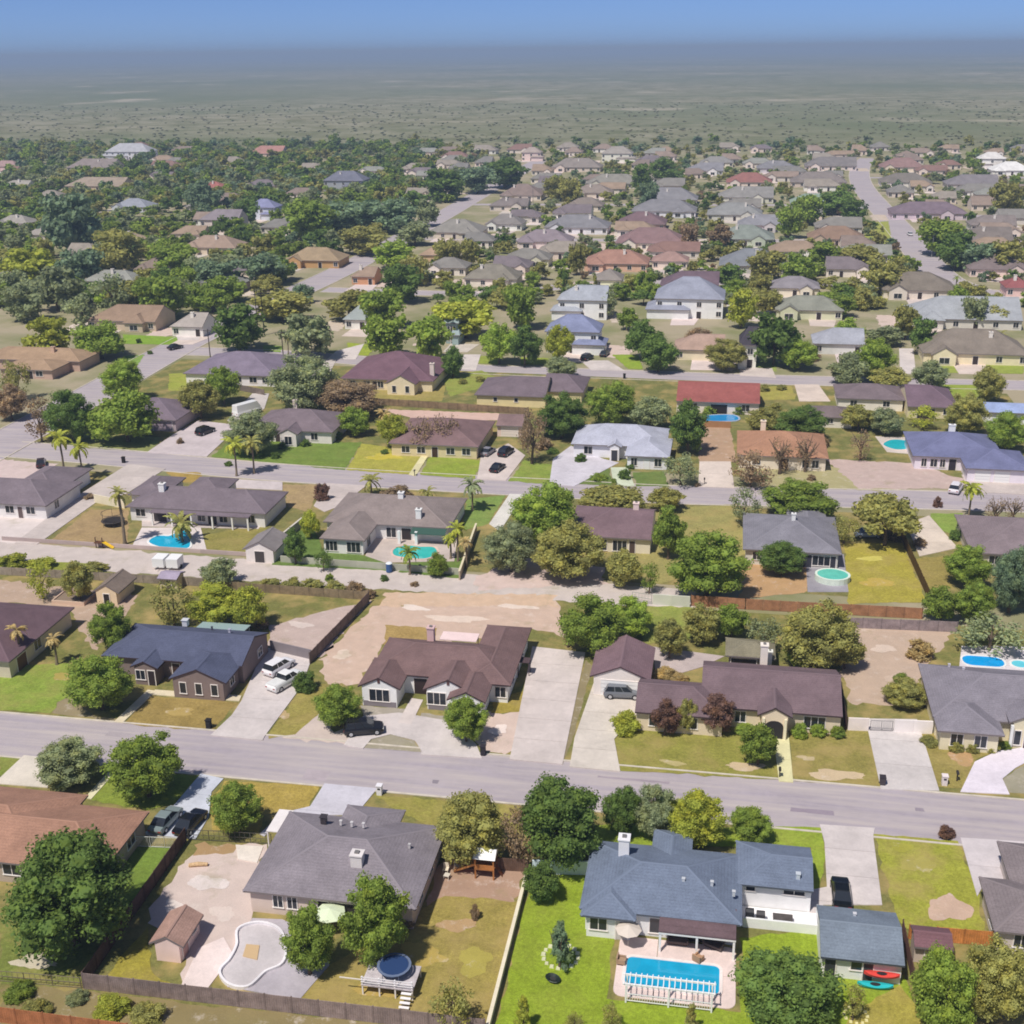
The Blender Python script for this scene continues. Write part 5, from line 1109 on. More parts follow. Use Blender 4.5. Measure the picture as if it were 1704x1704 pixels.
for _ in range(4200):
    woods = gf.random() < 0.66
    px = gf.uniform(-20, 760) if woods else gf.uniform(700, 1720)
    py = 245 + (520 - 245) * gf.random() ** 1.25 if woods else 248 + 270 * gf.random() ** 1.1
    if woods and py > 520 - max(0, px - 500) * 0.9: continue
    r = gf.uniform(3.2, 6.2) if woods else gf.uniform(2.0, 4.2)
    sp = try_spot(px, py, r)
    if not sp: continue
    colr = gf.choice('ddekkggggoodl' if woods else 'ooodkkgge'); form = gf.choice(('round', 'round', 'dome', 'flat'))
    FAR_SPOTS.append((sp[0], sp[1], r, colr, form, woods, px, py))
FAR_SPOTS.sort(key=lambda s: s[1])
N_SINGLE = max(0, 296 - sum(1 for t in TREES if t[0].name.startswith(('tree', 'sapling'))))
mass = {}
for i, (x, y, r, colr, form, woods, px, py) in enumerate(FAR_SPOTS):
    b = r * gf.uniform(0.62, 0.95)
    if i < N_SINGLE:
        root = plant_tree(x, y, r, b, 0.5, colr, form, False, 'tree', 2000 + i)
        TREES.append([root, describe(colr, form, r, b, 'tree'), x, y, r * b, seen(x, y)])
    else: mass.setdefault(colr, []).append((x, y, r, b))
# everything farther back reads as one wood
LOW = [crown_arrays(s, 9, 16, 0.19) for s in (61, 62, 63)]
vs, fs, cols, nv = [], [], [], 0
for _ in range(760):                                       # more of it up to the brushland
    px = gf.uniform(-20, 760) if gf.random() < 0.75 else gf.uniform(760, 1720)
    py = gf.uniform(236, 330) if px < 760 else gf.uniform(238, 300)
    r = gf.uniform(2.6, 5.5)
    x, y, _z = at(px, py, 0.0)
    if clear_of(x, y, r * 0.8): mass.setdefault(gf.choice('dekkggoo'), []).append((x, y, r, r * gf.uniform(0.6, 0.9)))
for _ in range(900):                                        # low garden trees between the far houses
    px, py = gf.uniform(700, 1720), gf.uniform(252, 470); r = gf.uniform(1.2, 2.8)
    x, y, _z = at(px, py, 0.0); q = HB
    if ((np.abs(x - q[:, 0]) < q[:, 2] + r) & (np.abs(y - q[:, 1]) < q[:, 3] + r)).any() or (-136 < x < -112) : continue
    t_ = np.clip(((np.array([x, y]) - _sa) * _sd).sum(1) / _sl, 0, 1)
    if (np.hypot(*(_sa + _sd * t_[:, None] - np.array([x, y])).T) < _sw / 2 + r).any(): continue
    mass.setdefault(gf.choice('oogkkdbde'), []).append((x, y, r, r * gf.uniform(0.7, 1.1)))
for colr, items in mass.items():
    for x, y, r, b in items:
        v, f = LOW[gf.randrange(3)]; an = gf.uniform(0, 6.28); c, s = math.cos(an), math.sin(an)
        w = np.stack([(v[:, 0] * c - v[:, 1] * s) * r + x, (v[:, 0] * s + v[:, 1] * c) * r + y, v[:, 2] * b + b * 0.9], 1)
        vs.append(w); fs.append((nv, f)); nv += len(v)
        cols.append(np.tile(np.array(lin(TREE_COL[colr], 0.95 * gf.uniform(0.85, 1.15)) + (1.0,)), (len(v), 1)))
def mass_object(name, label, vs, fs, cols):
    me = bpy.data.meshes.new(name); V = np.concatenate(vs).astype(np.float32)
    cache = {}; loops, sizes = [], []
    for n0, f in fs:
        if id(f) not in cache: cache[id(f)] = (np.array([k for q in f for k in q], np.int32), np.array([len(q) for q in f], np.int32))
        l, s = cache[id(f)]; loops.append(l + n0); sizes.append(s)
    loops = np.concatenate(loops); sizes = np.concatenate(sizes); starts = np.concatenate(([0], np.cumsum(sizes)[:-1])).astype(np.int32)
    me.vertices.add(len(V)); me.vertices.foreach_set('co', V.ravel()); me.loops.add(len(loops)); me.loops.foreach_set('vertex_index', loops.astype(np.int32))
    me.polygons.add(len(sizes)); me.polygons.foreach_set('loop_start', starts); me.update(calc_edges=True)
    at_ = me.color_attributes.new('tint', 'FLOAT_COLOR', 'POINT'); at_.data.foreach_set('color', np.concatenate(cols).astype(np.float32).ravel())
    me.materials.append(M['foliage_tint']); me.update()
    o = struct(new(name, me), 'stuff'); o['label'] = label; o['category'] = 'vegetation'; return o
def tint_material():
    m = M['foliage'].copy(); m.name = 'foliage_tint'; t = m.node_tree
    oi = [n for n in t.nodes if n.type == 'OBJECT_INFO'][0]; a = t.nodes.new('ShaderNodeAttribute'); a.attribute_name = 'tint'
    for l in list(oi.outputs['Color'].links): t.links.new(a.outputs['Color'], l.to_socket)
    return m
M['foliage_tint'] = tint_material()
mass_object('far_woods', 'distant mass of trees that runs from the far gardens to the brushland', vs, fs, cols)
# brush on the plain: thousands of low mesquite clumps
vs, fs, cols, nv = [], [], [], 0
SCR = [crown_arrays(s, 3, 7, 0.32) for s in (71, 72, 73)]
for i in range(3500):
    y = 990 + 900 * gf.random() ** 1.5; x = -0.176 * y + gf.uniform(-0.5, 0.5) * y * 1.02
    if gf.random() < 0.25: continue
    r = gf.uniform(1.0, 2.4) * (1 + y / 4500); b = r * gf.uniform(0.22, 0.36)
    v, f = SCR[gf.randrange(3)]
    vs.append(np.stack([v[:, 0] * r + x, v[:, 1] * r + y, v[:, 2] * b + b * 0.8], 1)); fs.append((nv, f)); nv += len(v)
    cols.append(np.tile(np.array(lin(gf.choice(('8a906c', '8e9070', '858c6c', '969274')), 0.85 * gf.uniform(0.85, 1.15)) + (1.0,)), (len(v), 1)))
mass_object('brush', 'grey-green brush scattered over the plain out to the horizon', vs, fs, cols)
# ------------------------------------------------------------------ fences and walls
def fence(name, label, pts, h, hexc, kind='wood', cat='fence', step=2.4, cap=None, k=0.85, gate=False, group=None):
    """posts and panels along a line; each panel one ribbed sheet of boards, one rendered length or one open railing"""
    root = empty(name, (*pts[0], 0.0)); org = tuple(root.location); c = lin(hexc, k)
    for i in range(len(pts) - 1):
        a, b = Vector((*pts[i], 0)), Vector((*pts[i + 1], 0)); L = (b - a).length; d = (b - a).normalized(); nrm = Vector((-d.y, d.x, 0))
        n = max(1, round(L / step))
        for j in range(n):
            p0, p1 = a + d * (L * j / n + 0.07), a + d * (L * (j + 1) / n - 0.07); w = (p1 - p0).length
            g = rnd.uniform(0.88, 1.1); hh = h + (rnd.uniform(-0.03, 0.03) if kind == 'wood' else 0)
            m = MB()
            if kind == 'wood':
                nb = max(4, int(w / 0.2)); front, top_, vsx = [], [], []
                for s in range(nb * 2 + 1):
                    off = 0.02 if (s // 1) % 2 == 0 else -0.005
                    q = p0 + d * (w * s / (nb * 2)) + nrm * off; front.append(q)
                base = [tuple(q + Vector((0, 0, 0.04))) for q in front] + [tuple(q + Vector((0, 0, hh))) for q in front]
                back = [tuple(q - nrm * 0.05 + Vector((0, 0, 0.04))) for q in front] + [tuple(q - nrm * 0.05 + Vector((0, 0, hh))) for q in front]
                N = len(front)
                fs = [(s, s + 1, N + s + 1, N + s) for s in range(N - 1)] + [(2 * N + s + 1, 2 * N + s, 3 * N + s, 3 * N + s + 1) for s in range(N - 1)] + [(N + s, N + s + 1, 3 * N + s + 1, 3 * N + s) for s in range(N - 1)]
                m.solid(base + back, fs); mat = M['wood']
            elif kind == 'wall':
                q = [p0 - d * 0.07 - nrm * 0.1, p1 + d * 0.055 - nrm * 0.1, p1 + d * 0.055 + nrm * 0.1, p0 - d * 0.07 + nrm * 0.1]
                m.slab([(v.x, v.y) for v in q], 0.0, hh); mat = M['wall']
            else:                                   # railing or wire mesh: rails and thin uprights, one welded piece
                for z in ((0.12, hh - 0.06) if kind == 'rail' else (0.08, hh / 2, hh - 0.05)):
                    q = [p0 - nrm * 0.02, p1 - nrm * 0.02, p1 + nrm * 0.02, p0 + nrm * 0.02]; m.slab([(v.x, v.y) for v in q], z, z + 0.05)
                nb = int(w / (0.13 if kind == 'rail' else 0.45))
                for s in range(1, nb):
                    q = p0 + d * (w * s / nb); m.box(q.x - 0.012, q.x + 0.012, q.y - 0.012, q.y + 0.012, 0.171, hh - 0.061)
                mat = M['metal']
            o = part('panel', m, mat, root, tuple(x * g for x in c), org=org)
            if cap and kind == 'wall':
                mc = MB(); q = [p0 - d * 0.06 - nrm * 0.16, p1 + d * 0.05 - nrm * 0.16, p1 + d * 0.05 + nrm * 0.16, p0 - d * 0.06 + nrm * 0.16]
                mc.slab([(v.x, v.y) for v in q], hh + 0.001, hh + 0.09); part('cap', mc, M['wall'], o, lin(cap, 0.88), org=org)
        if kind != 'wall':
            for j in range(n + 1):
                q = a + d * (L * j / n); m = MB(); r = 0.055 if kind == 'wood' else 0.03
                m.box(q.x - r, q.x + r, q.y - r, q.y + r, 0, h + (0.06 if kind == 'wood' else 0.02)); part('post', m, M['wood'] if kind == 'wood' else M['metal'], root, tuple(x * 0.8 for x in c), org=org)
    return tag(root, label, cat, group)
def wp(*px):                                       # ground points from the photograph
    return [at(px[i], px[i + 1], 0.02)[:2] for i in range(0, len(px), 2)]
fence('wood_fence', 'weathered grey-brown board fence along the bottom edge of the pool yard', [(-52.4, 76.0), (-16.9, 76.4)], 1.75, '93827c')
fence('wood_fence', 'dark brown side fence between the green strip and the pale dirt yard', [(-52.5, 97.2), (-52.5, 76.1)], 1.7, '5c4a44')
fence('garden_wall', 'pale low boundary wall between the tan yard and the vivid green lawn', [(-16.8, 97.0), (-16.7, 74)], 0.9, 'd6c9ae', 'wall', cap='e6dcc4')
fence('white_gate', 'white barred drive gate in front of the two parked sedans', [(-57.2, 95.6), (-52.7, 96.0)], 1.35, 'f6f6fa', 'rail', cat='gate', step=1.5, k=1.0)
fence('wire_fence', 'thin wire mesh fence between the drive gate and the grey-roofed bungalow', [(-52.4, 97.6), (-43.6, 98.2)], 1.3, '5c5850', 'mesh')
fence('wood_fence', 'dark plank fence behind the playhouse', [(-25.2, 97.4), (-16.9, 98.0)], 1.5, '6e584c')
fence('garden_wall', 'light blue-white fence joining the pool house to the dark round bush', [(-16.4, 97.8), (-10.4, 98.6)], 1.6, 'd4e6f0', 'wall', step=3)
fence('wood_fence', 'orange-brown board fence in the bottom corner of the picture', [(-66, 71.2), (-45.8, 71.2)], 1.7, 'b07450')
fence('rail_fence', 'sparse grey rail fence between the corner bushes and the brown fence', [(-60.5, 75.6), (-52.7, 76.0)], 1.2, '8c8270', 'mesh')
fence('wood_fence', 'dark block-like fence wall beside the white pickup up to the alley', [(-52.6, 136.4), (-50.3, 156.2)], 1.7, '80706a')
fence('garden_wall', 'grey rear wall behind the white cars beside the navy-roofed house', [(-59.2, 139.4), (-52.8, 137.6)], 1.5, '8c8488', 'wall')
fence('brush_fence', 'ragged brown board fence between the alley and the bare rear yard', [(-76, 157.4), (-50.6, 157.0)], 1.4, '8c7c64')
fence('brush_fence', 'weathered board fence behind the dark maroon roofed house', [(-128, 157.2), (-77, 158.0)], 1.4, '9a8e80')
fence('garden_wall', 'long pinkish-grey masonry wall along the far side of the alley', [(-118.5, 170.8), (-69.5, 170.2)], 0.7, 'bcaaa6', 'wall', step=4.5)
fence('garden_wall', 'pale rear wall below the teal pool and the green lawn', [(-68.6, 168.8), (-38.9, 168.0)], 1.1, 'b4b4a4', 'wall', step=4.2)
fence('garden_wall', 'cream-capped stone wall running from the villa to the alley', [(-40.3, 186.0), (-38.8, 166.0)], 1.5, 'b4a48c', 'wall', cap='ddd2b4', step=4)
fence('garden_wall', 'grey wall between the blue pool garden and the green lawn', [(-70.2, 186.0), (-71.8, 171.2)], 1.5, 'b0a8a0', 'wall', cap='d2cac2', step=4)
fence('wood_fence', 'dark fence between the long ranch house and the bare pinkish yard', [(15.9, 141.0), (16.0, 130.2)], 1.8, '54423e')
fence('garden_wall', 'white wall stub beside the drive gate next to the dark fence', [(16.2, 130.2), (18.6, 130.4)], 1.7, 'ece0dc', 'wall')
fence('metal_gate', 'grey barred drive gate between two white wall stubs', [(18.8, 130.4), (21.3, 130.6)], 1.5, '8a8488', 'rail', cat='gate', step=1.25)
fence('garden_wall', 'longer white wall stub meeting the grey villa', [(21.5, 130.6), (25.9, 130.9)], 1.7, 'f0e8e6', 'wall')
fence('wood_fence', 'long orange-brown board fence along the alley below the round pool', wp(1150, 1008, 1240, 1014, 1534, 1030), 1.7, 'ac7e60')
fence('wood_fence', 'dark olive fence slanting from the spreading tree down to the alley', wp(1500, 898, 1546, 1000), 1.7, '5c4a2c')
fence('wood_fence', 'grey slatted fence behind the bare pinkish yard', wp(1404, 1044, 1592, 1052), 1.6, '988a8c')
fence('garden_wall', 'plain white fence panel across the alley end', wp(1086, 1006, 1148, 1010), 1.7, 'd8d8cc', 'wall', step=2.6)
fence('wire_fence', 'thin mesh gate next to the white fence panel at the alley end', wp(1052, 1000, 1084, 1005), 1.5, '9aa8a0', 'mesh')
fence('wood_fence', 'orange board fence behind the dry corner lawn', [(18.8, 94.0), (26.0, 94.2)], 1.6, 'c8844a')
fence('wood_fence', 'dark short fence beside the detached blue-grey garage', [(18.3, 94.6), (18.5, 86.8)], 1.6, '6a5048')
fence('garden_wall', 'cream drive wall beside the porch house', wp(158, 836, 208, 846), 1.6, 'eadfc4', 'wall')
fence('wood_fence', 'long brown fence above the bare pink strip behind the rust-brown house', wp(600, 672, 880, 690), 1.6, '8c7860')
fence('garden_wall', 'dark brown wall around the bare brown lot below the blue pool', wp(1158, 710, 1216, 712), 1.4, 'a8805c', 'wall')
fence('wood_fence', 'brown fence between the lilac-grey corner house and the green trees', wp(400, 650, 440, 658), 1.5, '7c7068')

# ------------------------------------------------------------------ pools
def outline(pts, grow):
    c = np.mean(np.array(pts), 0); out = []
    n = len(pts)
    for i in range(n):
        p0, p, p1 = np.array(pts[i - 1]), np.array(pts[i]), np.array(pts[(i + 1) % n])
        t = (p1 - p0); t = t / (np.linalg.norm(t) + 1e-9); nn = np.array([t[1], -t[0]])
        if nn @ (p - c) < 0: nn = -nn
        out.append(tuple(p + nn * grow))
    return out
def smooth_ring(pts, n=5):
    out = []; N = len(pts)
    for i in range(N):
        p0, p1, p2, p3 = (np.array(pts[(i + k) % N], float) for k in (-1, 0, 1, 2))
        for s in range(n):
            t = s / n; out.append(tuple(0.5 * (2 * p1 + (p2 - p0) * t + (2 * p0 - 5 * p1 + 4 * p2 - p3) * t * t + (3 * p1 - p0 - 3 * p2 + p3) * t ** 3)))
    return out
def pool(label, pts, water, coping='e8e2e0', rim=0.4, z=0.11, high=0.0, empty_floor=None, smooth=True):
    pts = smooth_ring(pts) if smooth else pts
    c = np.mean(np.array(pts), 0); root = empty('swimming_pool', (float(c[0]), float(c[1]), 0.0)); org = tuple(root.location)
    inn, out = pts, outline(pts, rim); n = len(pts); zt = z + high + 0.06
    m = MB(); vs = [(*p, zt) for p in inn] + [(*p, zt) for p in out] + [(*p, 0.0) for p in out] + [(*p, zt - 0.25 if not high else z) for p in inn]
    fs = []
    for i in range(n):
        j = (i + 1) % n; fs += [(i, j, n + j, n + i), (n + i, n + j, 2 * n + j, 2 * n + i), (3 * n + i, 3 * n + j, j, i)]
    m.solid(vs, fs); part('coping', m, M['concrete'], root, lin(coping, 0.9), org=org)
    m = MB(); m.poly([(*p, (zt - 0.05) if not empty_floor else z + 0.02) for p in (inn if sum(inn[i][0] * inn[(i + 1) % n][1] - inn[(i + 1) % n][0] * inn[i][1] for i in range(n)) > 0 else inn[::-1])])
    if empty_floor: part('basin_floor', m, M['concrete'], root, lin(empty_floor, 0.88), org=org)
    else: part('water', m, M['water'], root, lin(water, 0.8), org=org)
    return tag(root, label, 'pool')
def rect_round(x0, x1, y0, y1, r):
    out = []
    for cx, cy, a0 in ((x1 - r, y1 - r, 0), (x0 + r, y1 - r, 90), (x0 + r, y0 + r, 180), (x1 - r, y0 + r, 270)):
        for k in range(5): a = math.radians(a0 + 22.5 * k); out.append((cx + r * math.cos(a), cy + r * math.sin(a)))
    return out
driveway('patio', 'e2cec8', rect_round(-7.0, 3.4, 82.6, 90.2, 0.8), step=3.4, both=True, top=0.07)
pool('rectangular bright blue pool on the pink terrace behind the blue-grey roofed house', rect_round(-6.1, 2.0, 84.0, 87.5, 0.5), '1ea8d4', 'e8dcd8', 0.3, smooth=False)
kid = [at(x, y, 0.1)[:2] for x, y in ((398, 1548), (430, 1538), (462, 1548), (474, 1576), (468, 1604), (440, 1618), (412, 1642), (382, 1638), (368, 1618), (384, 1598), (396, 1574))]
r = pool('emptied kidney-shaped pool with grey floor and white rim on the concrete patio', kid, '', 'eae6ea', 0.22, z=0.09, high=0.2, empty_floor='c9c2c4')
m = MB(); q = [at(x, y, 0.1)[:2] for x, y in ((410, 1572), (432, 1574), (428, 1598), (404, 1592))]; m.slab(q, 0.115, 0.19)
tag(new('mat', m.mesh('mat', [M['fabric']], (*q[0], 0)), color=lin('cdb088', 0.85), loc=(*q[0], 0)), 'tan mat lying on the floor of the emptied pool', 'mat')
pool('curved blue pool with white deck behind the colonnaded porch house', [at(x, y, 0.1)[:2] for x, y in ((248, 902), (262, 892), (282, 892), (296, 886), (312, 885), (316, 909), (300, 913), (270, 911))], '20b4dc', 'f0ece8', 0.35)
pool('teal free-form pool beside the L-shaped villa', [at(x, y, 0.1)[:2] for x, y in ((656, 914), (676, 908), (700, 910), (722, 911), (726, 922), (706, 930), (676, 928), (656, 924))], '3cc4bc', 'd8bcb0', 0.35)
pool('round above-ground pool with teal water and pale rim by the dry yellow lawn', [(17.3 + 2.3 * math.cos(a), 174.4 + 2.0 * math.sin(a)) for a in [2 * math.pi * i / 20 for i in range(20)]], '6cd0bc', 'd8e4d8', 0.35, 0.05, 0.9, smooth=False)
pool('long bright blue pool with rounded ends behind the grey villa', rect_round(32.4, 37.6, 149.0, 151.8, 1.2), '10a4ee', 'f0ecf0', 0.25, smooth=False)
pool('small pale cyan spa next to the long blue pool', [(39.6 + 1.1 * math.cos(a), 150.3 + 1.0 * math.sin(a)) for a in [2 * math.pi * i / 16 for i in range(16)]], '6cd4e8', 'f4f0f4', 0.3, smooth=False)
pool('wide blue covered pool below the bright red roofed house', [at(x, y, 0.1)[:2] for x, y in ((1162, 700), (1176, 692), (1220, 691), (1224, 700))], '2a98d8', 'a8b4c8', 0.4)
pool('small cyan pool beside the indigo-roofed villa', [at(x, y, 0.1)[:2] for x, y in ((1470, 740), (1484, 732), (1508, 734), (1512, 746), (1490, 748))], '28bcc8', 'd8c8c0', 0.4)

# ------------------------------------------------------------------ cars
def car_proto(kind):
    """one car, nose along +x, wheels on z = 0"""
    L, W, Hh = {'sedan': (4.6, 1.8, 1.45), 'suv': (4.75, 1.92, 1.75), 'pickup': (5.6, 1.98, 1.82), 'van': (7.0, 2.3, 2.8)}[kind]
    root = empty('parked_car', (0, 0, 0))
    belt = Hh * (0.62 if kind != 'van' else 0.45); bot = 0.28; h = L / 2
    # body: cross sections along the length
    st = [(-h, 0.55, belt * 0.72, 0.86), (-h + 0.12, bot, belt * 0.95, 0.97), (-h + 0.6, bot, belt, 1.0), (0, bot, belt, 1.0), (h - 1.5, bot, belt, 1.0), (h - 1.2, bot, belt * 0.97, 0.99), (h - 0.4, bot, belt * 0.86, 0.95), (h - 0.1, bot + 0.05, belt * 0.76, 0.88), (h, 0.5, belt * 0.62, 0.8)]
    if kind == 'van': st = [(x, z0, belt if x < h - 1 else z1, w) for x, z0, z1, w in st]
    m = MB(); rows = []
    for x, z0, z1, k in st:
        w = W / 2 * k; rows.append([(x, -w * 0.94, z0), (x, -w, z0 + 0.25 * (z1 - z0)), (x, -w * 0.99, z0 + 0.7 * (z1 - z0)), (x, -w * 0.9, z1), (x, w * 0.9, z1), (x, w * 0.99, z0 + 0.7 * (z1 - z0)), (x, w, z0 + 0.25 * (z1 - z0)), (x, w * 0.94, z0)])
    vs = [p for r_ in rows for p in r_]; fs = []
    for i in range(len(rows) - 1):
        for j in range(8): a = i * 8 + j; b = i * 8 + (j + 1) % 8; fs.append((b, a, a + 8, b + 8))
    fs += [tuple(range(8)), tuple(range((len(rows) - 1) * 8 + 7, (len(rows) - 1) * 8 - 1, -1))]
    m.solid(vs, fs); body = new('body', m.mesh('body', [M['paint']], smooth=False), root)
    # cabin: glass sides, painted roof
    cx = {'sedan': (-1.75, -0.95, 0.35, 1.15), 'suv': (-2.15, -1.85, 0.45, 1.2), 'pickup': (-0.75, -0.6, 0.75, 1.45), 'van': (-3.4, -3.35, 2.3, 3.2)}[kind]
    wb, wt = W / 2 * 0.9, W / 2 * 0.74; z0, z1 = belt - 0.01, Hh
    lo = [(cx[0], -wb, z0), (cx[3], -wb, z0), (cx[3], wb, z0), (cx[0], wb, z0)]; hi = [(cx[1], -wt, z1 - 0.05), (cx[2], -wt, z1 - 0.05), (cx[2], wt, z1 - 0.05), (cx[1], wt, z1 - 0.05)]
    for nm, q in (('side_window', (0, 1)), ('windscreen', (1, 2)), ('side_window', (2, 3)), ('rear_window', (3, 0))):
        m = MB(); i, j = q; m.poly([lo[i], lo[j], hi[j], hi[i]])
        o = new(nm, m.mesh(nm, [M['glass'] if not (kind == 'van' and nm != 'windscreen') else M['paint']]), root)
        if nm == 'side_window' and kind != 'van':
            pm = MB(); s = -1 if i == 0 else 1
            for t in ((0.5,) if kind != 'suv' else (0.36, 0.68)):
                a = Vector(lo[i]).lerp(Vector(lo[j]), t); b = Vector(hi[i]).lerp(Vector(hi[j]), t)
                pm.solid([a + Vector((-0.05, s * 0.012, 0)), a + Vector((0.05, s * 0.012, 0)), b + Vector((0.05, s * 0.012, 0)), b + Vector((-0.05, s * 0.012, 0))], [(0, 1, 2, 3)])
            new('pillar', pm.mesh('pillar', [M['paint']]), o)
    m = MB(); top = [(p[0] + (0.08 if k in (0, 3) else -0.08), p[1] * 0.93, z1) for k, p in enumerate(hi)]
    m.solid(hi + top, [(4, 5, 6, 7), (0, 1, 5, 4), (1, 2, 6, 5), (2, 3, 7, 6), (3, 0, 4, 7)]); new('roof', m.mesh('roof', [M['paint']]), root)
    if kind == 'pickup':
        m = MB(); m.box(-h + 0.15, -0.85, -W / 2 * 0.8, W / 2 * 0.8, belt + 0.002, belt + 0.05); new('bed_cover', m.mesh('bed_cover', [M['white']]), root)
    r = 0.34 if kind in ('sedan',) else 0.38; wx = h - (0.85 if kind != 'pickup' else 1.0)
    for x in (-wx, wx):
        for s in (-1, 1):
            e = MB(); e.tube((0, -0.11, 0), (0, 0.11, 0), r, r, 14); w_ = new('wheel', e.mesh('wheel', [M['tyre']]), root, loc=(x, s * (W / 2 - 0.1), r))
            e = MB(); e.tube((0, s * 0.112, 0), (0, s * 0.13, 0), r * 0.6, r * 0.52, 10); new('rim', e.mesh('rim', [M['metal']]), w_, lin('b0b0b4'))
    for s in (-1, 1):
        m = MB(); m.box(h - 0.2, h - 0.045, s * W * 0.32 - 0.2, s * W * 0.32 + 0.2, belt * 0.62, belt * 0.74); new('headlight', m.mesh('headlight', [M['lamp']]), root)
        m = MB(); m.box(-h - 0.012, -h + 0.1, s * W * 0.34 - 0.16, s * W * 0.34 + 0.16, belt * 0.6, belt * 0.74); new('taillight', m.mesh('taillight', [M['taillamp']]), root)
    return root
PROTO = {}
def car(kind, label, px, py, ang, hexc, name='parked_car', cat='car'):
    """centre of the car's floor in the photograph, heading in degrees in the street grid"""
    if kind not in PROTO: PROTO[kind] = car_proto(kind); o = PROTO[kind]
    else: o = copy_tree(PROTO[kind])
    x, y, _ = at(px, py, 0.0); o.location = (x, y, 0.105); o.rotation_euler = (0, 0, math.radians(ang)); o.name = name
    c = lin(hexc, 0.9) + (1,)
    for ch in o.children:
        if ch.name.split('.')[0] in ('body', 'roof', 'windscreen', 'rear_window', 'side_window'): ch.color = c
        for g in ch.children:
            if g.name.startswith('pillar'): g.color = c
    return tag(o, label, cat, 'cars parked on the drives and streets')
car('sedan', 'grey-silver sedan next to the black sedan behind the white gate', 277, 1372, 84, '7d8a8c')
car('sedan', 'black sedan behind the white gate', 318, 1376, 82, '15161c')
car('sedan', 'black car parked by the detached blue-grey garage', 1399, 1494, 90, '14171a')
car('suv', 'black car standing askew on the curved drive before the white gables', 606, 1220, 18, '1c1b20')
car('suv', 'white car with dark rear glass behind the white pickup', 465, 1117, 68, 'e8e6ea')
car('pickup', 'white pickup with a covered bed beside the round bush', 476, 1140, 66, 'f0eef2', 'pickup_truck', 'pickup')
car('suv', 'grey car parked across the white-gabled garage front', 1036, 1160, 4, '6c7078')
car('suv', 'black car on the drive beside the dome-shaped trees', 342, 722, 70, '16181c')
car('sedan', 'dark car driving up to the street corner by the green lawn', 292, 581, 60, '26242a')
car('sedan', 'black car nearest the street on the drive beside the yellow lawn', 828, 783, 76, '141418')
car('suv', 'black car in front of the pink garage', 842, 757, 76, '1c1a20')
car('sedan', 'grey car beside the rust-brown house wall', 812, 756, 76, '8a8890')
car('van', 'long white camper beside the taupe house drive', 412, 690, 60, 'f0f0ee', 'camper_van', 'camper')
car('sedan', 'dark car on the pale lot behind the gravel-lot house', 69, 775, 118, '3a2c2c')
car('suv', 'black car on the white drive of the blue-roofed house', 977, 599, 70, '141a20')
car('sedan', 'dark blue car beside the hedge of the blue-roofed house', 1006, 592, 80, '2c3038')
car('suv', 'white car half hidden by the tall palm on the drive', 1590, 818, 70, 'e4e0e4')
car('sedan', 'dark car parked in front of the tan corner house', 14, 684, 40, '2c282c')
car('sedan', 'white car at the kerb beside the wide far road trees', 1514, 392, 95, 'f0f0f0')
car('suv', 'dark car in front of the khaki-brown house with the white side', 714, 468, 10, '3a3438')
car('sedan', 'silver-blue car under the spreading olive tree', 1444, 894, 8, '8a98b0')

# ------------------------------------------------------------------ yard things
def thing(name, label, cat, x, y, z=0.0, rz=0.0): return tag(empty(name, (x, y, z), rz), label, cat)
def local(root, name, build, mat, hexc, k=0.85, parent=None, smooth=False):
    m = MB(); build(m); return new(name, m.mesh(name, [M[mat]], smooth=smooth), parent or root, lin(hexc, k))
def trampoline(x, y, r, label, frame='5a5660', mat='2a3a5a', z=0.0, net=True):
    t = thing('trampoline', label, 'trampoline', x, y, z)
    ring = [(r * math.cos(a), r * math.sin(a)) for a in [2 * math.pi * i / 18 for i in range(18)]]
    local(t, 'jumping_mat', lambda m: m.slab([(p[0] * 0.84, p[1] * 0.84) for p in ring], 0.86, 0.9), 'fabric', mat)
    def pad(m):
        n = 18; vs = [(p[0] * 0.85, p[1] * 0.85, 0.93) for p in ring] + [(*p, 0.93) for p in ring] + [(*p, 0.86) for p in ring]
        m.solid(vs, [(n + i, n + (i + 1) % n, (i + 1) % n, i) for i in range(n)] + [(2 * n + i, 2 * n + (i + 1) % n, n + (i + 1) % n, n + i) for i in range(n)])
    local(t, 'edge_pad', pad, 'fabric', frame)
    for i in range(6):
        a = 2 * math.pi * i / 6
        local(t, 'leg', lambda m: m.tube((r * 0.95 * math.cos(a), r * 0.95 * math.sin(a), 0), (r * 0.95 * math.cos(a), r * 0.95 * math.sin(a), 2.3 if net else 0.86), 0.035, 0.035, 6), 'metal', frame)
    if net: local(t, 'net_ring', lambda m: m.path([(r * 0.95 * math.cos(b), r * 0.95 * math.sin(b), 2.28) for b in [2 * math.pi * i / 18 for i in range(19)]], [0.04] * 19, 5), 'metal', frame)
    return t
trampoline(-103.2, 180.2, 2.0, 'dark netted trampoline on the orange-brown lawn', '4a4440', '302c2c')
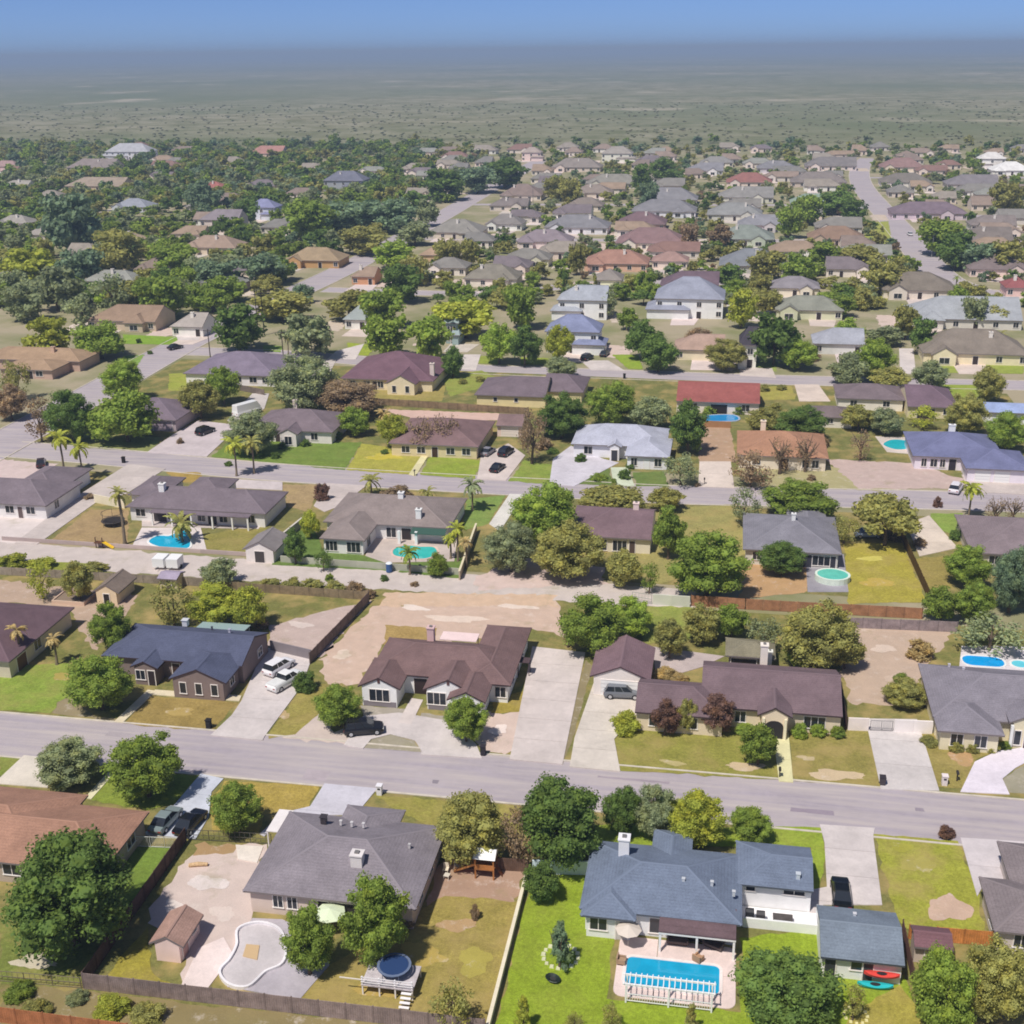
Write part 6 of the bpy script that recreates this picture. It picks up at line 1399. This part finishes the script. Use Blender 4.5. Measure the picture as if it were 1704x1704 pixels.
# raised play deck with blue trampoline
dx, dy = -26.0, 80.6
t = thing('play_deck', 'raised white timber deck with railing under the blue trampoline by the bottom fence', 'deck', dx, dy)
local(t, 'deck_floor', lambda m: m.box(-2.3, 2.3, -1.4, 1.6, 1.02, 1.14), 'wood', 'c8c0c4')
for x in (-2.2, -0.7, 0.7, 2.2):
    for y in (-1.3, 1.5): local(t, 'post', lambda m: m.box(x - 0.06, x + 0.06, y - 0.06, y + 0.06, 0, 1.95 if y < 0 else 1.02), 'trim', 'f0ecee')
for z in (1.4, 1.65, 1.9): local(t, 'rail', lambda m: m.box(-2.3, 2.3, -1.42, -1.37, z, z + 0.07), 'trim', 'f0ecee')
for i in range(4): local(t, 'step', lambda m: m.box(1.3, 2.2, -2.6 + i * 0.3, -2.34 + i * 0.3, 0.2 + i * 0.22, 0.26 + i * 0.22), 'trim', 'f0ecee')
local(t, 'side_arm', lambda m: m.box(-4.2, -2.31, -1.4, -1.32, 1.6, 1.68), 'trim', 'e8e0d8')
trampoline(-25.8, 81.0, 1.5, 'round blue trampoline set on the white timber deck', '6a7894', '27406c', 1.145, False)
# playground
t = thing('playhouse', 'wooden playhouse with a white canopy and slide beside the dark plank fence', 'playhouse', -20.9, 97.0)
for x in (-0.9, 0.9):
    for y in (-0.8, 0.8): local(t, 'post', lambda m: m.box(x - 0.07, x + 0.07, y - 0.07, y + 0.07, 0, 2.4), 'wood', 'b07848')
local(t, 'floor', lambda m: m.box(-1, 1, -0.9, 0.9, 1.1, 1.2), 'wood', 'a87248')
local(t, 'side_board', lambda m: m.box(-0.98, 0.98, -0.9, -0.84, 1.201, 1.7), 'wood', 'b87c4a')
def tent(m): m.solid([(-1.1, -1, 2.4), (1.1, -1, 2.4), (1.1, 1, 2.4), (-1.1, 1, 2.4), (-1.1, 0, 3.0), (1.1, 0, 3.0)], [(0, 1, 5, 4), (2, 3, 4, 5), (1, 2, 5), (3, 0, 4)])
local(t, 'canopy', tent, 'fabric', 'f4efe8', 0.95)
local(t, 'slide', lambda m: m.solid([(-1.0, -0.4, 1.2), (-1.0, 0.4, 1.2), (-3.2, 0.4, 0.15), (-3.2, -0.4, 0.15), (-1.0, -0.45, 1.5), (-3.2, -0.45, 0.4), (-1.0, 0.45, 1.5), (-3.2, 0.45, 0.4)], [(0, 1, 2, 3), (0, 3, 5, 4), (2, 1, 6, 7)]), 'trim', 'd8a060')
local(t, 'ladder', lambda m: m.solid([(1.0, -0.3, 1.2), (1.0, 0.3, 1.2), (1.7, 0.3, 0), (1.7, -0.3, 0)], [(0, 1, 2, 3)]), 'wood', '7a4c34')
for i, (px, py, c, lb) in enumerate(((742, 1452, 'e8dcc8', 'white plastic garden chair nearest the grey-roofed bungalow'), (762, 1446, 'e4e0d4', 'white plastic garden chair between the bungalow and the playhouse'), (744, 1462, 'd8d0c4', 'low white stool in front of the plastic garden chairs'))):
    x, y, _ = at(px, py, 0.0); t = thing('garden_chair' if i < 2 else 'garden_stool', lb, 'chair' if i < 2 else 'stool', x, y, 0, i * 0.7)
    local(t, 'seat', lambda m: m.box(-0.28, 0.28, -0.28, 0.28, 0.42, 0.48), 'trim', c)
    if i < 2: local(t, 'backrest', lambda m: m.box(-0.28, 0.28, 0.24, 0.3, 0.481, 1.0), 'trim', c)
    for sx in (-1, 1):
        for sy in (-1, 1): local(t, 'leg', lambda m: m.box(sx * 0.24 - 0.03, sx * 0.24 + 0.03, sy * 0.24 - 0.03, sy * 0.24 + 0.03, 0, 0.42), 'trim', c)
x, y, _ = at(551, 1548, 0.0)
t = thing('parasol', 'pale green-white parasol between the two bright trees behind the grey bungalow', 'parasol', x, y)
local(t, 'pole', lambda m: m.tube((0, 0, 0), (0, 0, 2.3), 0.03, 0.03, 8), 'metal', 'c8c8b8')
local(t, 'canopy', lambda m: m.solid([(1.5 * math.cos(math.pi * i / 4), 1.5 * math.sin(math.pi * i / 4), 2.0) for i in range(8)] + [(0, 0, 2.5)], [(i, (i + 1) % 8, 8) for i in range(8)]), 'fabric', 'dce8c8')
# white lattice pergola at the pool
t = thing('pergola', 'white open pergola with lattice top standing along the front edge of the rectangular pool', 'pergola', -2.2, 82.9)
for x in (-3.6, 0, 3.6):
    for y in (-0.9, 0.25): local(t, 'post', lambda m: m.box(x - 0.07, x + 0.07, y - 0.07, y + 0.07, 0, 1.9), 'trim', 'f6f4f4', 0.95)
for y in (-0.9, 0.25): local(t, 'beam', lambda m: m.box(-3.9, 3.9, y - 0.06, y + 0.06, 1.9, 2.06), 'trim', 'f6f4f4', 0.95)
for i in range(17): local(t, 'slat', lambda m: m.box(-3.8 + i * 0.475 - 0.04, -3.8 + i * 0.475 + 0.04, -1.1, 0.45, 2.061, 2.12), 'trim', 'eef2f8', 0.95)
for z in (0.25, 0.95): local(t, 'rail', lambda m: m.box(-3.53, 3.53, -0.93, -0.88, z, z + 0.06), 'trim', 'f0f0f4', 0.95)
for i in range(34): local(t, 'baluster', lambda m: m.box(-3.45 + i * 0.209 - 0.02, -3.45 + i * 0.209 + 0.02, -0.92, -0.89, 0.311, 0.949), 'trim', 'e4ecf4', 0.95)
# patio furniture
def lounge(name, label, x, y, rz, c, w=1.9):
    t = thing(name, label, 'sofa' if w > 1.2 else 'chair', x, y, 0.07, rz)
    local(t, 'seat', lambda m: m.box(-w / 2, w / 2, -0.4, 0.4, 0.2, 0.45), 'fabric', c); local(t, 'backrest', lambda m: m.box(-w / 2, w / 2, 0.28, 0.42, 0.451, 0.85), 'fabric', c)
    for s in (-1, 1): local(t, 'armrest', lambda m: m.box(s * (w / 2 - 0.08) - 0.07, s * (w / 2 - 0.08) + 0.07, -0.38, 0.275, 0.451, 0.62), 'fabric', c)
    local(t, 'base', lambda m: m.box(-w / 2 + 0.1, w / 2 - 0.1, -0.3, 0.3, 0, 0.2), 'wood', '4a3c34')
lounge('patio_sofa', 'dark patio sofa under the first bay of the brown patio roof', -1.8, 90.0, 0, '6a5c58')
lounge('patio_sofa', 'dark corner sofa under the second bay of the brown patio roof', 1.4, 90.0, -0.4, '5c5250', 1.8)
lounge('patio_chair', 'tan patio chair at the open front of the patio roof', 0.1, 87.95, 2.6, 'b08a6c', 0.8)
lounge('patio_chair', 'wicker patio chair on the terrace by the left pool corner', -6.6, 86.6, 1.5, 'a88c74', 0.8)
x, y = -6.2, 88.9
t = thing('parasol', 'pale round parasol on the terrace beside the house wall', 'parasol', x, y)
local(t, 'pole', lambda m: m.tube((0, 0, 0), (0, 0, 2.2), 0.03, 0.03, 8), 'metal', 'c8c0b8')
def shade(m):
    n = 8; vs = [(1.2 * math.cos(2 * math.pi * i / n), 1.2 * math.sin(2 * math.pi * i / n), 1.95) for i in range(n)] + [(0, 0, 2.45)]; m.solid(vs, [(i, (i + 1) % n, n) for i in range(n)])
local(t, 'canopy', shade, 'fabric', 'd8ccc0')
# grill and chairs on the white patio
for nm, lb, cat, x, y, c in (('grill', 'black barbecue grill on the white patio', 'grill', 4.6, 94.4, '3a3a3e'), ('storage_box', 'dark storage box on the white patio by the grill', 'box', 5.6, 94.2, '4a4648')):
    t = thing(nm, lb, cat, x, y, 0.1)
    local(t, 'body', lambda m: m.box(-0.4, 0.4, -0.28, 0.28, 0.45, 0.9), 'metal', c); local(t, 'lid', lambda m: m.solid([(-0.4, -0.28, 0.901), (0.4, -0.28, 0.901), (0.4, 0.28, 0.901), (-0.4, 0.28, 0.901), (-0.38, -0.1, 1.12), (0.38, -0.1, 1.12), (0.38, 0.12, 1.12), (-0.38, 0.12, 1.12)], [(0, 1, 5, 4), (1, 2, 6, 5), (2, 3, 7, 6), (3, 0, 4, 7), (4, 5, 6, 7)]), 'metal', c)
    for s in (-1, 1): local(t, 'leg', lambda m: m.box(s * 0.34 - 0.03, s * 0.34 + 0.03, -0.24, 0.24, 0, 0.45), 'metal', '2c2c2c')
t = thing('table_set', 'dark patio table with slatted top on the white patio', 'table', 7.6, 94.2, 0.1)
local(t, 'table_top', lambda m: m.box(-0.9, 0.9, -0.45, 0.45, 0.7, 0.75), 'wood', '5c5654')
for sx in (-1, 1):
    for sy in (-1, 1): local(t, 'leg', lambda m: m.box(sx * 0.8 - 0.04, sx * 0.8 + 0.04, sy * 0.35 - 0.04, sy * 0.35 + 0.04, 0, 0.7), 'metal', '3c3a3c')
# kayaks by the garage
for lb, x, y, c, l in (('red kayak hung under the garage eaves', 15.7, 87.45, 'd84840', 3.0), ('turquoise kayak on the grass below the red kayak', 15.2, 87.1, '28b4bc', 3.0)):
    t = thing('kayak', lb, 'kayak', x, y, 0.95 if 'red kayak hung' in lb else 0.05)
    def hull(m):
        n = 9; vs = []; fs = []
        for i in range(n):
            u = -1 + 2 * i / (n - 1); w = 0.38 * (1 - u * u) ** 0.6 + 0.01; z = 0.08 + 0.16 * u * u
            vs += [(u * l / 2, -w, z + 0.28), (u * l / 2, -w * 0.6, z), (u * l / 2, w * 0.6, z), (u * l / 2, w, z + 0.28), (u * l / 2, 0, z + 0.36)]
        for i in range(n - 1):
            for j in range(5): a = i * 5 + j; b = i * 5 + (j + 1) % 5; fs.append((a, b, b + 5, a + 5))
        m.solid(vs, fs)
    local(t, 'hull', hull, 'trim', c, 0.9); local(t, 'cockpit', lambda m: m.slab([(0.45 * math.cos(a), 0.2 * math.sin(a)) for a in [2 * math.pi * i / 12 for i in range(12)]], 0.4, 0.46), 'trim', '303034')
# stone ring and trunk bed round the conical tree
x, y, _ = at(933, 1592, 0.0)
t = thing('stone_ring', 'ring of pale stones around the conical blue-green tree', 'stone ring', x, y)
for i in range(16):
    a = 2 * math.pi * i / 16; g = rnd.uniform(0.9, 1.2)
    local(t, 'stone', lambda m: m.solid([(1.55 * math.cos(a) + dx_ * 0.2 * g, 1.55 * math.sin(a) + dy_ * 0.2 * g, z_) for z_, k_ in ((0, 1), (0.16 * g, 0.7)) for dx_, dy_ in ((-k_, -k_), (k_, -k_), (k_, k_), (-k_, k_))], [(4, 5, 6, 7), (0, 1, 5, 4), (1, 2, 6, 5), (2, 3, 7, 6), (3, 0, 4, 7)]), 'concrete', 'd8d8b4')
x, y, _ = at(1424, 1690, 0.0)
t = thing('stone_ring', 'small pale edging ring around the sapling near the bottom edge', 'stone ring', x, y)
for i in range(12):
    a = 2 * math.pi * i / 12
    local(t, 'stone', lambda m: m.solid([(0.95 * math.cos(a) + dx_ * 0.15, 0.95 * math.sin(a) + dy_ * 0.15, z_) for z_, k_ in ((0, 1), (0.13, 0.7)) for dx_, dy_ in ((-k_, -k_), (k_, -k_), (k_, k_), (-k_, k_))], [(4, 5, 6, 7), (0, 1, 5, 4), (1, 2, 6, 5), (2, 3, 7, 6), (3, 0, 4, 7)]), 'concrete', 'e0d8a0')
# dog-like dark bush-shaped lump on the lawn: a black plastic fire bowl
x, y, _ = at(920, 1632, 0.0)
t = thing('fire_bowl', 'low black oval fire bowl on the vivid green lawn', 'fire bowl', x, y, 0.03, -0.5)
local(t, 'bowl', lambda m: m.solid([(r_ * math.cos(a) * 1.35, r_ * math.sin(a), z_) for z_, r_ in ((0, 0.3), (0.3, 0.55), (0.34, 0.5), (0.2, 0.2)) for a in [2 * math.pi * i / 12 for i in range(12)]], [(r_ * 12 + i, r_ * 12 + (i + 1) % 12, (r_ + 1) * 12 + (i + 1) % 12, (r_ + 1) * 12 + i) for r_ in range(3) for i in range(12)]), 'metal', '26302a')
local(t, 'ash_bed', lambda m: m.slab([(0.3 * math.cos(a), 0.22 * math.sin(a)) for a in [2 * math.pi * i / 10 for i in range(10)]], 0.15, 0.22), 'fabric', '3a3a38')
# stump on the dirt yard
x, y, _ = at(330, 1442, 0.0)
t = thing('log', 'pale log lying on the dirt yard near the wire fence', 'log', x, y, 0.02, 0.25)
local(t, 'trunk_piece', lambda m: m.path([(-0.9, 0, 0.2), (0, 0.06, 0.24), (0.95, 0, 0.2)], [0.2, 0.24, 0.17], 9), 'bark', 'd4b48c')
local(t, 'cut_face', lambda m: m.tube((-0.93, 0, 0.2), (-0.9, 0, 0.2), 0.17, 0.19, 9), 'wood', 'e4cca4')
# mailboxes, bins, lamps, poles
def mailbox(px, py, label, c, brick=False):
    x, y, _ = at(px, py, 0.0); t = thing('mailbox', label, 'mailbox', x, y)
    if brick: local(t, 'pillar', lambda m: m.box(-0.28, 0.28, -0.28, 0.28, 0, 1.15), 'wall', c); local(t, 'cap', lambda m: m.box(-0.34, 0.34, -0.34, 0.34, 1.151, 1.25), 'wall', c); local(t, 'letter_flap', lambda m: m.box(-0.15, 0.15, -0.3, -0.281, 0.75, 0.95), 'metal', '303030')
    else:
        local(t, 'post', lambda m: m.box(-0.06, 0.06, -0.06, 0.06, 0, 1.0), 'wood', '4a4038')
        local(t, 'box', lambda m: m.solid([(x_ * 0.14, y_, z_) for y_ in (-0.28, 0.28) for x_, z_ in ((-1, 1.0), (1, 1.0), (1, 1.16), (0.6, 1.26), (-0.6, 1.26), (-1, 1.16))], [(0, 1, 2, 3, 4, 5), (11, 10, 9, 8, 7, 6)] + [(i, 6 + i, 6 + (i + 1) % 6, (i + 1) % 6) for i in range(6)]), 'metal', c)
for a in ((348, 1212, 'dark mailbox at the corner of the square tan lawn', '2c2a2c', True), (804, 1256, 'dark mailbox at the edge of the pale dirt front yard', '38343a', True), (632, 1322, 'white-topped mailbox beside the grey bungalow drive', 'e8e6ec', True),
          (1571, 1306, 'white brick mailbox beside the curved white drive', 'ece0e0', True), (1297, 1294, 'small dark mailbox at the foot of the cream walk', '3c3836', False), (206, 770, 'dark mailbox at the drive mouth of the porch house', '2c2828', True),
          (1172, 806, 'small dark mailbox at the pale drive beside the brown lot', '302c2c', False), (1592, 1300, 'thin dark mailbox near the curved white drive', '3c3838', False), (228, 572, 'dark mailbox by the bright green corner lawn', '201c1c', False), (1039, 630, 'dark mailbox across from the blue-roofed house', '2a2826', True), (690, 792, 'small mailbox at the foot of the yellow lawn walk', '6a6258', False)):
    mailbox(*a)
x, y, _ = at(1468, 1306, 0.0); t = thing('wheelie_bin', 'dark wheeled bin at the kerb beside the wide drive', 'bin', x, y)
local(t, 'bin_body', lambda m: m.solid([(-0.26, -0.3, 0.05), (0.26, -0.3, 0.05), (0.26, 0.3, 0.05), (-0.26, 0.3, 0.05), (-0.32, -0.36, 1.0), (0.32, -0.36, 1.0), (0.32, 0.36, 1.0), (-0.32, 0.36, 1.0)], [(0, 1, 5, 4), (1, 2, 6, 5), (2, 3, 7, 6), (3, 0, 4, 7), (3, 2, 1, 0)]), 'trim', '4a4448')
local(t, 'lid', lambda m: m.box(-0.34, 0.34, -0.38, 0.4, 1.001, 1.08), 'trim', '3a3438')
for s in (-1, 1): local(t, 'wheel', lambda m: m.tube((s * 0.3, 0.28, 0.1), (s * 0.34, 0.28, 0.1), 0.1, 0.1, 8), 'tyre', '101010')
def utility_pole(px, py, h, label, arms=1, c='5a5048'):
    x, y, _ = at(px, py, 0.0); t = thing('utility_pole', label, 'utility pole', x, y)
    local(t, 'pole', lambda m: m.tube((0, 0, 0), (0, 0, h), 0.17, 0.11, 8), 'wood', c)
    for i in range(arms):
        z = h - 0.5 - i * 1.0; local(t, 'crossarm', lambda m: m.box(-1.2, 1.2, -0.06, 0.06, z, z + 0.14), 'wood', c)
        for s in (-1.05, -0.5, 0.5, 1.05): local(t, 'insulator', lambda m: m.tube((s, 0, z + 0.141), (s, 0, z + 0.34), 0.05, 0.03, 6), 'metal', 'b0b4b8')
for a in ((430, 560, 13.5, 'nearer of the twin dark utility poles by the dark green street tree', 2, '3c3a34'), (440, 558, 13.5, 'farther of the twin dark utility poles by the dark green street tree', 2, '3c3a34'), (351, 604, 9, 'single utility pole at the lilac-grey corner house', 1), (472, 600, 8, 'single utility pole beside the grey-green street tree', 1), (1550, 428, 9, 'thin pole beside the green trees of the wide road', 1, '8c8c8c'), (887, 340, 9, 'thin pole in the far quarter near the diagonal road', 1, '7c7878')):
    utility_pole(*a)
# small yard things of the farther gardens
x, y, _ = at(166, 912, 0.0); t = thing('swing_set', 'small play set with a yellow slide on the orange-brown lawn', 'play set', x, y)
for s in (-1, 1): local(t, 'post', lambda m: m.box(s * 0.6 - 0.06, s * 0.6 + 0.06, -0.06, 0.06, 0, 1.9), 'wood', '5a4234')
local(t, 'deck', lambda m: m.box(-0.7, 0.7, -0.5, 0.5, 1.0, 1.1), 'wood', '6a4a38'); local(t, 'slide', lambda m: m.solid([(0.7, -0.3, 1.1), (0.7, 0.3, 1.1), (2.4, 0.3, 0.1), (2.4, -0.3, 0.1), (0.7, -0.32, 1.3), (2.4, -0.32, 0.3), (0.7, 0.32, 1.3), (2.4, 0.32, 0.3)], [(0, 1, 2, 3), (0, 3, 5, 4), (2, 1, 6, 7)]), 'trim', 'e8c030', 0.95)
for i, (px, py, nm, lb) in enumerate(((269, 944, 'trailer_box', 'first of two white box trailers standing in the alley'), (292, 945, 'trailer_box', 'second of two white box trailers standing in the alley'))):
    x, y, _ = at(px, py, 0.0); t = thing(nm, lb, 'trailer', x, y, 0.03, 0.03)
    local(t, 'box', lambda m: m.box(-0.95, 0.95, -1.2, 1.2, 0.45, 1.9), 'trim', 'f0f2f4', 0.95); local(t, 'hitch', lambda m: m.box(-0.05, 0.05, -2.1, -1.2, 0.45, 0.55), 'metal', '505058')
    for s in (-1, 1): local(t, 'wheel', lambda m: m.tube((s * 0.85, 0, 0.32), (s * 1.05, 0, 0.32), 0.32, 0.32, 12), 'tyre', '101010')
house('shed', 'open grey-roofed shed with a white gable facing the alley', 'the grey shed on the alley', '8c8484', 'e8e0dc', [(-74.6, -69.0, 168.0, 174.6, 'y', 'gg', 2.2, 0.5)], doors=[(0, 's', -71.8, 1.6, 1.9, '4a4444')], cat='shed')
house('shed', 'small brown shed with a cream gable and dark round opening behind the navy roof', 'the cream-gabled shed', '87786e', 'e6d0b0', [(-90.6, -86.4, 149.6, 155.4, 'y', 'gg', 2.1, 0.6)], doors=[(0, 's', -88.5, 0.9, 1.7, '2c2420')], cat='shed')
house('shed', 'tiny grey-mauve roofed shed in the brush beside the alley', 'the tiny mauve shed', 'a498ac', 'd8c8a8', [(-83.4, -80.2, 155.8, 159.0, 'x', 'gg', 1.9, 0.3)], doors=[(0, 's', -81.8, 0.8, 1.5, '6a5c54')], cat='shed')
x, y, _ = at(124, 998, 0.0); t = thing('raised_bed', 'square pink-walled raised bed behind the dark maroon roofed house', 'raised bed', x, y)
for nm, b_ in (('side', (-2.6, 2.6, -1.9, -1.7)), ('side', (-2.6, 2.6, 1.7, 1.9)), ('end', (-2.6, -2.4, -1.699, 1.699)), ('end', (2.4, 2.6, -1.699, 1.699))): local(t, nm, lambda m: m.box(*b_, 0, 0.6), 'wall', 'd8bca8')
local(t, 'soil', lambda m: m.box(-2.39, 2.39, -1.69, 1.69, 0, 0.42), 'fabric', '8a7868')
x, y, _ = at(648, 952, 0.0); t = thing('water_tank', 'small blue and white tank behind the pale rear wall by the teal pool', 'tank', x, y)
local(t, 'tank', lambda m: m.tube((0, 0, 0.1), (0, 0, 1.5), 0.5, 0.5, 14), 'trim', '3c5c8c', smooth=False); local(t, 'lid', lambda m: m.tube((0, 0, 1.501), (0, 0, 1.65), 0.52, 0.3, 14), 'trim', 'e8ecf0')
# ------------------------------------------------------------------ what sets each tree, shrub and palm apart: its look, then the thing it stands by
def side_of(x, y, h):
    _s, hx, hy, hw, hd = h
    dx, dy = (x - hx) / (hw + 2), (y - hy) / (hd + 2)
    if abs(dx) >= abs(dy): return 'right of' if dx > 0 else 'left of'
    return 'behind' if dy > 0 else 'in front of'
groups = {}; NAMED = HOUSES[:N_NEAR + len(FAR)]
for t in TREES:
    obj_, desc, x, y, size, px = t
    h = min(NAMED, key=lambda q: max(abs(x - q[1]) - q[3], 0) ** 2 + max(abs(y - q[2]) - q[4], 0) ** 2 + 0.05 * ((x - q[1]) ** 2 + (y - q[2]) ** 2))
    groups.setdefault((desc, side_of(x, y, h), h[0]), []).append(t)
ORD = ['first', 'second', 'third', 'fourth', 'fifth', 'sixth', 'seventh', 'eighth', 'ninth', 'tenth']
for (desc, side, short), items in groups.items():
    kind = desc.split()[-1]; cat = {'palm': 'palm', 'shrub': 'shrub', 'sapling': 'sapling', 'tree': 'tree'}[kind]
    gname = {'palm': 'palm trees of the gardens', 'shrub': 'shrubs of the gardens', 'sapling': 'saplings of the gardens', 'tree': 'trees of the gardens'}[kind]
    items.sort(key=lambda t: t[5][0])
    for i, t in enumerate(items):
        n = len(items)
        if n == 1: lab = f'{desc} {side} {short}'
        elif n == 2 and max(items, key=lambda q: q[4])[4] > 1.35 * min(items, key=lambda q: q[4])[4]:
            lab = f'{"larger" if t[4] == max(q[4] for q in items) else "smaller"} {desc} {side} {short}'
        elif n == 2: lab = f'{("left", "right")[i]} {desc} of two {side} {short}'
        else: lab = f'{desc} {side} {short}, {ORD[min(i, 9)]} from left'
        w = lab.split()
        if len(w) > 16: lab = ' '.join(x for x in w if x not in ('the',))
        tag(t[0], lab, cat, gname)

# ------------------------------------------------------------------ haze over the plain
m = MB(); m.box(-61000, 61000, -2100, 61000, -1.0, 90.0)
hz = bpy.data.materials.new('haze'); hz.use_nodes = True; nt = hz.node_tree; nt.nodes.clear()
out = nt.nodes.new('ShaderNodeOutputMaterial'); pv = nt.nodes.new('ShaderNodeVolumePrincipled')
pv.inputs['Color'].default_value = (0.58, 0.75, 1.0, 1); pv.inputs['Density'].default_value = HAZE; pv.inputs['Anisotropy'].default_value = 0.0
nt.links.new(pv.outputs[0], out.inputs['Volume'])
struct(new('haze', m.mesh('haze', [hz])), 'stuff')
